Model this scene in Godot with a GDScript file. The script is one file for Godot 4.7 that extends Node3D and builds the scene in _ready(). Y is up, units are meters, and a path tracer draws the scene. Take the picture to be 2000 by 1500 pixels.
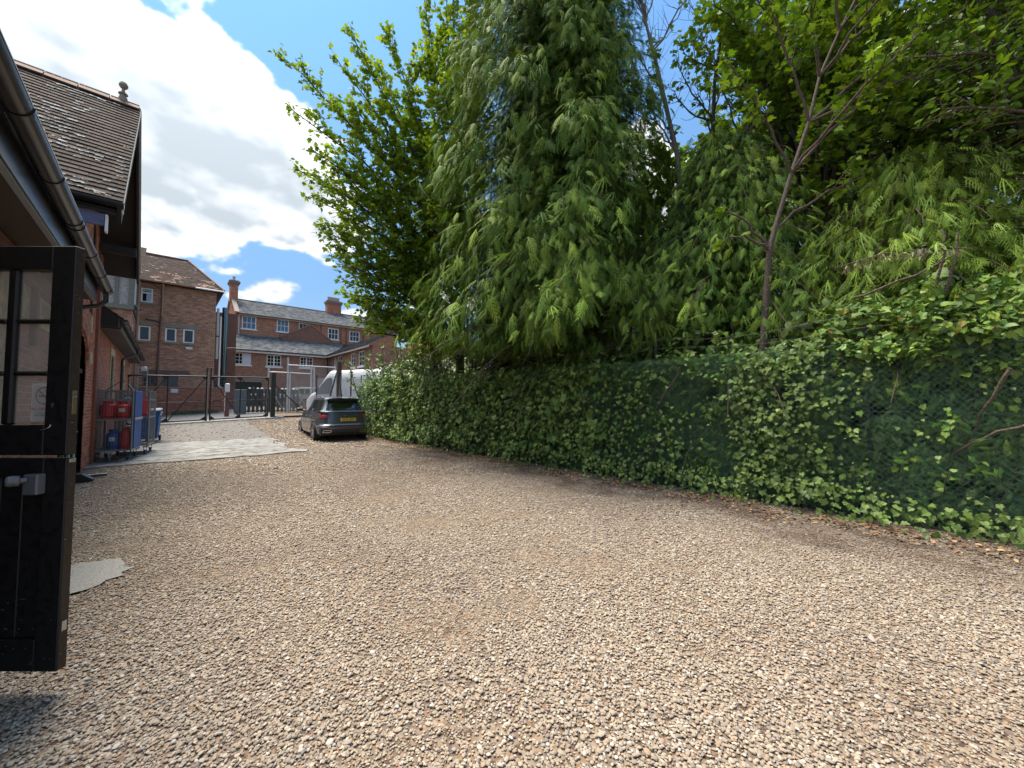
extends Node3D

# ---------------------------------------------------------------- frame of the yard
const TURN := 0.729547   # the yard's long side runs 41.8 degrees left of the view
var FB := Basis(Vector3.UP, TURN)
var UU := Vector3(cos(TURN), 0, -sin(TURN))
var WW := Vector3(-sin(TURN), 0, -cos(TURN))
const EYE := Vector3(0, 1.5, 0)
var taken := {}
var rg := RandomNumberGenerator.new()
var nz := FastNoiseLite.new()
var mats := {}
var texs := {}

func P(a: float, y: float, b: float) -> Vector3:
	return UU * a + WW * b + Vector3(0, y, 0)

func ab(p: Vector3) -> Vector2:
	return Vector2(p.dot(UU), p.dot(WW))

func ramp(x: float, lo: float, hi: float) -> float:
	var t := clampf((x - lo) / (hi - lo), 0.0, 1.0)
	return t * t * (3.0 - 2.0 * t)

func height(a: float, b: float) -> float:      # the ground: level yard, rising towards and beyond the gate
	var h := 0.42 * ramp(b, 13.0, 26.0) + 0.035 * clampf(b - 25.0, 0.0, 18.0)
	h += 0.045 * clampf(a - 0.5, -2.0, 5.0) * ramp(b, 16.0, 26.0)
	return h

func R(lo: float, hi: float) -> float:
	return rg.randf_range(lo, hi)

# ---------------------------------------------------------------- mesh builder
class MB:
	var v := PackedVector3Array()
	var n := PackedVector3Array()
	var c := PackedColorArray()
	var uv := PackedVector2Array()
	var col := Color.WHITE
	func tri(a: Vector3, b: Vector3, d: Vector3) -> void:     # counter-clockwise seen from outside
		var m := (b - a).cross(d - a).normalized()
		v.append(a); v.append(d); v.append(b)
		for i in 3:
			n.append(m); c.append(col)
	func trin(a: Vector3, b: Vector3, d: Vector3, na: Vector3, nb: Vector3, nd: Vector3) -> void:
		if (b - a).cross(d - a).dot(na + nb + nd) < 0.0:      # keep the face on the side its normals point to
			v.append(a); v.append(b); v.append(d)
			n.append(na); n.append(nb); n.append(nd)
		else:
			v.append(a); v.append(d); v.append(b)
			n.append(na); n.append(nd); n.append(nb)
		for i in 3:
			c.append(col)
	func quad(a: Vector3, b: Vector3, d: Vector3, e: Vector3) -> void:
		tri(a, b, d); tri(a, d, e)
	func quadn(a: Vector3, b: Vector3, d: Vector3, e: Vector3, na: Vector3, nb: Vector3, nd: Vector3, ne: Vector3) -> void:
		trin(a, b, d, na, nb, nd); trin(a, d, e, na, nd, ne)
	func box(ce: Vector3, s: Vector3, b := Basis.IDENTITY) -> void:
		var x := b.x * s.x * 0.5
		var y := b.y * s.y * 0.5
		var z := b.z * s.z * 0.5
		quad(ce - x - y + z, ce + x - y + z, ce + x + y + z, ce - x + y + z)
		quad(ce + x - y - z, ce - x - y - z, ce - x + y - z, ce + x + y - z)
		quad(ce + x - y + z, ce + x - y - z, ce + x + y - z, ce + x + y + z)
		quad(ce - x - y - z, ce - x - y + z, ce - x + y + z, ce - x + y - z)
		quad(ce - x + y + z, ce + x + y + z, ce + x + y - z, ce - x + y - z)
		quad(ce - x - y - z, ce + x - y - z, ce + x - y + z, ce - x - y + z)
	func cbox(ce: Vector3, s: Vector3, ch: float, b := Basis.IDENTITY) -> void:   # a box with chamfered edges
		var h := s * 0.5
		var k := Vector3(h.x - ch, h.y - ch, h.z - ch)
		var f := func(p: Vector3) -> Vector3: return ce + b * p
		for sx in [-1.0, 1.0]:
			_q(f.call(Vector3(sx * h.x, -k.y, -k.z)), f.call(Vector3(sx * h.x, k.y, -k.z)), f.call(Vector3(sx * h.x, k.y, k.z)), f.call(Vector3(sx * h.x, -k.y, k.z)), b.x * sx)
			_q(f.call(Vector3(-k.x, sx * h.y, -k.z)), f.call(Vector3(k.x, sx * h.y, -k.z)), f.call(Vector3(k.x, sx * h.y, k.z)), f.call(Vector3(-k.x, sx * h.y, k.z)), b.y * sx)
			_q(f.call(Vector3(-k.x, -k.y, sx * h.z)), f.call(Vector3(k.x, -k.y, sx * h.z)), f.call(Vector3(k.x, k.y, sx * h.z)), f.call(Vector3(-k.x, k.y, sx * h.z)), b.z * sx)
			for sy in [-1.0, 1.0]:
				_q(f.call(Vector3(sx * h.x, sy * k.y, -k.z)), f.call(Vector3(sx * h.x, sy * k.y, k.z)), f.call(Vector3(sx * k.x, sy * h.y, k.z)), f.call(Vector3(sx * k.x, sy * h.y, -k.z)), b.x * sx + b.y * sy)
				_q(f.call(Vector3(sx * h.x, -k.y, sy * k.z)), f.call(Vector3(sx * h.x, k.y, sy * k.z)), f.call(Vector3(sx * k.x, k.y, sy * h.z)), f.call(Vector3(sx * k.x, -k.y, sy * h.z)), b.x * sx + b.z * sy)
				_q(f.call(Vector3(-k.x, sx * h.y, sy * k.z)), f.call(Vector3(k.x, sx * h.y, sy * k.z)), f.call(Vector3(k.x, sx * k.y, sy * h.z)), f.call(Vector3(-k.x, sx * k.y, sy * h.z)), b.y * sx + b.z * sy)
				for sz in [-1.0, 1.0]:
					var o: Vector3 = b.x * sx + b.y * sy + b.z * sz
					var p1: Vector3 = f.call(Vector3(sx * h.x, sy * k.y, sz * k.z))
					var p2: Vector3 = f.call(Vector3(sx * k.x, sy * h.y, sz * k.z))
					var p3: Vector3 = f.call(Vector3(sx * k.x, sy * k.y, sz * h.z))
					if (p2 - p1).cross(p3 - p1).dot(o) > 0: tri(p1, p2, p3)
					else: tri(p1, p3, p2)
	func _q(p1: Vector3, p2: Vector3, p3: Vector3, p4: Vector3, o: Vector3) -> void:
		if (p2 - p1).cross(p3 - p1).dot(o) > 0: quad(p1, p2, p3, p4)
		else: quad(p4, p3, p2, p1)
	func bar(p: Vector3, q: Vector3, w: float, h: float, up := Vector3.UP) -> void:
		var d := (q - p).normalized()
		var x := d.cross(up)
		if x.length() < 0.01: x = d.cross(Vector3.RIGHT)
		x = x.normalized()
		box((p + q) * 0.5, Vector3(w, h, p.distance_to(q)), Basis(x, x.cross(d) * -1.0, -d))
	func tube(pts: Array, r0: float, r1: float, seg := 6, caps := true, flare := 0.0) -> void:
		var m := pts.size()
		var rings := []
		var dirs := []
		var x := Vector3.ZERO
		for i in m:
			var d: Vector3 = (pts[mini(i + 1, m - 1)] - pts[maxi(i - 1, 0)]).normalized()
			if i == 0:
				x = d.cross(Vector3.UP if absf(d.y) < 0.9 else Vector3.RIGHT).normalized()
			x = (x - d * x.dot(d)).normalized()
			var y := d.cross(x)
			var t := float(i) / maxf(1.0, m - 1.0)
			var r := lerpf(r0, r1, t) + flare * pow(1.0 - t, 6.0)
			var ring := []
			var nr := []
			for k in seg:
				var an := TAU * k / seg
				var o := x * cos(an) + y * sin(an)
				ring.append(pts[i] + o * r)
				nr.append(o)
			rings.append(ring); dirs.append(nr)
		for i in m - 1:
			for k in seg:
				var k2 := (k + 1) % seg
				quadn(rings[i][k], rings[i][k2], rings[i + 1][k2], rings[i + 1][k], dirs[i][k], dirs[i][k2], dirs[i + 1][k2], dirs[i + 1][k])
		if caps:
			for k in range(1, seg - 1):
				tri(rings[0][0], rings[0][k + 1], rings[0][k])
				tri(rings[m - 1][0], rings[m - 1][k], rings[m - 1][k + 1])
	func lathe(prof: Array, seg: int, xf := Transform3D.IDENTITY) -> void:    # [[r, y], ...] turned about y
		for i in prof.size() - 1:
			var a: Array = prof[i]
			var b: Array = prof[i + 1]
			var sl := Vector2(b[1] - a[1], a[0] - b[0]).normalized()
			for k in seg:
				var p := TAU * k / seg
				var q := TAU * (k + 1) / seg
				var cp := Vector3(cos(p), 0, -sin(p))
				var cq := Vector3(cos(q), 0, -sin(q))
				var np := xf.basis * (cp * sl.x + Vector3.UP * sl.y)
				var nq := xf.basis * (cq * sl.x + Vector3.UP * sl.y)
				quadn(xf * (cp * a[0] + Vector3.UP * a[1]), xf * (cq * a[0] + Vector3.UP * a[1]), xf * (cq * b[0] + Vector3.UP * b[1]), xf * (cp * b[0] + Vector3.UP * b[1]), np, nq, nq, np)
	func prism(poly: PackedVector2Array, xf: Transform3D, depth: float) -> void:   # outline in x y, front at z 0, back at -depth
		var pl := poly.duplicate()
		if Geometry2D.is_polygon_clockwise(pl): pl.reverse()
		var ix := Geometry2D.triangulate_polygon(pl)
		var dz := Vector3(0, 0, -depth)
		for i in range(0, ix.size(), 3):
			var p := [Vector3(pl[ix[i]].x, pl[ix[i]].y, 0), Vector3(pl[ix[i + 1]].x, pl[ix[i + 1]].y, 0), Vector3(pl[ix[i + 2]].x, pl[ix[i + 2]].y, 0)]
			if (p[1] - p[0]).cross(p[2] - p[0]).z < 0: p.reverse()
			tri(xf * p[0], xf * p[1], xf * p[2])
			tri(xf * (p[0] + dz), xf * (p[2] + dz), xf * (p[1] + dz))
		for i in pl.size():
			var a := Vector3(pl[i].x, pl[i].y, 0)
			var j := (i + 1) % pl.size()
			var b := Vector3(pl[j].x, pl[j].y, 0)
			quad(xf * a, xf * (a + dz), xf * (b + dz), xf * b)
	func add_to(am: ArrayMesh, m: Material) -> void:
		if v.is_empty(): return
		var ar := []
		ar.resize(Mesh.ARRAY_MAX)
		ar[Mesh.ARRAY_VERTEX] = v
		ar[Mesh.ARRAY_NORMAL] = n
		ar[Mesh.ARRAY_COLOR] = c
		am.add_surface_from_arrays(Mesh.PRIMITIVE_TRIANGLES, ar)
		am.surface_set_material(am.get_surface_count() - 1, m)
	func mesh(m: Material) -> ArrayMesh:
		var am := ArrayMesh.new()
		add_to(am, m)
		return am

# many copies of one small mesh, gathered here and laid down as one object (its nearest ones as parts of their own)
class Scat:
	var buf := PackedFloat32Array()
	var cnt := 0
	func add(t: Transform3D, k: Color) -> void:
		var b := t.basis
		buf.append_array(PackedFloat32Array([b.x.x, b.y.x, b.z.x, t.origin.x, b.x.y, b.y.y, b.z.y, t.origin.y, b.x.z, b.y.z, b.z.z, t.origin.z, k.r, k.g, k.b, 1.0]))
		cnt += 1
	func at(i: int) -> Transform3D:
		var o := i * 16
		return Transform3D(Basis(Vector3(buf[o], buf[o + 4], buf[o + 8]), Vector3(buf[o + 1], buf[o + 5], buf[o + 9]), Vector3(buf[o + 2], buf[o + 6], buf[o + 10])), Vector3(buf[o + 3], buf[o + 7], buf[o + 11]))
	func tint(i: int) -> Color:
		return Color(buf[i * 16 + 12], buf[i * 16 + 13], buf[i * 16 + 14])

func lay(parent: Node, called: String, s: Scat, shapes: Array, m: Material, singles := 0, single_name := "") -> void:
	if s.cnt == 0: return
	var rest := Scat.new()
	if singles > 0:
		var world: Transform3D = parent.global_transform
		var d := []
		for i in s.cnt:
			d.append([(world * Vector3(s.buf[i * 16 + 3], s.buf[i * 16 + 7], s.buf[i * 16 + 11])).distance_squared_to(EYE), i])
		d.sort()
		var pick := {}
		for k in mini(singles, s.cnt): pick[d[k][1]] = true
		var shades := {}
		for i in s.cnt:
			if not pick.has(i):
				rest.buf.append_array(s.buf.slice(i * 16, i * 16 + 16)); rest.cnt += 1
				continue
			var t := s.tint(i)
			var key := "%d %d %d %d" % [roundi(t.r * 40), roundi(t.g * 40), roundi(t.b * 40), i % shapes.size()]
			if not shades.has(key):
				var src: ArrayMesh = shapes[i % shapes.size()]
				var ar := src.surface_get_arrays(0)
				var cc: PackedColorArray = ar[Mesh.ARRAY_COLOR].duplicate()
				for q in cc.size(): cc[q] = cc[q] * t
				ar[Mesh.ARRAY_COLOR] = cc
				var am := ArrayMesh.new()
				am.add_surface_from_arrays(Mesh.PRIMITIVE_TRIANGLES, ar)
				am.surface_set_material(0, m)
				shades[key] = am
			var o := MeshInstance3D.new()
			o.name = single_name
			o.mesh = shades[key]
			o.transform = s.at(i)
			parent.add_child(o, true)
	else:
		rest = s
	var per := shapes.size()
	for k in per:
		var b := PackedFloat32Array()
		if per == 1: b = rest.buf
		else:
			for i in range(k, rest.cnt, per): b.append_array(rest.buf.slice(i * 16, i * 16 + 16))
		if b.is_empty(): continue
		var mm := MultiMesh.new()
		mm.transform_format = MultiMesh.TRANSFORM_3D
		mm.use_colors = true
		mm.mesh = shapes[k]
		mm.instance_count = b.size() / 16
		mm.buffer = b
		var mi := MultiMeshInstance3D.new()
		mi.multimesh = mm
		mi.material_override = m
		mi.name = called
		mi.set_meta("kind", "stuff")
		parent.add_child(mi, true)

# ---------------------------------------------------------------- things and parts
func numbered(called: String) -> String:
	taken[called] = taken.get(called, -1) + 1
	return called if taken[called] == 0 else "%s_%03d" % [called, taken[called]]

func tag(o: Node, label: String, category: String, group := "") -> void:
	o.set_meta("label", label); o.set_meta("category", category)
	if group != "": o.set_meta("group", group)

func thing(called: String, label: String, category: String, xf: Transform3D, group := "") -> Node3D:
	var o := Node3D.new()
	o.name = numbered(called)
	add_child(o)
	o.transform = xf
	tag(o, label, category, group)
	return o

func part(parent: Node, called: String, mb: MB, m: Material, xf := Transform3D.IDENTITY) -> MeshInstance3D:
	var o := MeshInstance3D.new()
	o.name = called
	o.mesh = mb.mesh(m)
	o.transform = xf
	parent.add_child(o, true)
	return o

func structure(called: String, mb: MB, m: Material) -> MeshInstance3D:
	var o := part(self, called, mb, m)
	o.name = numbered(called)
	o.set_meta("kind", "structure")
	return o

func yard(a: float, y: float, b: float) -> Transform3D:
	return Transform3D(FB, P(a, y, b))

# wall planes in a building's own axes (x right along the far fronts, z towards the yard)
func front(o: Vector3) -> Transform3D: return Transform3D(Basis.IDENTITY, o)
func right_side(o: Vector3) -> Transform3D: return Transform3D(Basis(Vector3(0, 0, -1), Vector3.UP, Vector3(1, 0, 0)), o)
func left_side(o: Vector3) -> Transform3D: return Transform3D(Basis(Vector3(0, 0, 1), Vector3.UP, Vector3(-1, 0, 0)), o)

# ---------------------------------------------------------------- materials and textures
func lin(r: float, g: float, b: float, a := 1.0) -> Color:
	var k := Color(r, g, b).linear_to_srgb()
	k.a = a
	return k

func tex(key: String, type: int, freq: float, lo: float, hi: float, size := 512, octaves := 4, normal := false) -> NoiseTexture2D:
	if texs.has(key): return texs[key]
	var f := FastNoiseLite.new()
	f.noise_type = type
	f.frequency = freq
	f.fractal_octaves = octaves
	f.seed = key.hash() % 1000
	var t := NoiseTexture2D.new()
	t.width = size; t.height = size
	t.seamless = true
	t.noise = f
	if normal:
		t.as_normal_map = true
		t.bump_strength = 6.0
	else:
		var g := Gradient.new()
		g.offsets = PackedFloat32Array([0.15, 0.85])
		g.colors = PackedColorArray([Color(lo, lo, lo), Color(hi, hi, hi)])
		t.color_ramp = g
	texs[key] = t
	return t

func mat(key: String, k: Color, rough: float, metal := 0.0, tx: Texture2D = null, scale := 1.0) -> StandardMaterial3D:
	if mats.has(key): return mats[key]
	var m := StandardMaterial3D.new()
	m.resource_name = key
	m.albedo_color = k
	m.roughness = rough
	m.metallic = metal
	if tx:
		m.albedo_texture = tx
		m.uv1_triplanar = true
		m.uv1_world_triplanar = true
		m.uv1_scale = Vector3.ONE * scale
	mats[key] = m
	return m

func tinted(key: String, rough: float, tx: Texture2D = null, scale := 1.0) -> StandardMaterial3D:
	var m := mat(key, Color.WHITE, rough, 0.0, tx, scale)
	m.vertex_color_use_as_albedo = true
	return m

func leafy(key: String, rough: float, through: float, spec := 0.5) -> StandardMaterial3D:
	var m := tinted(key, rough)
	m.cull_mode = BaseMaterial3D.CULL_DISABLED
	m.backlight_enabled = true
	m.backlight = Color(through, through, through * 0.45)
	m.metallic_specular = spec
	return m

func relief(m: StandardMaterial3D, t: Texture2D, cm: float) -> StandardMaterial3D:
	m.heightmap_enabled = true
	m.heightmap_texture = t
	m.heightmap_scale = cm
	return m

func cmix(pal: Array, spread := 0.12) -> Color:
	var k: Color = pal[rg.randi() % pal.size()]
	var f := 1.0 + R(-spread, spread)
	return Color(k.r * f, k.g * f * (1.0 + R(-0.03, 0.03)), k.b * f)

# ---------------------------------------------------------------- the scene
func _ready():
	rg.seed = 4242
	nz.seed = 11
	nz.frequency = 1.0
	camera_and_light()
	ground()
	gabled_wing()
	front_range()
	low_range()
	hip_roofed_building()
	far_buildings()
	gates_and_fences()
	vehicles()
	bins_and_bottles()
	hedge_fence()
	trees()
	small_things()

func camera_and_light():
	var cam := Camera3D.new()
	cam.name = "camera"
	add_child(cam)
	cam.position = EYE
	cam.rotation_degrees = Vector3(2.6, 0, 0)
	cam.fov = 89.24
	cam.near = 0.05
	cam.far = 900.0
	cam.current = true
	var env := Environment.new()
	env.background_mode = Environment.BG_SKY
	var sky := Sky.new()
	var pano := PanoramaSkyMaterial.new()
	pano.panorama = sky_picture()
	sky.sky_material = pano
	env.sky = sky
	env.background_energy_multiplier = 1.0
	env.tonemap_mode = Environment.TONE_MAPPER_LINEAR
	env.tonemap_exposure = 7.2
	env.sdfgi_enabled = true
	env.ssao_enabled = true
	env.ssil_enabled = true
	var we := WorldEnvironment.new()
	we.name = "world"
	we.environment = env
	add_child(we)
	var sun := DirectionalLight3D.new()
	sun.name = "sun"
	add_child(sun)
	sun.look_at_from_position(Vector3.ZERO, Vector3(0.34, -0.92, 0.20), Vector3.UP)
	sun.light_energy = 0.42
	sun.light_color = Color(1.0, 0.96, 0.89)
	sun.light_angular_distance = 32.0
	sun.shadow_enabled = true

func sky_picture() -> ImageTexture:
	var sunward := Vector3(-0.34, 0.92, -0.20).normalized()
	var w := 2048
	var h := 1024
	var im := Image.create(w, h, false, Image.FORMAT_RGBF)
	# outline of the great cloud bank, as bearing (from the view, to the right) and height in degrees
	var bank := PackedVector2Array([Vector2(-42, 42), Vector2(-36, 37.4), Vector2(-32, 35.1), Vector2(-28.4, 34), Vector2(-25, 31), Vector2(-22, 25.6), Vector2(-20.9, 21.5), Vector2(-22.5, 19.3), Vector2(-28, 17.6), Vector2(-33, 17), Vector2(-37, 15.6), Vector2(-39.2, 15.9), Vector2(-44, 15), Vector2(-54, 3), Vector2(-100, 4), Vector2(-120, 20), Vector2(-112, 50), Vector2(-80, 66), Vector2(-52, 55)])
	var gaps := [[-45.2, 38.0, 3.8, 1.9], [-48.6, 33.8, 2.6, 1.3], [-44.0, 34.6, 1.6, 1.1], [-53.8, 29.3, 1.8, 1.1]]
	var puffs := [[-31.5, 13.7, 3.6, 1.7], [-25.3, 18.0, 1.6, 0.7], [-21.0, 11.0, 5.5, 2.2], [-35.0, 12.6, 1.6, 0.6], [-9.0, 14.0, 6.0, 2.5], [16.0, 31.0, 7.0, 5.0], [22.0, 22.0, 14.0, 7.0], [46.0, 32.0, 9.0, 6.0], [4.0, 25.0, 6.0, 5.0]]
	var f := FastNoiseLite.new()
	f.noise_type = FastNoiseLite.TYPE_SIMPLEX_SMOOTH
	f.fractal_octaves = 7
	f.fractal_gain = 0.55
	f.frequency = 3.2
	f.seed = 7
	var g := FastNoiseLite.new()
	g.noise_type = FastNoiseLite.TYPE_SIMPLEX_SMOOTH
	g.fractal_octaves = 4
	g.frequency = 1.5
	g.seed = 31
	for j in h:
		var el := (0.5 - (j + 0.5) / h) * PI
		if el < -0.02:
			continue
		var eld := rad_to_deg(el)
		var up := clampf(sin(el), 0.0, 1.0)
		var blue := Color(0.185, 0.31, 0.45).lerp(Color(0.068, 0.168, 0.37), pow(up, 0.55))
		var haze := ramp(eld, 16.0, -2.0)
		blue = blue.lerp(Color(0.32, 0.40, 0.48), haze * 0.6)
		for i in w:
			var az := TAU * (i + 0.5) / w
			var azd := rad_to_deg(az)
			if azd > 180.0: azd -= 360.0
			var d := Vector3(sin(az) * cos(el), sin(el), -cos(az) * cos(el))
			var q := d * 1.6
			q.y *= 2.0
			var fb := f.get_noise_3dv(q)
			var lo := g.get_noise_3dv(q * 0.9)
			var dens := (lo * 1.5 + fb * 0.7 - 0.10) * 1.4
			if azd > -135.0 and azd < 75.0:
				var inside := 0.0
				var pt := Vector2(azd, eld)
				var sd := -99.0
				if azd < -14.0:
					var best := 1e9
					for e in bank.size():
						var cp := Geometry2D.get_closest_point_to_segment(pt, bank[e], bank[(e + 1) % bank.size()])
						best = minf(best, cp.distance_squared_to(pt))
					sd = sqrt(best)
					if not Geometry2D.is_point_in_polygon(pt, bank): sd = -sd
				inside = sd / 6.0 + fb * 0.75 + 0.42 * f.get_noise_3dv(q * 3.1) + 0.08
				for gp in gaps:
					var e1 := Vector2((azd - gp[0]) / gp[2], (eld - gp[1]) / gp[3]).length()
					inside -= maxf(0.0, 1.6 - e1) * (0.5 + fb * 1.9)
				for pf in puffs:
					var e2 := Vector2((azd - pf[0]) / pf[2], (eld - pf[1]) / pf[3]).length()
					inside = maxf(inside, (1.0 - e2) * 0.75 + fb * 0.85 - 0.05)
				var edge := ramp(absf(azd + 30.0), 105.0, 80.0)
				dens = lerpf(dens, inside * 1.7, edge)
			var cover := ramp(dens, 0.0, 0.42)
			var thick := ramp(dens, 0.3, 1.9)
			var belly := g.get_noise_3dv(q * 2.3 + Vector3(5, 0, 0))
			var shade := thick * (0.95 * ramp(eld, 40.0, 25.0) + 0.75 * belly + 0.75 * fb)
			shade = clampf(shade + 0.05 * thick, 0.0, 1.0)
			var white := Color(0.53, 0.535, 0.54).lerp(Color(0.25, 0.28, 0.305), shade)
			white = white.lerp(Color(0.30, 0.33, 0.37), 0.5 * (1.0 - cover))
			# gain added to sky and cloud around the veiled sun, for fill light
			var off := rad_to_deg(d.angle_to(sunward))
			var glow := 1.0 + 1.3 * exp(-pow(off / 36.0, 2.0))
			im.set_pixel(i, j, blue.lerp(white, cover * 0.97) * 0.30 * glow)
	return ImageTexture.create_from_image(im)

# ---------------------------------------------------------------- ground
func sheet(a0: float, a1: float, b0: float, b1: float, step: float, lift: float) -> MB:
	var m := MB.new()
	var na := maxi(1, ceili((a1 - a0) / step))
	var nb := maxi(1, ceili((b1 - b0) / step))
	for i in na:
		for j in nb:
			var p := a0 + (a1 - a0) * i / na
			var q := a0 + (a1 - a0) * (i + 1) / na
			var r := b0 + (b1 - b0) * j / nb
			var s := b0 + (b1 - b0) * (j + 1) / nb
			m.quad(P(p, height(p, r) + lift, r), P(q, height(q, r) + lift, r), P(q, height(q, s) + lift, s), P(p, height(p, s) + lift, s))
	return m

func outline_sheet(pts: Array, lift: float) -> MB:       # a flat patch from an outline in yard metres, on the ground
	var m := MB.new()
	var pl := PackedVector2Array(pts)
	if Geometry2D.is_polygon_clockwise(pl): pl.reverse()
	var ix := Geometry2D.triangulate_polygon(pl)
	for i in range(0, ix.size(), 3):
		var t := []
		for k in 3:
			var p := pl[ix[i + k]]
			t.append(P(p.x, height(p.x, p.y) + lift, p.y))
		if (t[1] - t[0]).cross(t[2] - t[0]).y < 0: t.reverse()
		m.tri(t[0], t[1], t[2])
	return m

func stone(seed_: int) -> ArrayMesh:                     # a small worn pebble, chipped on one side
	var r := RandomNumberGenerator.new()
	r.seed = seed_
	var m := MB.new()
	var t := (1.0 + sqrt(5.0)) / 2.0
	var pts := []
	for p in [Vector3(-1, t, 0), Vector3(1, t, 0), Vector3(-1, -t, 0), Vector3(1, -t, 0), Vector3(0, -1, t), Vector3(0, 1, t), Vector3(0, -1, -t), Vector3(0, 1, -t), Vector3(t, 0, -1), Vector3(t, 0, 1), Vector3(-t, 0, -1), Vector3(-t, 0, 1)]:
		pts.append(p.normalized() * 0.5 * r.randf_range(0.78, 1.12))
	var fs := [[0, 11, 5], [0, 5, 1], [0, 1, 7], [0, 7, 10], [0, 10, 11], [1, 5, 9], [5, 11, 4], [11, 10, 2], [10, 7, 6], [7, 1, 8], [3, 9, 4], [3, 4, 2], [3, 2, 6], [3, 6, 8], [3, 8, 9], [4, 9, 5], [2, 4, 11], [6, 2, 10], [8, 6, 7], [9, 8, 1]]
	for f in fs:
		var a: Vector3 = pts[f[0]]
		var b: Vector3 = pts[f[1]]
		var c: Vector3 = pts[f[2]]
		var fl := (b - a).cross(c - a).normalized()
		m.trin(a, b, c, (a.normalized() + fl).normalized(), (b.normalized() + fl).normalized(), (c.normalized() + fl).normalized())
	return m.mesh(tinted("pebble", 0.85))

func ground():
	var cell := FastNoiseLite.new()
	cell.noise_type = FastNoiseLite.TYPE_CELLULAR
	cell.cellular_return_type = FastNoiseLite.RETURN_CELL_VALUE
	cell.frequency = 0.085
	cell.fractal_type = FastNoiseLite.FRACTAL_NONE
	var gt := NoiseTexture2D.new()
	gt.width = 1024; gt.height = 1024
	gt.noise = cell
	gt.seamless = true
	gt.seamless_blend_skirt = 0.02
	var gr := Gradient.new()
	gr.offsets = PackedFloat32Array([0.0, 0.2, 0.4, 0.6, 0.8, 1.0])
	gr.colors = PackedColorArray([Color(0.36, 0.28, 0.22), Color(0.56, 0.45, 0.35), Color(0.74, 0.64, 0.52), Color(0.50, 0.42, 0.36), Color(0.82, 0.74, 0.63), Color(0.64, 0.48, 0.34)])
	gt.color_ramp = gr
	var gm := mat("gravel", lin(0.46, 0.48, 0.52), 0.95, 0.0, gt, 0.5)
	relief(gm, gt, 0.8)
	var base := MB.new()
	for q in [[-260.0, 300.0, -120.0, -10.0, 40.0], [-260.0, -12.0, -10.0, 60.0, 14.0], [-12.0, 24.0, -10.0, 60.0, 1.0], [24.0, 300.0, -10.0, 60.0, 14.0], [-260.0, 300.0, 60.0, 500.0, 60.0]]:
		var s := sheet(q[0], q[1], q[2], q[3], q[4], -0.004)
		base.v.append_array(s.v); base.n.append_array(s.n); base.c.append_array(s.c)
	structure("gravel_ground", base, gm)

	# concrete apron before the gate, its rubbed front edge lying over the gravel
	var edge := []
	for i in 25:
		var a := -1.5 + 4.5 * i / 24.0
		edge.append(Vector2(a, 12.72 + nz.get_noise_2d(a * 0.9, 4.0) * 0.28 + nz.get_noise_2d(a * 5.0, 9.0) * 0.06))
	for i in 13:
		var b := 13.1 + 4.1 * i / 12.0
		edge.append(Vector2(3.22 + nz.get_noise_2d(b * 0.8, 44.0) * 0.35 - 0.02 * i, b))
	edge.append(Vector2(-1.5, 17.2))
	var ct := tex("concrete_tone", FastNoiseLite.TYPE_SIMPLEX, 0.012, 0.55, 1.0, 512, 6)
	var cm := mat("worn_concrete", lin(0.25, 0.243, 0.225), 0.92, 0.0, tex("concrete_streak", FastNoiseLite.TYPE_SIMPLEX, 0.016, 0.70, 1.12, 512, 6), 0.35)
	cm.uv1_world_triplanar = false
	cm.uv1_scale = Vector3(0.22, 0.5, 0.42)
	relief(cm, tex("grit", FastNoiseLite.TYPE_SIMPLEX, 0.06, 0.0, 1.0, 512, 5), 1.2)
	var slab := MB.new()
	var spot := func(i: int, j: int) -> Vector3:
		var a := -1.5 + 4.5 * i / 24.0
		var b := lerpf(12.72 + nz.get_noise_2d(a * 0.9, 4.0) * 0.28 + nz.get_noise_2d(a * 5.0, 9.0) * 0.06, 17.2, j / 14.0)
		var r := 3.22 + nz.get_noise_2d(b * 0.8, 44.0) * 0.35 - 0.06 * (b - 13.0)
		a += (r - 3.0) * i / 24.0
		return Vector3(a, height(a, b) + 0.035, -b)
	for i in 24:
		for j in 14: slab.quad(spot.call(i, j), spot.call(i + 1, j), spot.call(i + 1, j + 1), spot.call(i, j + 1))
		slab.quad(spot.call(i, 0) - Vector3(0, 0.04, 0), spot.call(i + 1, 0) - Vector3(0, 0.04, 0), spot.call(i + 1, 0), spot.call(i, 0))
	for j in 14: slab.quad(spot.call(24, j) - Vector3(0, 0.04, 0), spot.call(24, j + 1) - Vector3(0, 0.04, 0), spot.call(24, j + 1), spot.call(24, j))
	structure("concrete_apron", slab, cm).transform = Transform3D(FB, Vector3.ZERO)
	# thin broken skins of lighter screed on it
	var skin := mat("pale_screed", lin(0.31, 0.305, 0.288), 0.9, 0.0, ct, 0.8)
	var sk := MB.new()
	for q in [[0.6, 14.3, 1.7, 0.10], [1.7, 13.55, 1.1, 0.13], [-0.1, 15.5, 1.1, 0.09], [1.9, 15.9, 0.8, 0.12], [0.4, 13.35, 0.9, 0.10], [1.9, 14.9, 0.9, 0.07]]:
		var pts := []
		for k in 22:
			var an := TAU * k / 22.0
			var rr := 1.0 + nz.get_noise_2d(k * 0.9 + q[0] * 7.0, q[1]) * 0.9
			pts.append(Vector2(q[0] + cos(an) * q[2] * rr, q[1] + sin(an) * q[3] * rr))
		var s := outline_sheet(pts, 0.040)
		sk.v.append_array(s.v); sk.n.append_array(s.n); sk.c.append_array(s.c)
	structure("screed_patches", sk, skin)
	var cr := MB.new()
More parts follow.
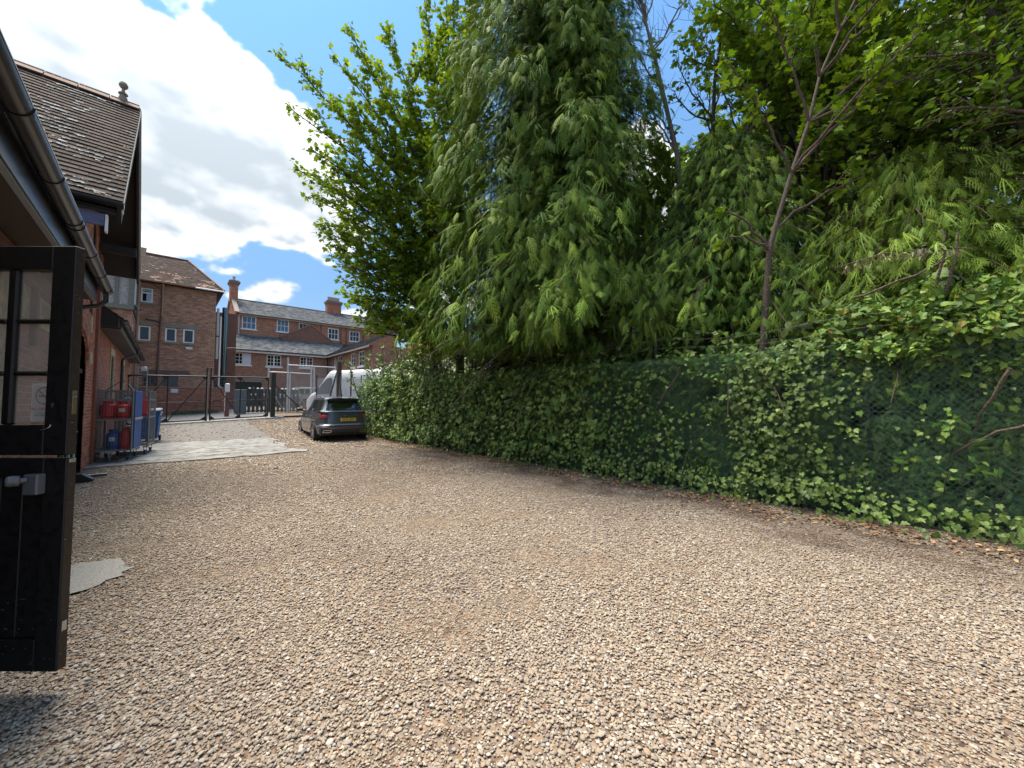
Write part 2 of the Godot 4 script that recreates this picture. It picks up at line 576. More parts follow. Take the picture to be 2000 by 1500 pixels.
	for q in [[0.35, 12.95, 0.75, 13.45], [0.75, 13.45, 2.6, 13.75], [2.6, 13.75, 3.1, 14.3], [-1.2, 14.9, 0.9, 15.2]]:
		var n := 9
		for i in n:
			var s0 := Vector2(q[0], q[1]).lerp(Vector2(q[2], q[3]), float(i) / n) + Vector2(0, nz.get_noise_2d(q[0] * 9.0, i * 0.8) * 0.09 * signf(i))
			var s1 := Vector2(q[0], q[1]).lerp(Vector2(q[2], q[3]), float(i + 1) / n) + Vector2(0, nz.get_noise_2d(q[0] * 9.0, (i + 1) * 0.8) * 0.09 * (0.0 if i == n - 1 else 1.0))
			var off := Vector2(0.004, 0.013)
			cr.quad(P(s0.x - off.x, height(s0.x, s0.y) + 0.0445, s0.y - off.y), P(s1.x - off.x, height(s1.x, s1.y) + 0.0445, s1.y - off.y), P(s1.x + off.x, height(s1.x, s1.y) + 0.0445, s1.y + off.y), P(s0.x + off.x, height(s0.x, s0.y) + 0.0445, s0.y + off.y))
	structure("concrete_cracks", cr, mat("crack_dirt", lin(0.07, 0.06, 0.05), 0.95))
	# the drive of fine stone up to the gate
	var dt := tex("drive_grit", FastNoiseLite.TYPE_VALUE, 0.25, 0.55, 1.15, 512, 4)
	var dm := mat("rolled_grit", lin(0.185, 0.17, 0.15), 0.95, 0.0, dt, 0.8)
	relief(dm, dt, 0.5)
	structure("grit_drive", sheet(-1.5, 3.15, 17.2, 24.6, 0.6, 0.03), dm)
	# the strip of concrete that the gates close over, and the road beyond
	var sill := MB.new()
	for i in 12:
		var p := -2.0 + 7.0 * i / 12.0
		var q := -2.0 + 7.0 * (i + 1) / 12.0
		var y0 := height(p, 24.8) + 0.06
		var y1 := height(q, 24.8) + 0.06
		sill.quad(P(p, y0, 24.5), P(q, y1, 24.5), P(q, y1 + 0.02, 25.25), P(p, y0 + 0.02, 25.25))
		sill.quad(P(p, y0 - 0.1, 24.5), P(q, y1 - 0.1, 24.5), P(q, y1, 24.5), P(p, y0, 24.5))
	structure("gate_sill", sill, mat("sill_concrete", lin(0.58, 0.56, 0.52), 0.85, 0.0, ct, 0.9))
	var at := tex("asphalt_grain", FastNoiseLite.TYPE_VALUE, 0.3, 0.7, 1.2, 512, 3)
	structure("road", sheet(-3.0, 5.0, 25.25, 39.9, 0.8, 0.02), mat("old_asphalt", lin(0.17, 0.165, 0.16), 0.9, 0.0, at, 0.7))
	# the dark earth under the trees
	structure("woodland_floor", sheet(6.75, 24.0, -8.0, 30.0, 1.5, 0.006), mat("leaf_mould", lin(0.07, 0.055, 0.04), 0.95, 0.0, dt, 1.0))
	# bare concrete showing through the gravel by the door
	var pp := []
	for k in 30:
		var an := TAU * k / 30.0
		var rr := 1.0 + nz.get_noise_2d(k * 0.7, 77.0) * 0.35
		var c := Vector3(-3.78, 0, -3.32)
		c += Vector3(cos(an) * 0.44 * rr, 0, sin(an) * 0.4 * rr)
		pp.append(ab(c))
	structure("concrete_patch", outline_sheet(pp, 0.014), mat("patch_concrete", lin(0.27, 0.262, 0.235), 0.9, 0.0, tex("asphalt_grain", FastNoiseLite.TYPE_VALUE, 0.3, 0.7, 1.2, 512, 3), 1.1))
	scatter_gravel(PackedVector2Array(pp), PackedVector2Array(edge))

func scatter_gravel(bare: PackedVector2Array, apron: PackedVector2Array):
	var o := Node3D.new()
	o.name = "gravel_stones"
	add_child(o)
	o.set_meta("kind", "stuff")
	var shapes := []
	for i in 6: shapes.append(stone(100 + i))
	var pal := []
	for c in [[0.37, 0.305, 0.225], [0.37, 0.305, 0.225], [0.29, 0.225, 0.155], [0.29, 0.225, 0.155], [0.195, 0.145, 0.105], [0.25, 0.225, 0.195], [0.27, 0.235, 0.20], [0.44, 0.40, 0.34], [0.50, 0.47, 0.42], [0.32, 0.20, 0.11], [0.12, 0.105, 0.095], [0.185, 0.155, 0.13], [0.28, 0.215, 0.15], [0.35, 0.27, 0.18], [0.33, 0.27, 0.205]]:
		pal.append(Color(c[0], c[1], c[2]))
	var s := Scat.new()
	var zones := [[1.35, 3.0, 6400.0, 0.0138], [3.0, 5.0, 5000.0, 0.0150], [5.0, 8.0, 2900.0, 0.0185], [8.0, 13.0, 1200.0, 0.027], [13.0, 21.0, 330.0, 0.045]]
	for zn in zones:
		var z0: float = zn[0]
		var z1: float = zn[1]
		var wide := 1.42
		var n := int(zn[2] * wide * (z1 * z1 - z0 * z0))
		for i in n:
			var z := sqrt(R(z0 * z0, z1 * z1))
			var x := R(-wide, wide) * z
			var q := ab(Vector3(x, 0, -z))
			if q.x < -1.22 or q.x > 6.75 or q.y > 24.4: continue
			if q.y > 12.5 and q.x < 3.3 and Geometry2D.is_point_in_polygon(q, apron) and rg.randf() > 0.10 * ramp(q.y, 14.0, 12.6) + 0.008: continue
			if q.y > 17.2 and q.x < 3.1 and rg.randf() < 0.9: continue
			if z < 5.0 and x < -2.5 and Geometry2D.is_point_in_polygon(q, bare) and rg.randf() > 0.05 + 0.5 * ramp(nz.get_noise_2d(x * 6.0, z * 6.0), 0.1, 0.5): continue
			var sandy := ramp(nz.get_noise_2d(x * 0.55 + 3.0, z * 0.8), 0.12, 0.5)
			var r: float = zn[3] * clampf(rg.randfn(1.0, 0.32), 0.45, 2.2) * (1.0 - 0.4 * sandy)
			if rg.randf() < 0.012: r *= 1.7
			var b := Basis.from_euler(Vector3(R(-0.22, 0.22), R(0, TAU), R(-0.22, 0.22))) * Basis.from_scale(Vector3(r * R(1.0, 1.5), r * R(0.4, 0.7), r * R(0.8, 1.15)))
			var k := cmix(pal, 0.16)
			k = k.lerp(Color(1, 1, 1) * k.get_luminance(), 0.08) * Color(0.95, 0.93, 0.875)
			k = k.lerp(Color(0.30, 0.245, 0.195), 0.32)
			if sandy > 0.0 and rg.randf() < sandy * 0.6: k = k.lerp(Color(0.42, 0.34, 0.24), 0.4)
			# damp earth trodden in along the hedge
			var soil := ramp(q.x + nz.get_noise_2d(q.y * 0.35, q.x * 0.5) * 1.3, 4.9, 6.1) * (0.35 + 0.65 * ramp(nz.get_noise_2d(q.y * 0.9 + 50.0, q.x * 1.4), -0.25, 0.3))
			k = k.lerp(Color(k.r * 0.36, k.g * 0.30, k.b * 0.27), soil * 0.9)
			var worn := ramp(nz.get_noise_2d(x * 0.3 + 20.0, z * 0.22), -0.1, 0.45)
			k = k.lerp(Color(k.r * 0.82, k.g * 0.80, k.b * 0.80), worn * 0.7)
			var lane := exp(-pow((q.x - 1.1 - 0.25 * sin(q.y * 0.25)) / 0.35, 2.0)) + exp(-pow((q.x - 2.75 - 0.25 * sin(q.y * 0.25)) / 0.35, 2.0))
			if lane > 0.3 and rg.randf() < 0.25 * lane: continue
			s.add(Transform3D(b, Vector3(x, height(q.x, q.y) + (0.03 if q.y > 12.9 and q.x < 3.2 else 0.0) + R(-0.15, 0.35) * r, -z)), k)
	print("stones ", s.cnt)
	lay(o, "stones", s, shapes, tinted("pebble", 0.85))

# ---------------------------------------------------------------- bricks, tiles and windows
# Courses of units (bricks, tiles, slates) over an outline in the plane's own x y, left out where a hole is; returns the backing with the units as its children
func courses(parent: Node, called: String, unit: String, xf: Transform3D, poly: Array, holes: Array, uw: float, uh: float, joint: float, proud: float, tilt: float, back: Material, um: Material, pal: Array, singles := 0, over := 1.0) -> MeshInstance3D:
	var pl := PackedVector2Array(poly)
	var lo := pl[0]
	var hi := pl[0]
	for p in pl:
		lo = lo.min(p); hi = hi.max(p)
	var m := MB.new()
	var s := Scat.new()
	var row := 0
	var y := lo.y
	while y < hi.y - 0.004:
		var yt := minf(y + uh + joint, hi.y)
		var yc := (y + yt) * 0.5
		var xs := []
		for i in pl.size():
			var a := pl[i]
			var b := pl[(i + 1) % pl.size()]
			if (a.y <= yc) != (b.y <= yc): xs.append(a.x + (b.x - a.x) * (yc - a.y) / (b.y - a.y))
		xs.sort()
		var runs := []
		for i in range(0, xs.size() - 1, 2): runs.append([xs[i], xs[i + 1]])
		for h in holes:
			if yc < h.position.y or yc > h.end.y: continue
			var next := []
			for r in runs:
				if h.end.x <= r[0] or h.position.x >= r[1]: next.append(r)
				else:
					if h.position.x > r[0] + 0.005: next.append([r[0], h.position.x])
					if h.end.x < r[1] - 0.005: next.append([h.end.x, r[1]])
			runs = next
		for r in runs:
			m.quad(xf * Vector3(r[0], y, 0), xf * Vector3(r[1], y, 0), xf * Vector3(r[1], yt, 0), xf * Vector3(r[0], yt, 0))
			var x: float = lo.x - (uw + joint) * (0.5 if row % 2 == 1 else 0.0)
			x += (uw + joint) * floorf((r[0] - x) / (uw + joint))
			while x < r[1]:
				var x0 := maxf(x, r[0])
				var x1 := minf(x + uw, r[1])
				x += uw + joint
				if x1 - x0 < uw * 0.12: continue
				var hgt := (yt - y - joint) * over
				var bs := Basis(Vector3.RIGHT, tilt + R(-0.004, 0.004) * (1.0 if tilt == 0.0 else 4.0)) * Basis.from_scale(Vector3(x1 - x0, hgt, proud * 2.0))
				s.add(xf * Transform3D(bs, Vector3((x0 + x1) * 0.5, y + joint + hgt * 0.5, R(-0.12, 0.12) * proud + (0.0 if tilt == 0.0 else proud))), cmix(pal, 0.13))
		y = yt
		row += 1
	var o := part(parent, called, m, back)
	var ub := MB.new()
	ub.box(Vector3.ZERO, Vector3.ONE)
	lay(o, unit, s, [ub.mesh(um)], um, singles, unit)
	return o

func bricks(parent: Node, xf: Transform3D, poly: Array, holes: Array, pal: Array, singles := 0, mortar := "mortar") -> MeshInstance3D:
	var mk := mat(mortar, lin(0.45, 0.40, 0.34) if mortar == "mortar" else lin(0.52, 0.46, 0.40), 0.95, 0.0, tex("grit", FastNoiseLite.TYPE_SIMPLEX, 0.06, 0.0, 1.0, 512, 5) if false else null)
	var bm := tinted("brick", 0.9, tex("brick_grain", FastNoiseLite.TYPE_SIMPLEX, 0.03, 0.72, 1.12, 512, 5), 1.3)
	return courses(parent, "wall", "brick", xf, poly, holes, 0.215, 0.065, 0.0105, 0.007, 0.0, mk, bm, pal, singles)

func pal3(a: Array) -> Array:
	return a.map(func(c): return Color(c[0], c[1], c[2]))

func rect(x0: float, y0: float, x1: float, y1: float) -> Array:
	return [Vector2(x0, y0), Vector2(x1, y0), Vector2(x1, y1), Vector2(x0, y1)]

func hole(x0: float, y0: float, x1: float, y1: float) -> Rect2:
	return Rect2(x0, y0, x1 - x0, y1 - y0)

func glass_dark() -> StandardMaterial3D:
	return mat("window_glass", lin(0.015, 0.02, 0.022), 0.04)

# a window in a wall opening: frame with bars, panes behind them, a sill; lights = number of side by side casements, each cols x rows panes
func window(parent: Node, xf: Transform3D, x0: float, y0: float, x1: float, y1: float, lights: int, cols: int, rows: int, frame: Material, sill: Material, glass: Material = null, bar := 0.05, sill_h := 0.12) -> MeshInstance3D:
	var m := MB.new()
	var g := MB.new()
	var w := x1 - x0
	var h := y1 - y0
	var z := -0.045
	var f := bar
	m.box(Vector3(x0 + f * 0.5, (y0 + y1) * 0.5, z), Vector3(f, h, 0.07))
	m.box(Vector3(x1 - f * 0.5, (y0 + y1) * 0.5, z), Vector3(f, h, 0.07))
	m.box(Vector3((x0 + x1) * 0.5, y0 + f * 0.5, z), Vector3(w - 2 * f, f, 0.066))
	m.box(Vector3((x0 + x1) * 0.5, y1 - f * 0.5, z), Vector3(w - 2 * f, f, 0.066))
	var lw := (w - 2 * f) / lights
	for i in lights:
		var a := x0 + f + lw * i
		if i > 0: m.box(Vector3(a, (y0 + y1) * 0.5, z + 0.002), Vector3(f * 1.5, h - 2 * f, 0.062))
		for c in range(1, cols):
			m.box(Vector3(a + lw * c / cols, (y0 + y1) * 0.5, z - 0.004), Vector3(f * 0.5, h - 2 * f, 0.04))
		for r in range(1, rows):
			m.box(Vector3(a + lw * 0.5, y0 + f + (h - 2 * f) * r / rows, z - 0.002), Vector3(lw, f * 0.5, 0.036))
	g.quad(Vector3(x0 + f * 0.5, y0 + f * 0.5, z - 0.02), Vector3(x1 - f * 0.5, y0 + f * 0.5, z - 0.02), Vector3(x1 - f * 0.5, y1 - f * 0.5, z - 0.02), Vector3(x0 + f * 0.5, y1 - f * 0.5, z - 0.02))
	# the reveals of the opening
	var o := part(parent, "window", m, frame, xf)
	part(o, "pane", g, glass if glass else glass_dark())
	if sill_h > 0.0:
		var s := MB.new()
		s.cbox(Vector3((x0 + x1) * 0.5, y0 - sill_h * 0.5, 0.02), Vector3(w + 0.22, sill_h, 0.16), 0.012)
		part(o, "sill", s, sill)
	return o

func block(parent: Node, called: String, ce: Vector3, s: Vector3, m: Material, ch := 0.0, b := Basis.IDENTITY) -> MeshInstance3D:
	var k := MB.new()
	if ch > 0.0: k.cbox(Vector3.ZERO, s, ch, b)
	else: k.box(Vector3.ZERO, s, b)
	return part(parent, called, k, m, Transform3D(Basis.IDENTITY, ce))

func pipe(parent: Node, called: String, pts: Array, r: float, m: Material, seg := 8) -> MeshInstance3D:
	var k := MB.new()
	k.tube(pts, r, r, seg)
	return part(parent, called, k, m)

# half-round gutter along a line, open at the top, with union rings
func gutter(parent: Node, p: Vector3, q: Vector3, r: float, m: Material, rings: Array) -> MeshInstance3D:
	var k := MB.new()
	var d := (q - p).normalized()
	var x := d.cross(Vector3.UP).normalized()
	var n := 12
	for i in n:
		var u := PI * i / n
		var w := PI * (i + 1) / n
		var o1 := x * cos(u) - Vector3.UP * sin(u)
		var o2 := x * cos(w) - Vector3.UP * sin(w)
		k.quadn(p + o1 * r, p + o2 * r, q + o2 * r, q + o1 * r, o1, o2, o2, o1)
		k.quadn(p + o2 * (r - 0.006), p + o1 * (r - 0.006), q + o1 * (r - 0.006), q + o2 * (r - 0.006), -o2, -o1, -o1, -o2)
		for e in [p, q]:
			k.tri(e, e + o1 * r, e + o2 * r)
	for sgn in [1.0, -1.0]:
		k.bar(p + x * sgn * (r - 0.003), q + x * sgn * (r - 0.003), 0.010, 0.012)
	var o := part(parent, "gutter", k, m)
	for t in rings:
		var ring := MB.new()
		var c := p.lerp(q, t)
		for i in n:
			var u := PI * i / n
			var w := PI * (i + 1) / n
			var o1 := x * cos(u) - Vector3.UP * sin(u)
			var o2 := x * cos(w) - Vector3.UP * sin(w)
			var rr := r + 0.008
			var e := d * 0.018
			ring.quadn(c - e + o1 * rr, c - e + o2 * rr, c + e + o2 * rr, c + e + o1 * rr, o1, o2, o2, o1)
			ring.quad(c + e + o1 * r, c + e + o1 * rr, c + e + o2 * rr, c + e + o2 * r)
			ring.quad(c - e + o1 * rr, c - e + o1 * r, c - e + o2 * r, c - e + o2 * rr)
		part(o, "gutter_bracket", ring, m)
	return o

# ---------------------------------------------------------------- the gabled wing on the left
const BRICK_RED := [[0.425, 0.151, 0.086], [0.374, 0.131, 0.076], [0.476, 0.177, 0.101], [0.322, 0.116, 0.074], [0.515, 0.209, 0.123]]
const BRICK_BROWN := [[0.416, 0.212, 0.127], [0.359, 0.178, 0.11], [0.475, 0.249, 0.152], [0.302, 0.146, 0.097], [0.532, 0.3, 0.193]]
const TILE_DARK := [[0.045, 0.033, 0.028], [0.055, 0.039, 0.033], [0.038, 0.030, 0.027], [0.066, 0.045, 0.037], [0.08, 0.058, 0.05]]
const SLATE := [[0.135, 0.146, 0.154], [0.17, 0.18, 0.188], [0.11, 0.12, 0.13], [0.21, 0.218, 0.222], [0.09, 0.10, 0.11]]

func black_paint() -> StandardMaterial3D: return mat("black_gloss", lin(0.012, 0.012, 0.014), 0.28, 0.0, tex("worn", FastNoiseLite.TYPE_SIMPLEX, 0.02, 0.8, 1.2), 0.7)
func black_timber() -> StandardMaterial3D: return mat("black_timber", lin(0.014, 0.011, 0.010), 0.62, 0.0, tex("worn", FastNoiseLite.TYPE_SIMPLEX, 0.02, 0.8, 1.2), 0.7)
func white_paint() -> StandardMaterial3D: return mat("white_paint", lin(0.78, 0.79, 0.78), 0.4)
func stone_cream() -> StandardMaterial3D: return mat("cream_stone", lin(0.52, 0.44, 0.30), 0.85, 0.0, tex("brick_grain", FastNoiseLite.TYPE_SIMPLEX, 0.03, 0.72, 1.12, 512, 5), 1.5)

func tiles(parent: Node, xf: Transform3D, poly: Array, pal: Array, uw: float, gauge: float, unit := "tile", singles := 0, called := "roof") -> MeshInstance3D:
	var um := tinted("roof_" + unit, 0.82, tex("tile_grain", FastNoiseLite.TYPE_SIMPLEX, 0.05, 0.7, 1.2, 512, 5), 1.1)
	um.metallic_specular = 0.2
	return courses(parent, called, unit, xf, poly, [], uw, gauge, 0.004, 0.010, -0.115, mat("roof_felt", lin(0.02, 0.018, 0.017), 0.95), um, pal3(pal), singles, 1.4)

func flecks(parent: Node, called: String, xf: Transform3D, x0: float, x1: float, y0: float, y1: float, n: int, size: float, pal: Array, lift: float, seed_: float, row := 0.0) -> void:
	var s := Scat.new()
	var m := MB.new()
	for k in 9:
		var a := TAU * k / 9.0
		var b := TAU * (k + 1) / 9.0
		var ra := 0.5 * (0.75 + 0.25 * sin(k * 2.4))
		var rb := 0.5 * (0.75 + 0.25 * sin(((k + 1) % 9) * 2.4))
		m.tri(Vector3(0, 0, 0.5), Vector3(cos(a) * ra, sin(a) * ra, 0), Vector3(cos(b) * rb, sin(b) * rb, 0))
	var tries := 0
	while s.cnt < n and tries < n * 12:
		tries += 1
		var x := R(x0, x1)
		var y := R(y0, y1)
		if row > 0.0: y = y0 + row * (floorf((y - y0) / row) + R(0.12, 0.4))
		if nz.get_noise_2d(x * 0.9 + seed_, y * 0.7) + R(-0.25, 0.25) < 0.12: continue
		var z := R(0.4, 1.5) * size
		s.add(xf * Transform3D(Basis(Vector3.BACK, R(-0.3, 0.3)) * Basis.from_scale(Vector3(z * R(0.9, 1.9), z * R(0.35, 0.6), 0.006)), Vector3(x, y, lift)), cmix(pal, 0.15))
	lay(parent, called, s, [m.mesh(tinted("lichen", 0.95))], tinted("lichen", 0.95))

func gabled_wing():
	var t := thing("gabled_brick_wing", "red brick wing with steep lichened tile roof, ball finial and deep dark gable", "building", yard(-1.27, 0, 11.6))
	var red := pal3(BRICK_RED)
	# gable wall towards the yard: x runs away from the camera
	var wall := right_side(Vector3.ZERO)
	var holes := [hole(-1.7, -0.2, 0.7, 2.42), hole(0.82, 3.45, 1.3, 5.5)]
	for i in 8:
		var y := 2.42 + 0.0755 * i
		var k := (y + 0.04 - 2.42) / 0.56
		if k < 1.0:
			var hw := 1.2 * sqrt(1.0 - k * k)
			holes.append(hole(-0.5 - hw, y, -0.5 + hw, y + 0.0755))
	bricks(t, wall, [Vector2(-2.6, -0.1), Vector2(2.26, -0.1), Vector2(2.26, 5.1), Vector2(0, 7.55), Vector2(-2.6, 4.9)], holes, red, 300, "pale_mortar")
	# near flank above the front range, and the far flank
	bricks(t, front(Vector3(-5.0, 0, 2.6)), rect(0, 2.0, 4.95, 4.6), [], red)
	block(t, "core_wall", Vector3(-2.7, 2.3, 0.2), Vector3(5.0, 4.6, 4.0), mat("inner_dark", lin(0.02, 0.018, 0.016), 0.9))
	# brick ring over the arch
	var ring := MB.new()
	var s := Scat.new()
	var ub := MB.new()
	ub.box(Vector3.ZERO, Vector3.ONE)
	for k in 34:
		var a := PI * (k + 0.5) / 34.0
		var c := Vector3(-0.5 + 1.31 * cos(a), 2.42 + 0.67 * sin(a), 0.012)
		var tang := Vector3(-1.31 * sin(a), 0.67 * cos(a), 0).normalized()
		var nrm := Vector3(tang.y, -tang.x, 0)
		s.add(wall * Transform3D(Basis(tang * 0.098, nrm * 0.215, Vector3(0, 0, 0.05)), c), cmix(red, 0.15))
	lay(t, "arch_bricks", s, [ub.mesh(tinted("brick", 0.9))], tinted("brick", 0.9), 34, "arch_brick")
	block(t, "springer_stone", wall * Vector3(0.86, 2.45, 0.02), Vector3(0.09, 0.24, 0.26), stone_cream(), 0.01)
	block(t, "keystone", wall * Vector3(0.72, 3.18, 0.03), Vector3(0.07, 0.36, 0.14), stone_cream(), 0.01)
	# arched doors: dark frame, transom, glazed leaves
	var fr := MB.new()
	var z := -0.10
	for x in [-1.67, -1.1, -0.5, 0.1, 0.66]: fr.box(Vector3(x, 1.05, z), Vector3(0.075, 2.2, 0.08))
	fr.box(Vector3(-0.5, 2.14, z + 0.012), Vector3(2.4, 0.09, 0.11))
	fr.box(Vector3(-0.5, 0.12, z + 0.004), Vector3(2.4, 0.24, 0.07))
	for x in [-1.1, -0.5, 0.1]: fr.box(Vector3(x, 2.5, z), Vector3(0.06, 0.7, 0.07))
	for k in 16:
		var a := PI * k / 16.0
		var b := PI * (k + 1) / 16.0
		fr.bar(Vector3(-0.5 + 1.18 * cos(a), 2.42 + 0.54 * sin(a), z), Vector3(-0.5 + 1.18 * cos(b), 2.42 + 0.54 * sin(b), z), 0.08, 0.07, Vector3.BACK)
	var door := part(t, "arched_door", fr, black_paint(), wall)
	var gl := MB.new()
	gl.quad(Vector3(-1.68, 0.1, z - 0.02), Vector3(0.68, 0.1, z - 0.02), Vector3(0.68, 2.42, z - 0.02), Vector3(-1.68, 2.42, z - 0.02))
	for k in 16:
		var a := PI * k / 16.0
		var b := PI * (k + 1) / 16.0
		gl.tri(Vector3(-0.5, 2.42, z - 0.02), Vector3(-0.5 + 1.18 * cos(a), 2.42 + 0.54 * sin(a), z - 0.02), Vector3(-0.5 + 1.18 * cos(b), 2.42 + 0.54 * sin(b), z - 0.02))
	part(door, "pane", gl, glass_dark())
	for x in [-0.42, 0.18]:
		var strip := MB.new()
		strip.box(Vector3(x + 0.035, 1.13, z + 0.05), Vector3(0.045, 1.86, 0.02))
		part(door, "pale_edge_strip", strip, mat("pale_strip", lin(0.55, 0.62, 0.58), 0.5))
	# slit window above
	window(t, wall, 0.82, 3.45, 1.3, 5.5, 1, 1, 4, black_timber(), black_timber(), null, 0.06, 0.0)
	# dark timbers across the gable, deep under the overhang
	block(t, "gable_beam", wall * Vector3(0.0, 6.3, 0.12), Vector3(0.2, 0.2, 2.4), black_timber(), 0.012)
	for s2 in [-1.9, 1.85]: block(t, "purlin", wall * Vector3(s2, 5.22, 0.33), Vector3(0.64, 0.2, 0.16), black_timber(), 0.012)
	var board := MB.new()
	board.prism(PackedVector2Array([Vector2(-1.35, 6.2), Vector2(1.2, 6.2), Vector2(0.0, 7.6)]), right_side(Vector3(0.045, 0, 0)), 0.03)
	part(t, "gable_boarding", board, black_timber())
	# roof slopes
	var sl := 4.53
	var up := Vector3(0, 3.3, -3.1) / sl
	var near := Transform3D(Basis(Vector3.RIGHT, up, Vector3(0, -up.z, up.y)), Vector3(-5.2, 4.6, 3.1))
	tiles(t, near, rect(0, 0, 5.9, sl), TILE_DARK, 0.215, 0.142, "tile", 300)
	flecks(t, "lichen", near, 1.2, 5.85, 0.1, sl - 0.2, 900, 0.085, pal3([[0.36, 0.365, 0.36], [0.28, 0.285, 0.275], [0.46, 0.46, 0.45], [0.20, 0.19, 0.18]]), 0.040, 3.0, 0.146)
	flecks(t, "lichen", near, 2.4, 5.85, 0.05, sl * 0.6, 60, 0.06, pal3([[0.50, 0.40, 0.26], [0.42, 0.36, 0.24]]), 0.042, 31.0, 0.146)
	var up2 := Vector3(0, 3.0, 2.6) / Vector2(3.0, 2.6).length()
	var far := Transform3D(Basis(Vector3.LEFT, up2, Vector3.LEFT.cross(up2)), Vector3(0.7, 4.9, -2.6))
	tiles(t, far, rect(0, 0, 5.9, Vector2(3.0, 2.6).length()), TILE_DARK, 0.215, 0.142)
	# soffit boards under both slopes where they oversail the gable
	for q in [[Vector3(0, 4.5, 3.1), Vector3(0, 7.8, 0)], [Vector3(0, 4.78, -2.6), Vector3(0, 7.8, 0)]]:
		var bd := MB.new()
		var a: Vector3 = q[0]
		var b: Vector3 = q[1]
		bd.bar(a + Vector3(0.33, -0.04, 0), b + Vector3(0.33, -0.04, 0), 0.7, 0.03, Vector3(0, -(b - a).z, 0) + Vector3(0, 0, (b - a).y))
		part(t, "soffit", bd, black_timber())
		var barge := MB.new()
		barge.bar(a + Vector3(0.665, -0.10, 0), b + Vector3(0.665, -0.10, 0), 0.045, 0.30, Vector3.UP)
		part(t, "bargeboard", barge, black_timber())
		var lip := MB.new()
		lip.bar(a + Vector3(0.70, 0.075, 0), b + Vector3(0.70, 0.075, 0), 0.03, 0.035, Vector3.UP)
		part(t, "verge_mortar", lip, mat("verge_lime", lin(0.40, 0.38, 0.33), 0.9))
	# ridge tiles and the finial
	var rt := mat("terracotta", lin(0.27, 0.17, 0.125), 0.85, 0.0, tex("tile_grain", FastNoiseLite.TYPE_SIMPLEX, 0.05, 0.7, 1.2, 512, 5), 0.9)
	var rm := MB.new()
	for sgn in [-1.0, 1.0]:
		var n := Vector3(0, 0.69, 0.72 * sgn)
		rm.box(Vector3(0, -0.055, 0.07 * sgn), Vector3(0.435, 0.025, 0.19), Basis(Vector3.RIGHT, 0.80 * sgn))
	rm.tube([Vector3(-0.217, 0.012, 0), Vector3(0.217, 0.012, 0)], 0.032, 0.032, 8)
	var rmesh := rm.mesh(rt)
	for i in 13:
		var o := MeshInstance3D.new()
		o.name = "ridge_tile"
		o.mesh = rmesh
		o.transform = Transform3D(Basis(Vector3.RIGHT, R(-0.02, 0.02)), Vector3(0.46 - 0.45 * i, 7.955 + R(-0.004, 0.006), 0))
		t.add_child(o, true)
	var fin := MB.new()
	fin.lathe([[0.075, -0.02], [0.07, 0.08], [0.05, 0.11], [0.045, 0.13], [0.08, 0.15], [0.075, 0.17], [0.035, 0.19], [0.026, 0.24], [0.026, 0.27], [0.05, 0.29], [0.073, 0.325], [0.076, 0.355], [0.058, 0.40], [0.03, 0.425], [0.0, 0.43]], 16)
	part(t, "finial", fin, mat("weathered_clay", lin(0.30, 0.26, 0.21), 0.9, 0.0, tex("tile_grain", FastNoiseLite.TYPE_SIMPLEX, 0.05, 0.7, 1.2, 512, 5), 3.0), Transform3D(Basis.IDENTITY, Vector3(0.42, 7.95, 0)))
	# near eaves: black gutter over a fascia coloured lilac, with a pale end
	gutter(t, Vector3(-5.0, 4.56, 3.15), Vector3(0.72, 4.56, 3.15), 0.07, black_paint(), [0.3, 0.6, 0.88])
	block(t, "gutter_board", Vector3(-2.16, 4.50, 3.06), Vector3(5.7, 0.20, 0.03), black_timber())
	block(t, "fascia", Vector3(-2.25, 4.30, 3.02), Vector3(5.5, 0.19, 0.035), mat("lilac_tone", lin(0.115, 0.125, 0.235), 0.5, 0.0, tex("worn", FastNoiseLite.TYPE_SIMPLEX, 0.02, 0.8, 1.2), 0.7), 0.004)
	block(t, "fascia_end", Vector3(0.525, 4.25, 3.0), Vector3(0.03, 0.27, 0.10), white_paint(), 0.004)
	block(t, "barge_end", Vector3(0.70, 4.50, 3.08), Vector3(0.02, 0.13, 0.07), white_paint(), 0.003)
	block(t, "corner_pier", wall * Vector3(2.05, 2.5, 0.03), Vector3(0.06, 5.1, 0.40), mat("pier_brick", lin(0.27, 0.10, 0.065), 0.9, 0.0, tex("brick_grain", FastNoiseLite.TYPE_SIMPLEX, 0.03, 0.72, 1.12, 512, 5), 1.3))

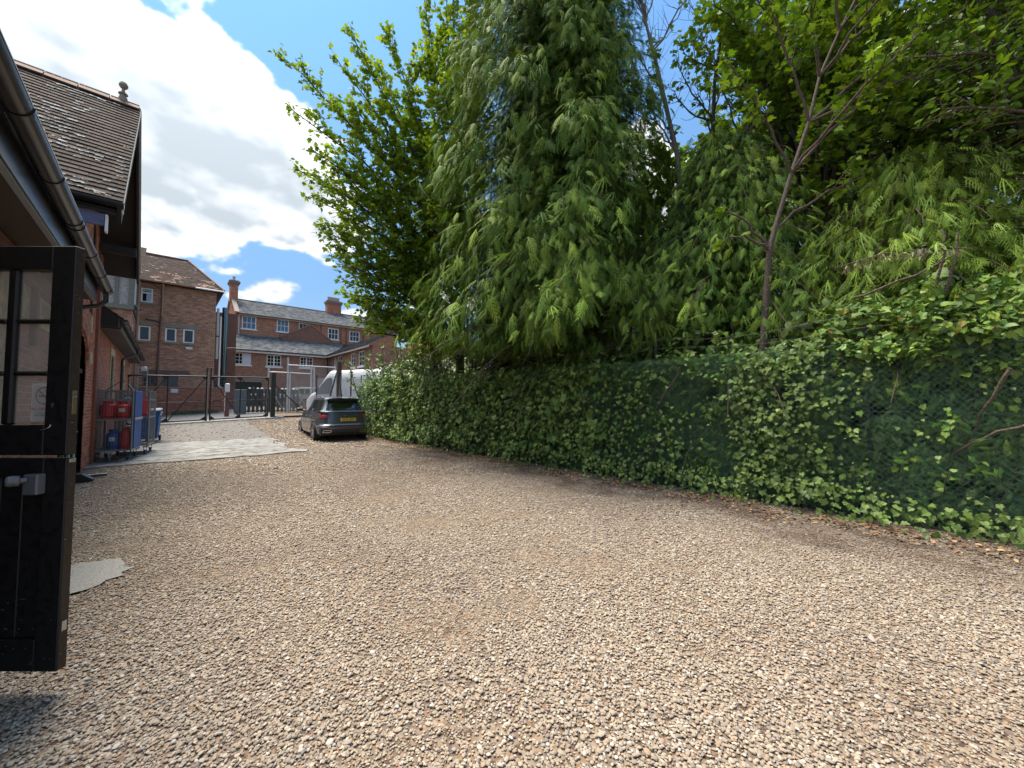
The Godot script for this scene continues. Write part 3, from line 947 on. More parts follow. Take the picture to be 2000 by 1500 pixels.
# ---------------------------------------------------------------- the front range with the open stable door
func front_range():
	var t := thing("timbered_front_range", "low range nearest the camera with cream panels, black gutter and open stable door", "building", yard(-1.27, 0, 4.0))
	var wall := right_side(Vector3.ZERO)
	bricks(t, wall, rect(2.75, -0.05, 5.02, 2.5), [], pal3([[0.30, 0.13, 0.09], [0.27, 0.115, 0.08], [0.33, 0.16, 0.11], [0.24, 0.10, 0.075]]), 300, "pale_mortar")
	var cream := mat("cream_render", lin(0.50, 0.41, 0.26), 0.9, 0.0, tex("concrete_tone", FastNoiseLite.TYPE_SIMPLEX, 0.012, 0.55, 1.0, 512, 6), 0.5)
	block(t, "render_panel", wall * Vector3(1.55, 2.72, -0.05), Vector3(0.1, 1.1, 6.94), cream)
	block(t, "cream_jamb", wall * Vector3(2.3, 1.08, -0.052), Vector3(0.11, 2.17, 0.88), cream)
	var brown := mat("brown_timber", lin(0.12, 0.055, 0.035), 0.75, 0.0, tex("worn", FastNoiseLite.TYPE_SIMPLEX, 0.02, 0.8, 1.2), 0.7)
	block(t, "wall_plate", wall * Vector3(1.55, 3.0, 0.04), Vector3(0.10, 0.20, 6.94), brown, 0.008)
	for x in [0.4, 2.0, 3.6]: block(t, "timber_post", wall * Vector3(x, 2.55, 0.025), Vector3(0.07, 0.70, 0.14), brown, 0.006)
	block(t, "core_wall", Vector3(-2.6, 1.6, -1.2), Vector3(5.0, 3.2, 6.6), mat("inner_dark", lin(0.02, 0.018, 0.016), 0.9))
	# eaves
	block(t, "soffit", wall * Vector3(1.6, 3.14, 0.2), Vector3(0.40, 0.025, 7.0), mat("brown_soffit", lin(0.045, 0.03, 0.024), 0.55), 0.003)
	block(t, "fascia", wall * Vector3(1.6, 3.26, 0.405), Vector3(0.03, 0.27, 7.0), black_paint(), 0.004)
	block(t, "fascia_sheen", wall * Vector3(1.6, 3.118, 0.385), Vector3(0.045, 0.012, 7.0), mat("painted_sky_sheen", lin(0.22, 0.25, 0.29), 0.4))  # pale strip painted as the sky reflected in the fascia's lower edge
	gutter(t, wall * Vector3(-1.95, 3.45, 0.50), wall * Vector3(5.42, 3.37, 0.50), 0.075, black_paint(), [0.12, 0.26, 0.40, 0.54, 0.56, 0.70, 0.84, 0.97])
	var sl := 4.6
	var up := Vector3(-1, 1, 0).normalized()
	var xf := Transform3D(Basis(Vector3(0, 0, -1), up, Vector3(0, 0, -1).cross(up)), Vector3(0.46, 3.46, 2.0))
	tiles(t, xf, rect(0, 0, 6.5, sl), TILE_DARK, 0.215, 0.142)
	# swan neck back to the wall
	pipe(t, "downpipe", [wall * Vector3(5.28, 3.30, 0.50), wall * Vector3(5.28, 3.17, 0.50), wall * Vector3(5.28, 3.08, 0.42), wall * Vector3(5.28, 3.0, 0.16), wall * Vector3(5.28, 2.92, 0.09), wall * Vector3(5.28, 0.1, 0.09)], 0.036, black_paint(), 10)
	stable_door(t)

func stable_door(t: Node3D):
	var back := t.transform.affine_inverse()
	var wood := mat("door_stain", lin(0.006, 0.0045, 0.004), 0.5, 0.0, tex("worn", FastNoiseLite.TYPE_SIMPLEX, 0.02, 0.8, 1.2), 1.2)
	wood.roughness_texture = tex("worn", FastNoiseLite.TYPE_SIMPLEX, 0.02, 0.8, 1.2)
	wood.roughness = 0.62
	var edge := mat("door_edge", lin(0.028, 0.017, 0.012), 0.55, 0.0, tex("worn", FastNoiseLite.TYPE_SIMPLEX, 0.02, 0.8, 1.2), 2.0)
	var x1 := -2.334
	var x0 := -3.50
	var zc := -2.075
	# upper leaf
	var m := MB.new()
	m.cbox(Vector3(x1 - 0.0625, 1.7775, zc), Vector3(0.125, 1.115, 0.05), 0.005)
	m.cbox(Vector3(x0 + 0.0625, 1.7775, zc), Vector3(0.125, 1.115, 0.05), 0.005)
	m.cbox(Vector3((x0 + x1) * 0.5, 2.2725, zc), Vector3(x1 - x0 - 0.252, 0.125, 0.047), 0.004)
	m.cbox(Vector3((x0 + x1) * 0.5, 1.299, zc), Vector3(x1 - x0 - 0.252, 0.158, 0.047), 0.004)
	var upper := part(t, "upper_door_leaf", m, wood, back)
	upper.set_meta("label", "glazed upper leaf with small panes and a no smoking notice")
	var gx0 := x0 + 0.126
	var gx1 := x1 - 0.126
	var cols := 4
	var mw := 0.05
	var pw := (gx1 - gx0 - mw * (cols - 1)) / cols
	var pane := mat("dusty_glass", lin(0.62, 0.58, 0.52, 0.34), 0.2)
	pane.transparency = BaseMaterial3D.TRANSPARENCY_ALPHA
	for c in range(1, cols):
		var mu := MB.new()
		mu.cbox(Vector3(gx1 - c * pw - (c - 0.5) * mw, 1.794, zc), Vector3(mw, 0.83, 0.036), 0.008)
		part(upper, "muntin", mu, wood)
	var ys := [1.378, 1.650, 1.930, 2.210]
	for r in [1, 2]:
		for c in cols:
			var cx := gx1 - pw * 0.5 - c * (pw + mw)
			var mu := MB.new()
			mu.cbox(Vector3(cx, ys[r], zc), Vector3(pw - 0.002, 0.024, 0.034), 0.007)
			part(upper, "muntin", mu, wood)
	for r in 3:
		for c in cols:
			var cx := gx1 - pw * 0.5 - c * (pw + mw)
			var g := MB.new()
			g.quad(Vector3(cx - pw * 0.5, ys[r] + 0.011, zc - 0.004), Vector3(cx + pw * 0.5, ys[r] + 0.011, zc - 0.004), Vector3(cx + pw * 0.5, ys[r + 1] - 0.011, zc - 0.004), Vector3(cx - pw * 0.5, ys[r + 1] - 0.011, zc - 0.004))
			part(upper, "pane", g, pane)
	notice(upper, Vector3(gx1 - 0.043, 1.497, zc - 0.009))
	# furniture of the upper leaf: lock plate in the edge, keyhole, casement stay
	var lp := MB.new()
	lp.cbox(Vector3(x1 + 0.001, 1.497, zc - 0.002), Vector3(0.004, 0.125, 0.022), 0.001)
	part(upper, "lock_plate", lp, mat("tarnished_brass", lin(0.22, 0.19, 0.12), 0.45, 0.7))
	var bolt := MB.new()
	bolt.box(Vector3(x1 + 0.004, 1.527, zc - 0.002), Vector3(0.005, 0.012, 0.014))
	bolt.box(Vector3(x1 + 0.0035, 1.552, zc - 0.002), Vector3(0.003, 0.010, 0.008))
	part(upper, "lock_bolt", bolt, mat("steel", lin(0.45, 0.45, 0.44), 0.35, 0.8))
	var kh := MB.new()
	kh.lathe([[0.0, 0.004], [0.007, 0.003], [0.008, 0.0]], 12, Transform3D(Basis(Vector3.RIGHT, PI / 2), Vector3(x1 - 0.085, 1.485, zc + 0.025)))
	kh.box(Vector3(x1 - 0.085, 1.475, zc + 0.0255), Vector3(0.006, 0.014, 0.002))
	part(upper, "keyhole_cover", kh, mat("dull_metal", lin(0.10, 0.095, 0.09), 0.5, 0.5))
	var stay := MB.new()
	stay.tube([Vector3(x1 - 0.13, 1.352, zc + 0.03), Vector3(x1 - 0.105, 1.357, zc + 0.036), Vector3(x1 - 0.088, 1.364, zc + 0.034), Vector3(x1 - 0.082, 1.374, zc + 0.03), Vector3(x1 - 0.088, 1.38, zc + 0.028)], 0.004, 0.003, 6)
	part(upper, "hook", stay, mat("steel", lin(0.45, 0.45, 0.44), 0.35, 0.8))
	var ed := MB.new()
	ed.quad(Vector3(x1 + 0.0006, 1.226, -2.056), Vector3(x1 + 0.0006, 1.226, -2.094), Vector3(x1 + 0.0006, 2.33, -2.094), Vector3(x1 + 0.0006, 2.33, -2.056))
	part(upper, "closing_edge", ed, edge)
	# lower leaf: frame and upright boards
	var l := MB.new()
	var lx := x1 + 0.006
	l.cbox(Vector3(lx - 0.06, 0.662, zc), Vector3(0.12, 1.082, 0.05), 0.005)
	l.cbox(Vector3(x0 + 0.06, 0.662, zc), Vector3(0.12, 1.082, 0.05), 0.005)
	l.cbox(Vector3((x0 + lx) * 0.5, 1.153, zc), Vector3(lx - x0 - 0.242, 0.10, 0.047), 0.004)
	l.cbox(Vector3((x0 + lx) * 0.5, 0.20, zc), Vector3(lx - x0 - 0.242, 0.158, 0.047), 0.004)
	var lower := part(t, "lower_door_leaf", l, wood, back)
	for k in 8:
		var w := (lx - x0 - 0.242) / 8.0
		var pb := MB.new()
		pb.cbox(Vector3(x0 + 0.121 + w * (k + 0.5), 0.692, zc - 0.004), Vector3(w - 0.003, 0.82, 0.03), 0.004)
		part(lower, "plank", pb, wood)
	var e2 := MB.new()
	e2.quad(Vector3(lx + 0.0006, 0.126, -2.056), Vector3(lx + 0.0006, 0.126, -2.094), Vector3(lx + 0.0006, 1.198, -2.094), Vector3(lx + 0.0006, 1.198, -2.056))
	part(lower, "closing_edge", e2, edge)
	flecks(lower, "mud_specks", Transform3D(Basis.IDENTITY, Vector3(0, 0, zc + 0.0255)), x0 + 0.5, lx - 0.005, 0.14, 0.5, 60, 0.012, pal3([[0.07, 0.055, 0.042], [0.045, 0.035, 0.028]]), 0.0, 12.0)
	flecks(lower, "paint_chips", Transform3D(Basis(Vector3(0, 0, -1), Vector3.UP, Vector3.RIGHT), Vector3(lx + 0.001, 0, zc)), -0.022, 0.022, 0.15, 1.15, 26, 0.010, pal3([[0.16, 0.11, 0.075], [0.09, 0.06, 0.045]]), 0.0, 14.0)
	flecks(upper, "paint_chips", Transform3D(Basis(Vector3(0, 0, -1), Vector3.UP, Vector3.RIGHT), Vector3(x1 + 0.001, 0, zc)), -0.022, 0.022, 1.25, 2.30, 22, 0.010, pal3([[0.16, 0.11, 0.075], [0.09, 0.06, 0.045]]), 0.0, 15.0)
	var lock := MB.new()
	lock.cbox(Vector3(lx - 0.135, 1.075, zc + 0.047), Vector3(0.075, 0.105, 0.044), 0.006)
	part(lower, "rim_lock", lock, mat("grey_enamel", lin(0.12, 0.123, 0.127), 0.5, 0.2))
	var knob := MB.new()
	knob.lathe([[0.014, 0.0], [0.014, 0.02], [0.024, 0.024], [0.027, 0.035], [0.026, 0.06], [0.022, 0.068], [0.0, 0.069]], 18, Transform3D(Basis(Vector3.RIGHT, PI / 2).rotated(Vector3.UP, -0.75), Vector3(lx - 0.150, 1.10, zc + 0.066)))
	part(lower, "knob", knob, mat("grey_enamel", lin(0.12, 0.123, 0.127), 0.5, 0.2))
	var clip := MB.new()
	clip.cbox(Vector3(lx + 0.002, 1.19, zc), Vector3(0.008, 0.018, 0.03), 0.002)
	clip.cbox(Vector3(lx + 0.002, 0.34, zc), Vector3(0.005, 0.05, 0.022), 0.001)
	part(lower, "strike_plate", clip, mat("steel", lin(0.45, 0.45, 0.44), 0.35, 0.8))

func lettering(am: ArrayMesh, words: String, size: float, where: Transform3D, m: Material, bold := false, depth := 0.0008):
	if words == "": return
	var f := SystemFont.new()
	f.font_names = PackedStringArray(["Droid Sans"])
	if bold: f.font_weight = 700
	var tm := TextMesh.new()
	tm.font = f
	tm.text = words
	tm.font_size = 64
	tm.pixel_size = size / 64.0
	tm.depth = depth
	var ar := tm.get_mesh_arrays()
	var vs: PackedVector3Array = ar[Mesh.ARRAY_VERTEX]
	var ns: PackedVector3Array = ar[Mesh.ARRAY_NORMAL]
	for i in vs.size():
		vs[i] = where * vs[i]
		ns[i] = (where.basis * ns[i]).normalized()
	var fresh := []
	fresh.resize(Mesh.ARRAY_MAX)
	fresh[Mesh.ARRAY_VERTEX] = vs
	fresh[Mesh.ARRAY_NORMAL] = ns
	fresh[Mesh.ARRAY_INDEX] = ar[Mesh.ARRAY_INDEX]
	am.add_surface_from_arrays(Mesh.PRIMITIVE_TRIANGLES, fresh)
	am.surface_set_material(am.get_surface_count() - 1, m)

func notice(parent: Node, c: Vector3):
	var am := ArrayMesh.new()
	var card := MB.new()
	card.box(c, Vector3(0.135, 0.20, 0.0012))
	card.add_to(am, mat("notice_card", lin(0.62, 0.60, 0.55), 0.6))
	var red := mat("notice_red", lin(0.50, 0.06, 0.06), 0.6)
	var ring := MB.new()
	var o := c + Vector3(0, 0.035, 0.0012)
	for k in 40:
		var a := TAU * k / 40.0
		var b := TAU * (k + 1) / 40.0
		ring.quad(o + Vector3(cos(a), sin(a), 0) * 0.040, o + Vector3(cos(a), sin(a), 0) * 0.048, o + Vector3(cos(b), sin(b), 0) * 0.048, o + Vector3(cos(b), sin(b), 0) * 0.040)
	ring.box(o + Vector3(0, 0, 0.0008), Vector3(0.084, 0.008, 0.0006), Basis(Vector3.BACK, -PI / 4))
	ring.add_to(am, red)
	var blk := mat("notice_black", lin(0.03, 0.03, 0.03), 0.6)
	var cig := MB.new()
	cig.box(o + Vector3(-0.008, -0.002, 0.0002), Vector3(0.044, 0.008, 0.0006))
	for k in 7:
		var a := PI * k / 7.0
		cig.box(o + Vector3(0.012 + 0.012 * cos(a), 0.017 + 0.009 * sin(a), 0.0002), Vector3(0.006, 0.0022, 0.0006), Basis(Vector3.BACK, a + PI / 2))
	cig.add_to(am, blk)
	lettering(am, "NO SMOKING", 0.0205, Transform3D(Basis.IDENTITY, c + Vector3(0, -0.036, 0.001)), red, true)
	lettering(am, "It is against the law to", 0.0095, Transform3D(Basis.IDENTITY, c + Vector3(0, -0.058, 0.001)), blk)
	lettering(am, "smoke in these premises", 0.0095, Transform3D(Basis.IDENTITY, c + Vector3(0, -0.071, 0.001)), blk)
	var mi := MeshInstance3D.new()
	mi.name = "notice"
	mi.mesh = am
	parent.add_child(mi, true)

# ---------------------------------------------------------------- the low range beyond the gable
func low_range():
	var t := thing("low_brick_range", "low red brick range with stone dressed windows between gabled wing and gate", "building", yard(-1.27, 0, 20.0))
	var wall := right_side(Vector3.ZERO)
	var hs := [hole(-2.9, 1.35, -2.0, 2.95), hole(1.5, 1.35, 2.4, 2.95), hole(5.2, 0.0, 6.1, 2.6)]
	bricks(t, wall, rect(-6.15, -0.1, 6.2, 3.5), hs, pal3(BRICK_RED), 0, "pale_mortar")
	for x in [-2.9, 1.5]:
		window(t, wall, x, 1.35, x + 0.9, 2.95, 2, 1, 2, black_timber(), stone_cream(), null, 0.07, 0.14)
		block(t, "lintel", wall * Vector3(x + 0.45, 3.06, 0.012), Vector3(0.05, 0.22, 1.25), stone_cream(), 0.006)
		for e in [-0.06, 0.96]: block(t, "stone_jamb", wall * Vector3(x + e, 2.15, 0.012), Vector3(0.05, 1.58, 0.11), stone_cream(), 0.006)
	block(t, "doorway", wall * Vector3(5.65, 1.3, -0.12), Vector3(0.06, 2.6, 0.9), black_timber())
	block(t, "core_wall", Vector3(-2.6, 1.7, 0), Vector3(5.0, 3.4, 12.2), mat("inner_dark", lin(0.02, 0.018, 0.016), 0.9))
	bricks(t, front(Vector3(-5.0, 0, -6.2)), rect(0, 0, 5, 3.5), [], pal3(BRICK_RED))
	block(t, "soffit", wall * Vector3(0, 3.36, 0.19), Vector3(0.38, 0.025, 12.5), mat("brown_soffit", lin(0.045, 0.03, 0.024), 0.55), 0.003)
	block(t, "fascia", wall * Vector3(0, 3.46, 0.375), Vector3(0.03, 0.24, 12.5), mat("grey_brown_fascia", lin(0.085, 0.075, 0.068), 0.5), 0.004)
	gutter(t, wall * Vector3(-6.3, 3.56, 0.46), wall * Vector3(6.3, 3.56, 0.46), 0.07, black_paint(), [0.03, 0.11, 0.19, 0.27, 0.35, 0.43, 0.51, 0.59, 0.67, 0.75, 0.83, 0.91, 0.98])
	var up := Vector3(-1.0, 0.8, 0).normalized()
	tiles(t, Transform3D(Basis(Vector3(0, 0, -1), up, Vector3(0, 0, -1).cross(up)), Vector3(0.44, 3.57, 6.25)), rect(0, 0, 12.5, 3.4), TILE_DARK, 0.215, 0.142)
	var g := MB.new()
	g.prism(PackedVector2Array([Vector2(0.42, 3.32), Vector2(0.42, 3.55), Vector2(-0.4, 4.2), Vector2(-3.0, 4.2), Vector2(-3.0, 3.32)]), front(Vector3(0, 0, 6.22)), 0.04)
	part(t, "gable_board", g, black_timber())
	pipe(t, "downpipe", [wall * Vector3(1.2, 3.5, 0.46), wall * Vector3(1.2, 3.33, 0.44), wall * Vector3(0.6, 3.1, 0.09), wall * Vector3(0.5, 3.02, 0.07), wall * Vector3(0.5, 0.0, 0.07)], 0.038, black_paint(), 8)
	block(t, "floodlight", wall * Vector3(6.0, 3.1, 0.5), Vector3(0.22, 0.2, 0.14), mat("lamp_case", lin(0.62, 0.62, 0.60), 0.4), 0.02)

# ---------------------------------------------------------------- the hip roofed building
func hip_roofed_building():
	var t := thing("hip_roofed_brick_building", "tall brown brick building with hipped tile roof and small white windows behind the gate", "building", yard(0, 0, 33.0))
	var br := pal3(BRICK_BROWN)
	var wall := front(Vector3.ZERO)
	var ws := [[-1.25, 7.67, -0.70, 8.56], [-1.29, 5.28, -0.75, 6.2], [-0.06, 5.31, 0.48, 6.21], [0.81, 5.33, 1.37, 6.23]]
	var hs := []
	for w in ws: hs.append(hole(w[0], w[1], w[2], w[3]))
	hs.append(hole(-1.0, 2.5, -0.35, 3.25)); hs.append(hole(-0.1, 2.5, 0.65, 3.2))
	bricks(t, wall, rect(-5.0, 2.4, 2.46, 9.0), hs, br)
	bricks(t, front(Vector3(0, 0, 0.1)), rect(-1.3, 0.2, 3.1, 2.36), [], pal3(BRICK_RED))
	block(t, "string_course", Vector3(0.9, 2.41, 0.07), Vector3(4.5, 0.09, 0.20), mat("pale_terracotta", lin(0.33, 0.19, 0.14), 0.85), 0.01)
	bricks(t, right_side(Vector3(2.46, 0, 0)), rect(0, 0.2, 6.0, 9.0), [], br)
	block(t, "core_wall", Vector3(-1.3, 4.6, -3.2), Vector3(7.4, 8.8, 6.0), mat("inner_dark", lin(0.02, 0.018, 0.016), 0.9))
	# the set-back bay to the right, its shade put into darker brick colours
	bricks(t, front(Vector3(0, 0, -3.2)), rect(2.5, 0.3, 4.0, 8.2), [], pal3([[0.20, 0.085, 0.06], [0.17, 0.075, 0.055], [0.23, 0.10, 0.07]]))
	var grey := mat("grey_stone", lin(0.27, 0.255, 0.22), 0.9, 0.0, tex("brick_grain", FastNoiseLite.TYPE_SIMPLEX, 0.03, 0.72, 1.12, 512, 5), 1.5)
	for i in 4:
		var w: Array = ws[i]
		var o := window(t, wall, w[0], w[1], w[2], w[3], 1, 1, 1, white_paint(), grey, null, 0.075, 0.13)
		if i == 0:
			var v := MB.new()
			v.box(Vector3((w[0] + w[2]) * 0.5, w[3] - 0.30, -0.04), Vector3(0.5, 0.07, 0.07))
			v.box(Vector3((w[0] + w[2]) * 0.5, w[3] - 0.17, 0.03), Vector3(0.50, 0.03, 0.03))
			v.box(Vector3((w[0] + w[2]) * 0.5, w[3] - 0.27, 0.05), Vector3(0.50, 0.03, 0.03))
			part(o, "vent_light", v, white_paint())
			var bl := MB.new()
			bl.box(Vector3(w[2] - 0.19, w[1] + 0.33, -0.058), Vector3(0.22, 0.5, 0.006))
			part(o, "blind", bl, mat("pale_blind", lin(0.35, 0.45, 0.62), 0.7))
	block(t, "lintel", Vector3(0.74, 6.36, 0.012), Vector3(1.84, 0.24, 0.05), grey, 0.006)
	block(t, "lintel", Vector3(-1.0, 6.33, 0.012), Vector3(0.86, 0.22, 0.05), grey, 0.006)
	block(t, "grey_band", Vector3(0.0, 3.38, 0.012), Vector3(2.4, 0.22, 0.05), mat("dull_band", lin(0.12, 0.09, 0.08), 0.9), 0.006)
	var bars := mat("dark_grille", lin(0.05, 0.05, 0.05), 0.6)
	for q in [[-1.0, 2.5, -0.35, 3.25], [-0.1, 2.5, 0.65, 3.2]]:
		var o := window(t, wall, q[0], q[1], q[2], q[3], 2, 1, 1, mat("grey_frame", lin(0.2, 0.19, 0.17), 0.6), grey, null, 0.05, 0.0)
		var gr := MB.new()
		for k in 9:
			var x: float = q[0] + (q[2] - q[0]) * k / 8.0
			gr.bar(Vector3(x, q[1], 0.02), Vector3(minf(x + 0.35, q[2]), q[3], 0.02), 0.012, 0.012)
			gr.bar(Vector3(x, q[1], 0.03), Vector3(maxf(x - 0.35, q[0]), q[3], 0.03), 0.012, 0.012)
		part(o, "grille", gr, bars)
	# roof: front slope and hip
	var sl := Vector2(2.55, 3.35).length()
	var up := Vector3(0, 2.55, -3.35) / sl
	var xf := Transform3D(Basis(Vector3.RIGHT, up, Vector3(0, -up.z, up.y)), Vector3(0, 9.0, 0.35))
	var tp := [[0.062, 0.045, 0.038], [0.072, 0.050, 0.042], [0.052, 0.040, 0.034], [0.088, 0.058, 0.048], [0.10, 0.066, 0.054]]
	tiles(t, xf, [Vector2(-5, 0), Vector2(2.85, 0), Vector2(1.0, sl), Vector2(-5, sl)], tp, 0.19, 0.13)
	flecks(t, "replaced_tiles", xf, -1.6, 2.5, 0.1, 1.5, 90, 0.17, pal3([[0.36, 0.19, 0.13], [0.42, 0.25, 0.18], [0.40, 0.30, 0.24]]), 0.036, 8.0, 0.134)
	flecks(t, "lichen", xf, -1.6, 2.0, 0.8, sl, 60, 0.09, pal3([[0.45, 0.43, 0.40], [0.40, 0.36, 0.32]]), 0.036, 18.0, 0.134)
	var hl := Vector2(2.55, 1.85).length()
	var hup := Vector3(-1.85, 2.55, 0) / hl
	tiles(t, Transform3D(Basis(Vector3(0, 0, -1), hup, Vector3(0, 0, -1).cross(hup)), Vector3(2.85, 9.0, 0.35)), [Vector2(0, 0), Vector2(6.7, 0), Vector2(3.35, hl)], tp, 0.19, 0.13)
	var bup := Vector3(0, 2.55, 3.35) / sl
	tiles(t, Transform3D(Basis(Vector3.LEFT, bup, Vector3.LEFT.cross(bup)), Vector3(0, 9.0, -6.35)), [Vector2(-2.85, 0), Vector2(5, 0), Vector2(5, sl), Vector2(-1.0, sl)], tp, 0.19, 0.3)
	var hip := MB.new()
	for k in 14:
		var a := Vector3(2.85, 9.05, 0.35).lerp(Vector3(1.0, 11.6, -3.0), k / 14.0)
		var b := Vector3(2.85, 9.05, 0.35).lerp(Vector3(1.0, 11.6, -3.0), (k + 1) / 14.0)
		hip.tube([a, b + Vector3(0, 0.03, 0)], 0.075, 0.065, 7)
	part(t, "hip_tiles", hip, mat("hip_clay", lin(0.23, 0.16, 0.125), 0.85))
	var rd := MB.new()
	for k in 14:
		rd.tube([Vector3(1.0 - k * 0.45, 11.6, -3.0), Vector3(0.56 - k * 0.45, 11.6, -3.0)], 0.08, 0.08, 8)
	part(t, "ridge_tiles", rd, mat("hip_clay", lin(0.23, 0.16, 0.125), 0.85))
	# eaves and pipes
	var tan := mat("tan_paint", lin(0.30, 0.19, 0.12), 0.6)
	gutter(t, Vector3(-1.6, 8.98, 0.42), Vector3(1.3, 8.98, 0.42), 0.06, tan, [0.2, 0.5, 0.8])
	block(t, "white_gutter", Vector3(2.1, 8.96, 0.42), Vector3(1.55, 0.09, 0.1), white_paint(), 0.02)
	block(t, "soffit", Vector3(-1.1, 8.93, 0.17), Vector3(7.9, 0.03, 0.34), black_timber())
	block(t, "soffit", Vector3(2.65, 8.93, -3.0), Vector3(0.38, 0.03, 6.6), black_timber())
	pipe(t, "downpipe", [Vector3(-0.25, 8.9, 0.40), Vector3(-0.25, 8.75, 0.3), Vector3(-0.25, 8.5, 0.08), Vector3(-0.25, 6.9, 0.08)], 0.055, tan)
	pipe(t, "downpipe", [Vector3(-0.27, 6.9, 0.08), Vector3(-0.33, 5.0, 0.08), Vector3(-0.33, 2.5, 0.08)], 0.055, mat("rust_pipe", lin(0.16, 0.085, 0.06), 0.7))
	pipe(t, "waste_pipe", [Vector3(-1.0, 6.62, 0.07), Vector3(-0.5, 6.57, 0.07), Vector3(-0.36, 6.45, 0.07)], 0.045, mat("dark_pipe", lin(0.07, 0.05, 0.045), 0.6))
	pipe(t, "downpipe", [Vector3(-1.33, 8.9, 0.30), Vector3(-1.34, 8.5, 0.2), Vector3(-1.36, 3.4, 0.2), Vector3(-1.36, 0.5, 0.2)], 0.06, tan)
	block(t, "wall_lamp", Vector3(1.12, 4.98, 0.06), Vector3(0.36, 0.18, 0.12), mat("lamp_case", lin(0.62, 0.62, 0.60), 0.4), 0.03)
	pipe(t, "cable", [Vector3(-0.9, 4.8, 0.05), Vector3(-0.5, 4.75, 0.05), Vector3(-0.4, 5.0, 0.05)], 0.015, mat("lamp_case", lin(0.62, 0.62, 0.60), 0.4), 5)
	for q in [[2.35, 6.0, 7.9], [2.38, 4.4, 5.9]]:
		block(t, "vent_duct", Vector3(2.6, (q[1] + q[2]) * 0.5, -0.15), Vector3(0.14, q[2] - q[1], 0.2), mat("pale_duct", lin(0.42, 0.40, 0.36), 0.6), 0.03)
	pipe(t, "soil_pipe", [Vector3(2.78, 0.7, -0.4), Vector3(2.78, 7.4, -0.4)], 0.05, white_paint())
	# projecting wing with the timbered oriel
	var wz := 4.0
	bricks(t, front(Vector3(0, 0, wz)), rect(-4.6, 0.2, -1.42, 6.42), [], br)
	bricks(t, right_side(Vector3(-1.42, 0, wz)), rect(0, 0.2, 4.0, 6.42), [hole(0.9, 4.4, 1.7, 5.9)], br)
	window(t, right_side(Vector3(-1.42, 0, wz)), 0.9, 4.4, 1.7, 5.9, 1, 1, 1, white_paint(), grey, null, 0.08, 0.12)
	block(t, "core_wall", Vector3(-3.1, 4.4, 2.0), Vector3(3.2, 8.4, 3.9), mat("inner_dark", lin(0.02, 0.018, 0.016), 0.9))
	var oak := mat("grey_green_timber", lin(0.16, 0.17, 0.14), 0.8, 0.0, tex("worn", FastNoiseLite.TYPE_SIMPLEX, 0.02, 0.8, 1.2), 0.7)
	for x in [-2.62, -2.02, -1.46]: block(t, "oriel_post", Vector3(x, 7.4, wz + 0.10), Vector3(0.14 if x < -1.5 else 0.2, 1.95, 0.2), oak, 0.012)
	for y in [6.52, 8.28]: block(t, "oriel_rail", Vector3(-2.9, y, wz + 0.105), Vector3(3.1, 0.24 if y < 7 else 0.12, 0.22), oak, 0.012)
	var pebble := mat("pebbledash", lin(0.56, 0.55, 0.53), 0.95, 0.0, tex("dash", FastNoiseLite.TYPE_VALUE, 0.16, 0.45, 1.1, 512, 3), 0.7)
	for q in [[-2.55, -2.09], [-1.95, -1.56], [-3.4, -2.69]]: block(t, "render_panel", Vector3((q[0] + q[1]) * 0.5, 7.42, wz + 0.06), Vector3(q[1] - q[0], 1.6, 0.1), pebble)
	window(t, right_side(Vector3(-1.33, 0, wz)), 0.25, 6.75, 1.35, 8.2, 2, 1, 2, white_paint(), oak, null, 0.07, 0.1)
	block(t, "oriel_side", Vector3(-1.44, 7.4, wz - 1.9), Vector3(0.16, 1.95, 3.6), mat("dark_side", lin(0.05, 0.05, 0.05), 0.8))
	var wl := Vector2(2.4, 3.6).length()
	var wup := Vector3(0, 2.4, -3.6) / wl
	tiles(t, Transform3D(Basis(Vector3.RIGHT, wup, Vector3(0, -wup.z, wup.y)), Vector3(-4.8, 8.42, wz + 0.4)), rect(0, 0, 3.75, wl), tp, 0.19, 0.13)
	block(t, "oriel_gutter", Vector3(-2.9, 8.40, wz + 0.42), Vector3(3.7, 0.09, 0.1), mat("tan_gutter", lin(0.34, 0.27, 0.19), 0.6), 0.02)

# ---------------------------------------------------------------- the slate roofed buildings at the back
func chimney(parent: Node, ce: Vector3, w: float, d: float, h: float, pots: int, pal: Array):
	bricks(parent, front(ce + Vector3(0, 0, d * 0.5)), rect(-w * 0.5, 0, w * 0.5, h), [], pal)
	bricks(parent, left_side(ce + Vector3(-w * 0.5, 0, 0)), rect(-d * 0.5, 0, d * 0.5, h), [], pal)
	block(parent, "chimney_core", ce + Vector3(0, h * 0.5, 0), Vector3(w - 0.01, h, d - 0.01), mat("chimney_brick", lin(0.24, 0.11, 0.075), 0.9))
	var cap := MB.new()
	cap.box(ce + Vector3(0, h + 0.08, 0), Vector3(w + 0.14, 0.16, d + 0.14))
	cap.box(ce + Vector3(0, h + 0.24, 0), Vector3(w + 0.30, 0.16, d + 0.30))
	cap.box(ce + Vector3(0, h + 0.37, 0), Vector3(w + 0.12, 0.10, d + 0.12))
	part(parent, "chimney_cap", cap, mat("cap_stone", lin(0.20, 0.15, 0.12), 0.9))
	for k in pots:
		var pot := MB.new()
		pot.lathe([[0.12, 0.0], [0.115, 0.35], [0.14, 0.38], [0.14, 0.46], [0.10, 0.46]], 10)
		part(parent, "chimney_pot", pot, mat("buff_pot", lin(0.40, 0.34, 0.26), 0.85), Transform3D(Basis.IDENTITY, ce + Vector3((k - (pots - 1) * 0.5) * (w * 0.86 / maxf(1, pots)), h + 0.42, 0)))

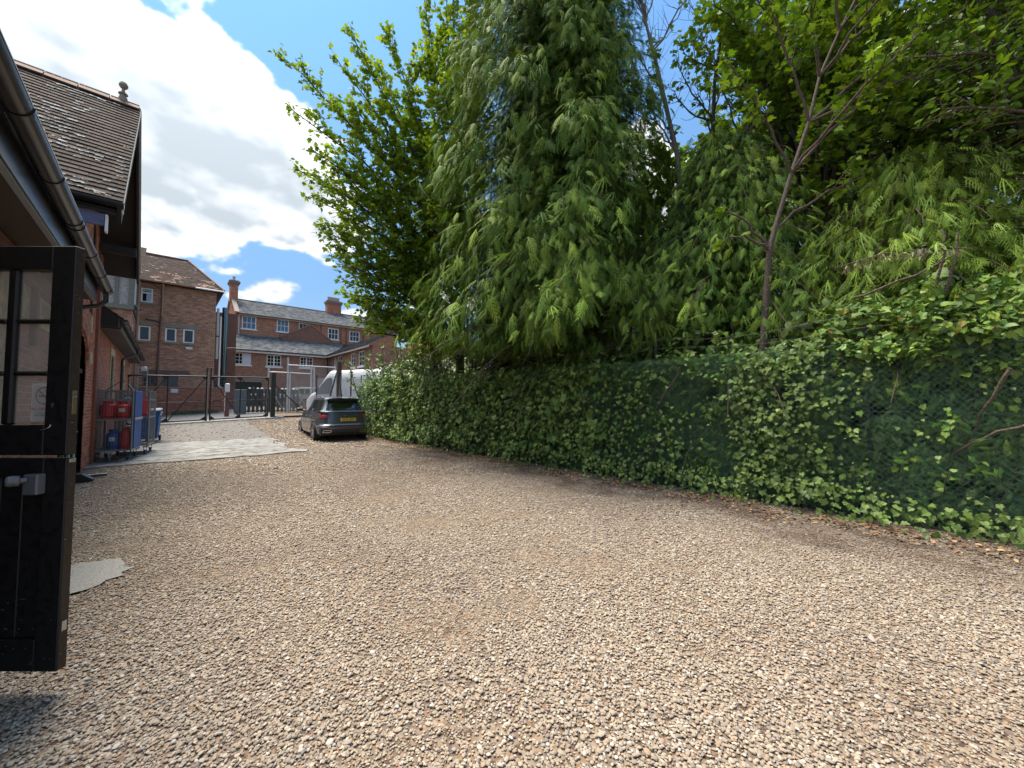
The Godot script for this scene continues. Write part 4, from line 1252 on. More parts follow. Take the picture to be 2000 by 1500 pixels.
func far_buildings():
	var redp := pal3([[0.497, 0.204, 0.112], [0.442, 0.175, 0.099], [0.552, 0.239, 0.132], [0.373, 0.154, 0.092]])
	var t := thing("long_slate_roofed_block", "long three storey red brick block with slate roof and white sash windows at back", "building", yard(4.7, 0, 43.0))
	# ---- main block: x from 0 (a 4.7), front at z 0
	var ws := [[0.44, 8.22, 1.55, 9.42], [3.23, 8.28, 4.27, 9.48], [5.15, 8.3, 6.2, 9.38], [7.91, 8.06, 8.96, 9.22], [10.1, 8.06, 11.18, 9.18]]
	var hs := []
	for w in ws: hs.append(hole(w[0], w[1], w[2], w[3]))
	bricks(t, front(Vector3.ZERO), rect(0, 5.0, 15.5, 9.62), hs, redp)
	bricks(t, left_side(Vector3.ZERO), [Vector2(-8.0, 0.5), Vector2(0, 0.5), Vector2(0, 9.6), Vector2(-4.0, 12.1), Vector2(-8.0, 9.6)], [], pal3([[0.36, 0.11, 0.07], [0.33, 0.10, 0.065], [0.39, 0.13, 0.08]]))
	block(t, "core_wall", Vector3(7.8, 4.9, -4.1), Vector3(15.4, 9.2, 7.9), mat("inner_dark", lin(0.02, 0.018, 0.016), 0.9))
	var blueglass := mat("curtained_glass", lin(0.10, 0.15, 0.22), 0.06)
	for i in ws.size():
		var w: Array = ws[i]
		window(t, front(Vector3.ZERO), w[0], w[1], w[2], w[3], 1, 3, 2, white_paint(), white_paint(), blueglass if i < 2 else null, 0.07, 0.09)
	var sl := Vector2(2.1, 4.3).length()
	var up := Vector3(0, 2.1, -4.3) / sl
	tiles(t, Transform3D(Basis(Vector3.RIGHT, up, Vector3(0, -up.z, up.y)), Vector3(0, 9.62, 0.3)), rect(0.15, 0, 16.0, sl), SLATE, 0.26, 0.20, "slate")
	var bup := Vector3(0, 2.1, 4.3) / sl
	tiles(t, Transform3D(Basis(Vector3.LEFT, bup, Vector3.LEFT.cross(bup)), Vector3(16, 9.62, -8.3)), rect(0, 0, 15.8, sl), SLATE, 0.5, 0.4, "slate")
	block(t, "ridge", Vector3(8.0, 11.76, -4.0), Vector3(15.8, 0.1, 0.2), mat("ridge_grey", lin(0.20, 0.18, 0.165), 0.9), 0.03)
	block(t, "gutter", Vector3(8.0, 9.58, 0.36), Vector3(15.6, 0.10, 0.11), mat("gutter_grey", lin(0.10, 0.10, 0.10), 0.6), 0.02)
	block(t, "fascia", Vector3(8.0, 9.47, 0.25), Vector3(15.6, 0.10, 0.04), mat("buff_fascia", lin(0.42, 0.36, 0.28), 0.7))
	for q in [0.2, 7.2, 9.2, 9.75, 11.6]: pipe(t, "downpipe", [Vector3(q, 9.45, 0.1), Vector3(q, 5.2, 0.1)], 0.05, mat("pale_pipe", lin(0.48, 0.44, 0.40), 0.6) if q < 1 else mat("rust_pipe", lin(0.16, 0.085, 0.06), 0.7), 6)
	# parapet of the left gable and its stack, and the stack on the ridge
	var cop := MB.new()
	cop.bar(Vector3(0.02, 9.62, 0.35), Vector3(0.02, 12.2, -4.0), 0.36, 0.14)
	cop.bar(Vector3(0.02, 12.2, -4.0), Vector3(0.02, 9.62, -8.3), 0.36, 0.14)
	part(t, "coping", cop, mat("coping_stone", lin(0.22, 0.19, 0.165), 0.9))
	chimney(t, Vector3(0.05, 11.2, -3.0), 0.62, 1.0, 1.6, 1, redp)
	chimney(t, Vector3(9.6, 11.35, -4.0), 1.5, 0.8, 1.3, 6, pal3(BRICK_RED))
	# brick pediment before the wall
	bricks(t, front(Vector3(0, 0, 0.4)), [Vector2(3.5, 7.3), Vector2(8.2, 7.3), Vector2(8.2, 7.75), Vector2(6.12, 9.2), Vector2(3.5, 7.75)], [], pal3([[0.24, 0.095, 0.06], [0.27, 0.11, 0.07], [0.21, 0.085, 0.06]]))
	var pc := MB.new()
	pc.bar(Vector3(3.4, 7.72, 0.35), Vector3(6.12, 9.24, 0.35), 0.3, 0.08)
	pc.bar(Vector3(6.12, 9.24, 0.35), Vector3(8.3, 7.72, 0.35), 0.3, 0.08)
	part(t, "pediment_coping", pc, mat("clay_coping", lin(0.30, 0.18, 0.12), 0.9))

	# ---- two storey range before it: front at b 40, a 4.1 to 11.9
	var u := thing("low_slate_roofed_range", "two storey brown brick range with slate roof and white casements before the long block", "building", yard(4.1, 0, 40.0))
	var bp := pal3([[0.446, 0.227, 0.144], [0.389, 0.198, 0.127], [0.504, 0.27, 0.179], [0.331, 0.168, 0.11]])
	var lw := [[0.26, 4.68, 1.38, 5.68], [2.57, 4.65, 3.70, 5.66], [5.22, 4.70, 6.34, 5.66]]
	hs = []
	for w in lw: hs.append(hole(w[0], w[1], w[2], w[3]))
	hs.append(hole(0.35, 0.3, 2.25, 3.35))
	bricks(u, front(Vector3.ZERO), rect(0, 0.6, 7.8, 5.9), hs, bp)
	bricks(u, left_side(Vector3.ZERO), rect(-3.0, 0.6, 0, 5.9), [], bp)
	block(u, "core_wall", Vector3(3.9, 3.2, -1.7), Vector3(7.6, 5.4, 2.7), mat("inner_dark", lin(0.02, 0.018, 0.016), 0.9))
	for i in 3:
		var w: Array = lw[i]
		var o := window(u, front(Vector3.ZERO), w[0], w[1], w[2], w[3], 2, 2, 3, white_paint(), white_paint(), null, 0.07, 0.15)
		if i == 0:
			var sash := MB.new()
			sash.box(Vector3(1.1, 5.18, 0.0), Vector3(0.62, 0.92, 0.03))
			part(o, "drawn_blind", sash, mat("pale_blind_white", lin(0.62, 0.68, 0.76), 0.6))
	block(u, "garage_door", Vector3(1.3, 1.85, -0.25), Vector3(1.9, 3.0, 0.06), mat("dark_opening", lin(0.02, 0.024, 0.026), 0.8))
	block(u, "concrete_lintel", Vector3(1.45, 3.5, 0.012), Vector3(2.5, 0.26, 0.06), mat("lintel_grey", lin(0.30, 0.27, 0.24), 0.9), 0.01)
	block(u, "opening_head", Vector3(1.3, 3.28, -0.1), Vector3(1.9, 0.14, 0.1), mat("zinc", lin(0.38, 0.40, 0.42), 0.5))
	var sl2 := Vector2(1.75, 3.4).length()
	var up2 := Vector3(0, 1.75, -3.4) / sl2
	tiles(u, Transform3D(Basis(Vector3.RIGHT, up2, Vector3(0, -up2.z, up2.y)), Vector3(0, 5.93, 0.4)), [Vector2(-0.15, 0), Vector2(8.0, 0), Vector2(10.3, sl2), Vector2(-0.15, sl2)], SLATE, 0.26, 0.20, "slate")
	block(u, "roof_verge", Vector3(4.2, 7.72, -3.02), Vector3(8.6, 0.10, 0.12), mat("clay_coping", lin(0.30, 0.18, 0.12), 0.9))
	block(u, "gutter", Vector3(3.8, 5.92, 0.46), Vector3(7.7, 0.09, 0.11), black_paint(), 0.02)
	block(u, "fascia", Vector3(3.8, 5.78, 0.36), Vector3(7.7, 0.15, 0.04), white_paint())
	pipe(u, "downpipe", [Vector3(7.45, 5.8, 0.4), Vector3(7.6, 5.6, 0.12), Vector3(7.62, 0.8, 0.1)], 0.05, black_paint(), 6)
	var lampm := mat("lamp_case", lin(0.62, 0.62, 0.60), 0.4)
	block(u, "wall_lamp", Vector3(-0.12, 5.45, 0.25), Vector3(0.3, 0.18, 0.2), lampm, 0.03)

	# ---- return range on the right: wall at a 11.9 from b 40 towards the camera
	var v := thing("return_range", "brown brick return range with white casements coming forward behind the white van", "building", yard(11.9, 0, 40.0))
	var rw := [[-2.1, 4.5, -1.5, 5.65], [-3.6, 4.45, -2.6, 5.65], [-6.9, 4.42, -5.9, 5.62], [-8.9, 4.4, -7.7, 5.62]]
	hs = []
	for w in rw: hs.append(hole(-w[2], w[1], -w[0], w[3]))
	var lwall := left_side(Vector3.ZERO)
	bricks(v, lwall, rect(0, 0.5, 10.6, 5.9), hs, bp)
	for w in rw: window(v, lwall, -w[2], w[1], -w[0], w[3], 1, 2, 3, white_paint(), white_paint(), null, 0.07, 0.15)
	bricks(v, front(Vector3(0, 0, 10.6)), rect(0, 0.5, 6.0, 5.9), [], bp)
	block(v, "core_wall", Vector3(3.2, 3.2, 5.0), Vector3(6.0, 5.4, 10.8), mat("inner_dark", lin(0.02, 0.018, 0.016), 0.9))
	var sl3 := Vector2(1.75, 3.4).length()
	var up3 := Vector3(3.4, 1.75, 0) / sl3
	tiles(v, Transform3D(Basis(Vector3(0, 0, 1), up3, Vector3(0, 0, 1).cross(up3)), Vector3(-0.4, 5.93, -0.4)), [Vector2(0, 0), Vector2(11.2, 0), Vector2(11.2, sl3), Vector2(-3.4, sl3)], SLATE, 0.26, 0.20, "slate")
	block(v, "gutter", Vector3(-0.46, 5.92, 5.2), Vector3(0.11, 0.09, 10.9), black_paint(), 0.02)
	block(v, "fascia", Vector3(-0.36, 5.78, 5.2), Vector3(0.04, 0.15, 10.9), white_paint())

	# ---- a house with an orange tiled roof glimpsed through the trees
	var h := thing("orange_roofed_house", "orange brick house glimpsed through the leaves behind the maple", "building", yard(15.2, 0, 27.0))
	var op := pal3([[0.42, 0.17, 0.09], [0.38, 0.15, 0.08], [0.46, 0.20, 0.11]])
	bricks(h, front(Vector3.ZERO), [Vector2(0, 0.3), Vector2(6, 0.3), Vector2(6, 5.2), Vector2(3, 7.4), Vector2(0, 5.2)], [hole(1.0, 3.2, 2.0, 4.4), hole(4.0, 3.2, 5.0, 4.4)], op)
	bricks(h, left_side(Vector3.ZERO), rect(-7, 0.3, 0, 5.2), [], op)
	for x in [1.0, 4.0]: window(h, front(Vector3.ZERO), x, 3.2, x + 1.0, 4.4, 2, 1, 2, white_paint(), white_paint(), null, 0.07, 0.1)
	block(h, "core_wall", Vector3(3, 2.7, -3.6), Vector3(5.9, 4.8, 6.9), mat("inner_dark", lin(0.02, 0.018, 0.016), 0.9))
	var hl := Vector2(2.2, 3.0).length()
	for sg in [-1.0, 1.0]:
		var u3 := Vector3(sg * -3.0, 2.2, 0) / hl
		var xx := Vector3(0, 0, -sg)
		tiles(h, Transform3D(Basis(xx, u3, xx.cross(u3)), Vector3(3.0 + sg * 3.2, 5.05, 0.3 if sg > 0 else -7.2)), rect(0, 0, 7.5, hl + 0.3), [[0.36, 0.15, 0.08], [0.32, 0.13, 0.07], [0.40, 0.19, 0.11]], 0.2, 0.2)

# ---------------------------------------------------------------- gates and fences
# chain link: two families of slanting wires clipped to a rectangle, standing in x y of xf, gently bellied
func chain_link(parent: Node, xf: Transform3D, w: float, h0: float, h1: float, y0: float, y1: float, pitch: float, wire: float, m: Material, belly := 0.0, called := "chain_link_mesh") -> MeshInstance3D:
	var k := MB.new()
	var top := maxf(h0 + y0, h1 + y1)
	var bot := minf(y0, y1)
	var span := top - bot
	for fam in [1.0, -1.0]:
		var i := -ceili(span / pitch) - 1
		while i * pitch < w + span + pitch:
			var pts := []
			var steps := maxi(2, int(span / 0.28)) if belly > 0.0 else 1
			for s in steps + 1:
				var y := bot + span * s / steps
				var x = i * pitch + (y - bot) * fam if fam > 0 else i * pitch - (y - bot)
				pts.append(Vector2(x, y))
			for s in steps:
				var p: Vector2 = pts[s]
				var q: Vector2 = pts[s + 1]
				if fam > 0 and (q.x < 0 or p.x > w): continue
				if fam < 0 and (p.x < 0 or q.x > w): continue
				# clip in x
				if p.x < 0: p = p.lerp(q, (0 - p.x) / (q.x - p.x))
				if q.x < 0: q = q.lerp(p, (0 - q.x) / (p.x - q.x))
				if p.x > w: p = p.lerp(q, (p.x - w) / (p.x - q.x))
				if q.x > w: q = q.lerp(p, (q.x - w) / (q.x - p.x))
				# clip in y to the sloping bottom and top
				var lo := lerpf(y0, y1, clampf((p.x + q.x) * 0.5 / w, 0, 1))
				var hi := lerpf(y0 + h0, y1 + h1, clampf((p.x + q.x) * 0.5 / w, 0, 1))
				if q.y <= lo or p.y >= hi: continue
				if p.y < lo: p = p.lerp(q, (lo - p.y) / (q.y - p.y))
				if q.y > hi: q = p.lerp(q, (hi - p.y) / (q.y - p.y))
				var f := func(v: Vector2) -> Vector3: return Vector3(v.x, v.y, fam * wire * 0.4 + (nz.get_noise_2d(v.x * 0.55, v.y * 0.8 + 9.0) * belly if belly > 0.0 else 0.0))
				var a: Vector3 = f.call(p)
				var b: Vector3 = f.call(q)
				if a.distance_to(b) < 0.003: continue
				k.bar(xf * a, xf * b, wire, wire, xf.basis.z)
			i += 1
	var o := part(parent, called, k, m)
	o.set_meta("kind", "stuff")
	return o

func rod(k: MB, pts: Array, r: float, seg := 6) -> void:
	for i in pts.size() - 1: k.tube([pts[i], pts[i + 1]], r, r, seg)

func gate_leaf(label: String, a0: float, a1: float, hinge_right: bool):
	var o := thing("yard_gate_leaf", label, "gate", yard(a0, 0, 25.0), "pair of chain link yard gates")
	var w := a1 - a0
	var y0 := height(a0, 25) + 0.13
	var y1 := height(a1, 25) + 0.13
	var t0 := 2.74 + 0.02 * a0
	var t1 := 2.74 + 0.02 * a1
	var blk := mat("gate_black", lin(0.013, 0.013, 0.014), 0.5)
	var f := MB.new()
	rod(f, [Vector3(0, y0, 0), Vector3(0, t0, 0), Vector3(w, t1, 0), Vector3(w, y1, 0), Vector3(0, y0, 0)], 0.034, 8)
	part(o, "frame", f, blk)
	var mid := 0.58 if hinge_right else 0.42
	var mx := w * 0.5
	var bar := MB.new()
	rod(bar, [Vector3(mx, lerpf(y0, y1, 0.5), 0.005), Vector3(mx, lerpf(t0, t1, 0.5), 0.005)], 0.026)
	part(o, "upright", bar, blk)
	var rail := MB.new()
	rod(rail, [Vector3(0, y0 + 0.92, 0.003), Vector3(w, y1 + 0.92, 0.003)], 0.018)
	part(o, "rail", rail, blk)
	var lm := 1.0 if not hinge_right else -1.0
	for h in 2:
		var xa := 0.0 if h == 0 else mx
		var xb := mx if h == 0 else w
		var br := MB.new()
		if lm > 0: rod(br, [Vector3(xa, lerpf(y0, y1, xa / w), -0.006), Vector3(xb, lerpf(t0, t1, xb / w), -0.006)], 0.024)
		else: rod(br, [Vector3(xa, lerpf(t0, t1, xa / w), -0.006), Vector3(xb, lerpf(y0, y1, xb / w), -0.006)], 0.024)
		part(o, "brace", br, blk)
	for x in [0.0, mx, w]:
		for top in [true, false]:
			if x == mx and top != (lm > 0): pass
			var y := lerpf(t0, t1, x / w) if top else lerpf(y0, y1, x / w)
			var g := MB.new()
			var sg := -1.0 if top else 1.0
			var sx := 1.0 if x == 0.0 else -1.0
			g.prism(PackedVector2Array([Vector2(0, 0), Vector2(0.26 * sx, 0), Vector2(0, 0.2 * sg)]), Transform3D(Basis.IDENTITY, Vector3(x, y, 0.008)), 0.016)
			part(o, "gusset", g, blk)
	chain_link(o, Transform3D(Basis.IDENTITY, Vector3(0, 0, -0.02)), w, t0 - y0, t1 - y1, y0, y1, 0.12, 0.006, mat("gate_wire", lin(0.12, 0.13, 0.12), 0.5, 0.4))
	return o

func post(label: String, a: float, b: float, top: float, s: Vector3, m: Material, crank := false, called := "fence_post", cat := "post"):
	var y := height(a, b)
	var o := thing(called, label, cat, yard(a, y, b))
	block(o, "shaft", Vector3(0, (top - y) * 0.5, 0), Vector3(s.x, top - y, s.z), m, minf(0.012, s.x * 0.2))
	if crank:
		var k := MB.new()
		k.bar(Vector3(0, top - y - 0.03, 0), Vector3(-0.42, top - y + 0.36, 0.0), 0.045, 0.045)
		part(o, "crank_arm", k, m)
	return o

func gates_and_fences():
	var g1 = gate_leaf("left chain link gate leaf, beside the blue wheeled bin", -1.35, 1.60, false)
	var g2 = gate_leaf("right chain link gate leaf, hung beside the thick dark post", 1.76, 4.28, true)
	for q in [[g1, 2.95], [g2, 0.0]]:
		var st := MB.new()
		st.tube([Vector3(q[1], height(1.7, 25) - 0.0, 0.03), Vector3(q[1], 3.22, 0.03)], 0.03, 0.03, 7)
		part(q[0], "meeting_stile", st, mat("gate_black", lin(0.013, 0.013, 0.014), 0.5))
	var drop := MB.new()
	drop.tube([Vector3(2.99, height(1.7, 25) - 0.0, 0.055), Vector3(2.99, 3.02, 0.055)], 0.022, 0.022, 7)
	part(g1, "drop_bolt", drop, mat("worn_steel", lin(0.34, 0.30, 0.26), 0.5, 0.4))
	for q in [[g1, 2.55], [g2, 0.12]]:
		var lk := MB.new()
		for e in [[0.0, 0.0, 0.32, 0.0], [0.0, 0.3, 0.32, 0.3], [0.0, 0.0, 0.0, 0.3], [0.32, 0.0, 0.32, 0.3]]:
			lk.bar(Vector3(q[1] + e[0], 1.25 + e[1], 0.02), Vector3(q[1] + e[2], 1.25 + e[3], 0.02), 0.022, 0.022)
		part(q[0], "latch_frame", lk, mat("gate_black", lin(0.013, 0.013, 0.014), 0.5))
	var sg := block(g1, "small_sign", Vector3(1.72, 2.03, 0.03), Vector3(0.28, 0.2, 0.008), mat("sign_pale_blue", lin(0.34, 0.42, 0.58), 0.5))
	for k in 4: block(sg, "sign_stripe", Vector3(0, 0.06 - k * 0.04, 0.006), Vector3(0.22, 0.014, 0.002), mat("white_paint", lin(0.78, 0.79, 0.78), 0.4))
	var green := mat("post_green_black", lin(0.028, 0.032, 0.026), 0.75, 0.0, tex("worn", FastNoiseLite.TYPE_SIMPLEX, 0.02, 0.8, 1.2), 0.7)
	post("thick dark square timber post that carries the right gate leaf", 4.52, 25.0, 3.12, Vector3(0.21, 0, 0.21), green, false, "gate_post")
	post("slim black steel post at the left end of the gates", -1.42, 25.02, 2.75, Vector3(0.08, 0, 0.08), black_paint(), false, "gate_post")
	var conc := mat("weathered_post", lin(0.15, 0.125, 0.095), 0.9, 0.0, tex("concrete_tone", FastNoiseLite.TYPE_SIMPLEX, 0.012, 0.55, 1.0, 512, 6), 1.4)
	post("tall weathered timber post standing in front of the white van", 6.8, 21.2, 3.62, Vector3(0.22, 0, 0.2), conc)
	post("thin black steel post with cranked top where bush begins", 6.76, 19.3, 3.02, Vector3(0.06, 0, 0.06), black_paint(), true)
	post("thin black steel corner post beside the van's bonnet", 6.76, 25.0, 3.1, Vector3(0.06, 0, 0.06), black_paint())
	# fence from the gate post to the corner, then back along the hedge line to the bush
	var fl := thing("corner_chain_link_fence", "dark chain link fence with braces between thick gate post and the van", "fence", yard(4.62, 0, 25.0))
	var wire := mat("fence_wire", lin(0.30, 0.32, 0.33), 0.45, 0.4)
	var y0 := height(4.6, 25)
	chain_link(fl, Transform3D.IDENTITY, 2.14, 2.2, 2.2, y0 + 0.05, y0 + 0.1, 0.13, 0.008, wire)
	var br := MB.new()
	br.bar(Vector3(0.0, 2.4, 0.02), Vector3(1.75, y0 + 0.1, 0.02), 0.05, 0.05)
	part(fl, "brace", br, black_paint())
	var kb := MB.new()
	kb.bar(Vector3(-0.05, y0 + 0.04, 0), Vector3(2.2, y0 + 0.08, 0), 0.10, 0.12)
	part(fl, "gravel_board", kb, mat("board_dark", lin(0.03, 0.03, 0.028), 0.8))
	var f2 := thing("hedge_line_chain_link_fence", "chain link fence with braced posts between corner post and ivy bush", "fence", yard(6.76, 0, 25.0))
	chain_link(f2, Transform3D(Basis(Vector3(0, 0, 1), Vector3.UP, Vector3(-1, 0, 0)), Vector3.ZERO), 8.0, 2.3, 2.3, y0 + 0.05, 0.25, 0.13, 0.008, wire)
	for q in [[3.8, 3.3, 1.5, 0.6], [3.9, 2.9, 5.0, 0.5]]:
		var b2 := MB.new()
		b2.bar(Vector3(0, q[1], q[0]), Vector3(0, q[3], q[2]), 0.055, 0.055)
		part(f2, "brace", b2, black_paint())
	for y in [2.45, 2.9]:
		var s := MB.new()
		s.bar(Vector3(0, y + 0.2, 0), Vector3(0, y, 8.0), 0.006, 0.006)
		part(f2, "strand", s, wire)
	# galvanised enclosure beyond the gate
	var ga := mat("galvanised", lin(0.50, 0.51, 0.52), 0.45, 0.5)
	var en := thing("galvanised_fence_enclosure", "pale galvanised mesh enclosure of posts and rails behind the gate fence", "fence", yard(4.9, 0, 29.0))
	var gh := height(5, 29)
	var px := [0.06, 1.15, 1.28, 2.58, 2.76, 4.15]
	var tops := [3.68, 4.42, 3.35, 3.85, 3.9, 3.95]
	for i in px.size():
		var k := MB.new()
		k.tube([Vector3(px[i], gh - 0.1, 0), Vector3(px[i], tops[i], 0)], 0.055 if i != 3 else 0.07, 0.055, 8)
		part(en, "post", k, ga)
	for q in [[0.06, 3.42, 2.6, 3.4], [1.15, 3.93, 4.15, 3.93]]:
		var k := MB.new()
		k.tube([Vector3(q[0], q[1], 0.0), Vector3(q[2], q[3], 0.0)], 0.04, 0.04, 6)
		part(en, "rail", k, ga)
	chain_link(en, Transform3D(Basis.IDENTITY, Vector3(1.2, 0, 0)), 2.9, 3.2, 3.2, gh + 0.0, gh, 0.15, 0.006, ga)
	for q in [[1.25, 3.9, 2.3, 1.0], [0.1, 2.4, 1.0, 0.9]]:
		var k := MB.new()
		k.tube([Vector3(q[0], q[1], -0.05), Vector3(q[2], q[3], -0.05)], 0.035, 0.035, 6)
		part(en, "brace", k, mat("grey_brace", lin(0.26, 0.26, 0.25), 0.5, 0.3))
	# dark pierced yard screen behind the gate
	var sc := thing("pierced_yard_screen", "dark slatted yard screen with pale capped tops behind right gate leaf", "screen", yard(3.4, height(3.4, 29.5), 29.5))
	var dk := mat("screen_dark", lin(0.04, 0.045, 0.047), 0.8)
	var pale := mat("pale_cap", lin(0.62, 0.62, 0.60), 0.6)
	block(sc, "rail", Vector3(1.7, 0.92, 0.0), Vector3(3.6, 0.24, 0.08), dk)
	block(sc, "rail", Vector3(1.7, 1.42, 0.0), Vector3(3.6, 0.06, 0.08), dk)
	block(sc, "rail", Vector3(1.7, 0.2, 0.0), Vector3(3.6, 0.08, 0.08), dk)
	block(sc, "cabinet", Vector3(0.16, 0.8, 0.1), Vector3(0.62, 1.5, 0.3), mat("slate_cabinet", lin(0.09, 0.11, 0.125), 0.6), 0.02)
	for k in 13:
		var x := 0.62 + 0.23 * k
		block(sc, "slat", Vector3(x, 0.86, 0.03), Vector3(0.15, 1.5, 0.03), dk)
		var cp := MB.new()
		cp.lathe([[0.085, 0.0], [0.08, 0.05], [0.045, 0.085], [0.0, 0.09]], 8)
		part(sc, "cap", cp, pale if k % 3 != 1 else dk, Transform3D(Basis.IDENTITY, Vector3(x, 1.6, 0.03)))
		if k % 4 != 2: block(sc, "pale_plaque", Vector3(x + 0.115, 1.26, 0.05), Vector3(0.07, 0.13, 0.02), pale, 0.006)
	# bollard, flue and ladder by the buildings
	var bo := thing("red_bollard", "dull red square post with a white top behind the gate leaves", "bollard", yard(2.75, height(2.75, 28) - 0.02, 28.0))
	block(bo, "shaft", Vector3(0, 0.72, 0), Vector3(0.21, 1.44, 0.21), mat("dull_red", lin(0.16, 0.045, 0.045), 0.7), 0.015)
	block(bo, "white_top", Vector3(0, 1.70, 0), Vector3(0.215, 0.52, 0.215), mat("white_paint", lin(0.78, 0.79, 0.78), 0.4), 0.04)
	block(bo, "white_stripe", Vector3(-0.112, 0.9, 0.06), Vector3(0.02, 1.1, 0.09), mat("white_paint", lin(0.78, 0.79, 0.78), 0.4))
	var fu := thing("flue_pipe", "tall dark shining metal flue pipe standing at the brick building's corner", "flue", yard(3.06, height(3, 33), 33.9))
	var steel := mat("flue_steel", lin(0.12, 0.15, 0.16), 0.16, 1.0)
	var fb := MB.new()
	fb.lathe([[0.17, 2.55], [0.17, 7.3], [0.165, 7.32], [0.0, 7.32]], 20)
	part(fu, "pipe", fb, steel)
	var cw := MB.new()
	cw.lathe([[0.0, 1.9], [0.22, 1.9], [0.24, 2.0], [0.24, 2.1], [0.20, 2.15], [0.20, 2.28], [0.25, 2.32], [0.25, 2.45], [0.19, 2.56]], 18)
	part(fu, "collar", cw, mat("black_iron", lin(0.02, 0.024, 0.025), 0.35, 0.3))
	var fan := MB.new()
	fan.cbox(Vector3(-0.12, 1.55, 0.2), Vector3(0.8, 0.34, 0.6), 0.05, Basis(Vector3.BACK, -0.55))
	part(fu, "fan_box", fan, mat("black_iron", lin(0.02, 0.024, 0.025), 0.35, 0.3))
	var lb := MB.new()
	for e in [[-0.20, 1.72, 0.36, 0.05], [-0.34, 1.50, 0.05, 0.28]]:
		lb.box(Vector3(e[0], e[1], 0.52), Vector3(e[2], e[3], 0.02), Basis(Vector3.BACK, -0.55))
	part(fu, "pale_edge", lb, mat("pale_cap", lin(0.62, 0.62, 0.60), 0.6))
	var legs := MB.new()
	legs.tube([Vector3(0, 0, 0), Vector3(0, 1.95, 0)], 0.07, 0.07, 8)
	part(fu, "stand", legs, mat("black_iron", lin(0.02, 0.024, 0.025), 0.35, 0.3))
	for q in [[0.5, 5.0, "dark"]]:
		var w2 := MB.new()
		w2.tube([Vector3(-0.5, 4.35, 0), Vector3(0.2, 4.5, 0), Vector3(0.9, 4.55, 0)], 0.012, 0.012, 5)
		part(fu, "guy_wire", w2, black_paint())
	var la := thing("grey_ladder", "grey ladder leaning on the brown building beside the roll cages", "ladder", yard(-0.95, height(-1, 30), 30.5))
	for x in [-0.2, 0.2]: block(la, "rail", Vector3(x, 1.5, -0.3), Vector3(0.05, 3.1, 0.07), mat("ladder_grey", lin(0.30, 0.29, 0.27), 0.5, 0.4), 0.0, Basis(Vector3.RIGHT, -0.16))
	for k in 9: block(la, "rung", Vector3(0, 0.3 + 0.3 * k, -0.12 - 0.048 * k + 0.0), Vector3(0.38, 0.035, 0.035), mat("ladder_grey", lin(0.30, 0.29, 0.27), 0.5, 0.4))
	# strip of grass at the foot of the brick wall
	var gs := Node3D.new()
	gs.name = "grass_verge"
	add_child(gs)
	gs.set_meta("kind", "stuff")
	var s := Scat.new()
	for i in 5000:
		var a := R(0.4, 2.7)
		var b := 32.7 - R(0, 1.0) * R(0, 1.2)
		var sc2 := R(0.07, 0.22)
		s.add(Transform3D(Basis.from_euler(Vector3(R(-0.5, 0.5), R(0, TAU), R(-0.5, 0.5))) * Basis.from_scale(Vector3(0.02, sc2, 0.02)), P(a, height(a, b) + 0.02, b)), cmix(pal3([[0.07, 0.12, 0.03], [0.10, 0.15, 0.04], [0.05, 0.09, 0.025]]), 0.2))
	var blade := MB.new()
	blade.tri(Vector3(-0.5, 0, 0), Vector3(0.5, 0, 0), Vector3(0, 1, 0.6))
	var lm := leafy("grass_blade", 0.7, 0.5)
	lay(gs, "blades", s, [blade.mesh(lm)], lm)

# ---------------------------------------------------------------- vehicles
# A car body is a rounded outline seen from above, drawn up through a profile: u runs round it from the middle of the tail
var car_l := 2.25
var car_w := 0.92
var belt_pts := []

func plan(u: float, hl: float, hw: float, rr: float, rf: float) -> Vector2:      # u 0..1 from the tail's middle round by the right; +z is the tail
	var t := u * TAU
	var c := cos(t)
	var s := sin(t)
	var n := rr if c > 0 else rf
	return Vector2(hw * signf(s) * pow(absf(s), 2.0 / n), hl * signf(c) * pow(absf(c), 2.0 / n))

func suv_point(u: float, y: float) -> Vector3:      # a point of the lower body
	var p := plan(u, car_l, car_w, 5.0, 3.6)
	var tail := ramp(p.y, 1.5, 2.2)
	var nose := ramp(-p.y, 1.4, 2.2)
	var k := 1.0
	if y < 0.42: k -= 0.05 * (0.42 - y) / 0.2
	if y > 0.66: k -= 0.10 * pow((y - 0.66) / 0.4, 1.4)
	var z := p.y
	if y > 0.60: z -= tail * (0.05 + 0.24 * (y - 0.60))
	if y < 0.40: z -= tail * 0.12 * (0.40 - y) / 0.2
	z += nose * (0.10 * maxf(0, y - 0.6))
	var crease := 0.012 * exp(-pow((y - 0.80) / 0.03, 2.0)) * (1.0 - tail) * (1.0 - nose)
	return Vector3(p.x * k + signf(p.x) * crease, y, z)

func suv_low(z: float, x: float) -> float:           # bottom edge of the side: sill, wheel arches
	var y := 0.30
	if absf(x) > car_w * 0.80:
		for zc in [1.34, -1.34]:
			var d := absf(z - zc)
			if d < 0.40: y = maxf(y, 0.34 + sqrt(0.40 * 0.40 - d * d))
	return y

func suv_high(z: float) -> float:                    # belt line; falls away over the bonnet
	if z < -0.9: return lerpf(1.05, 0.80, pow(ramp(-z, 0.9, 2.3), 1.2))
	return 1.05 + 0.035 * ramp(z, -0.9, 1.8)

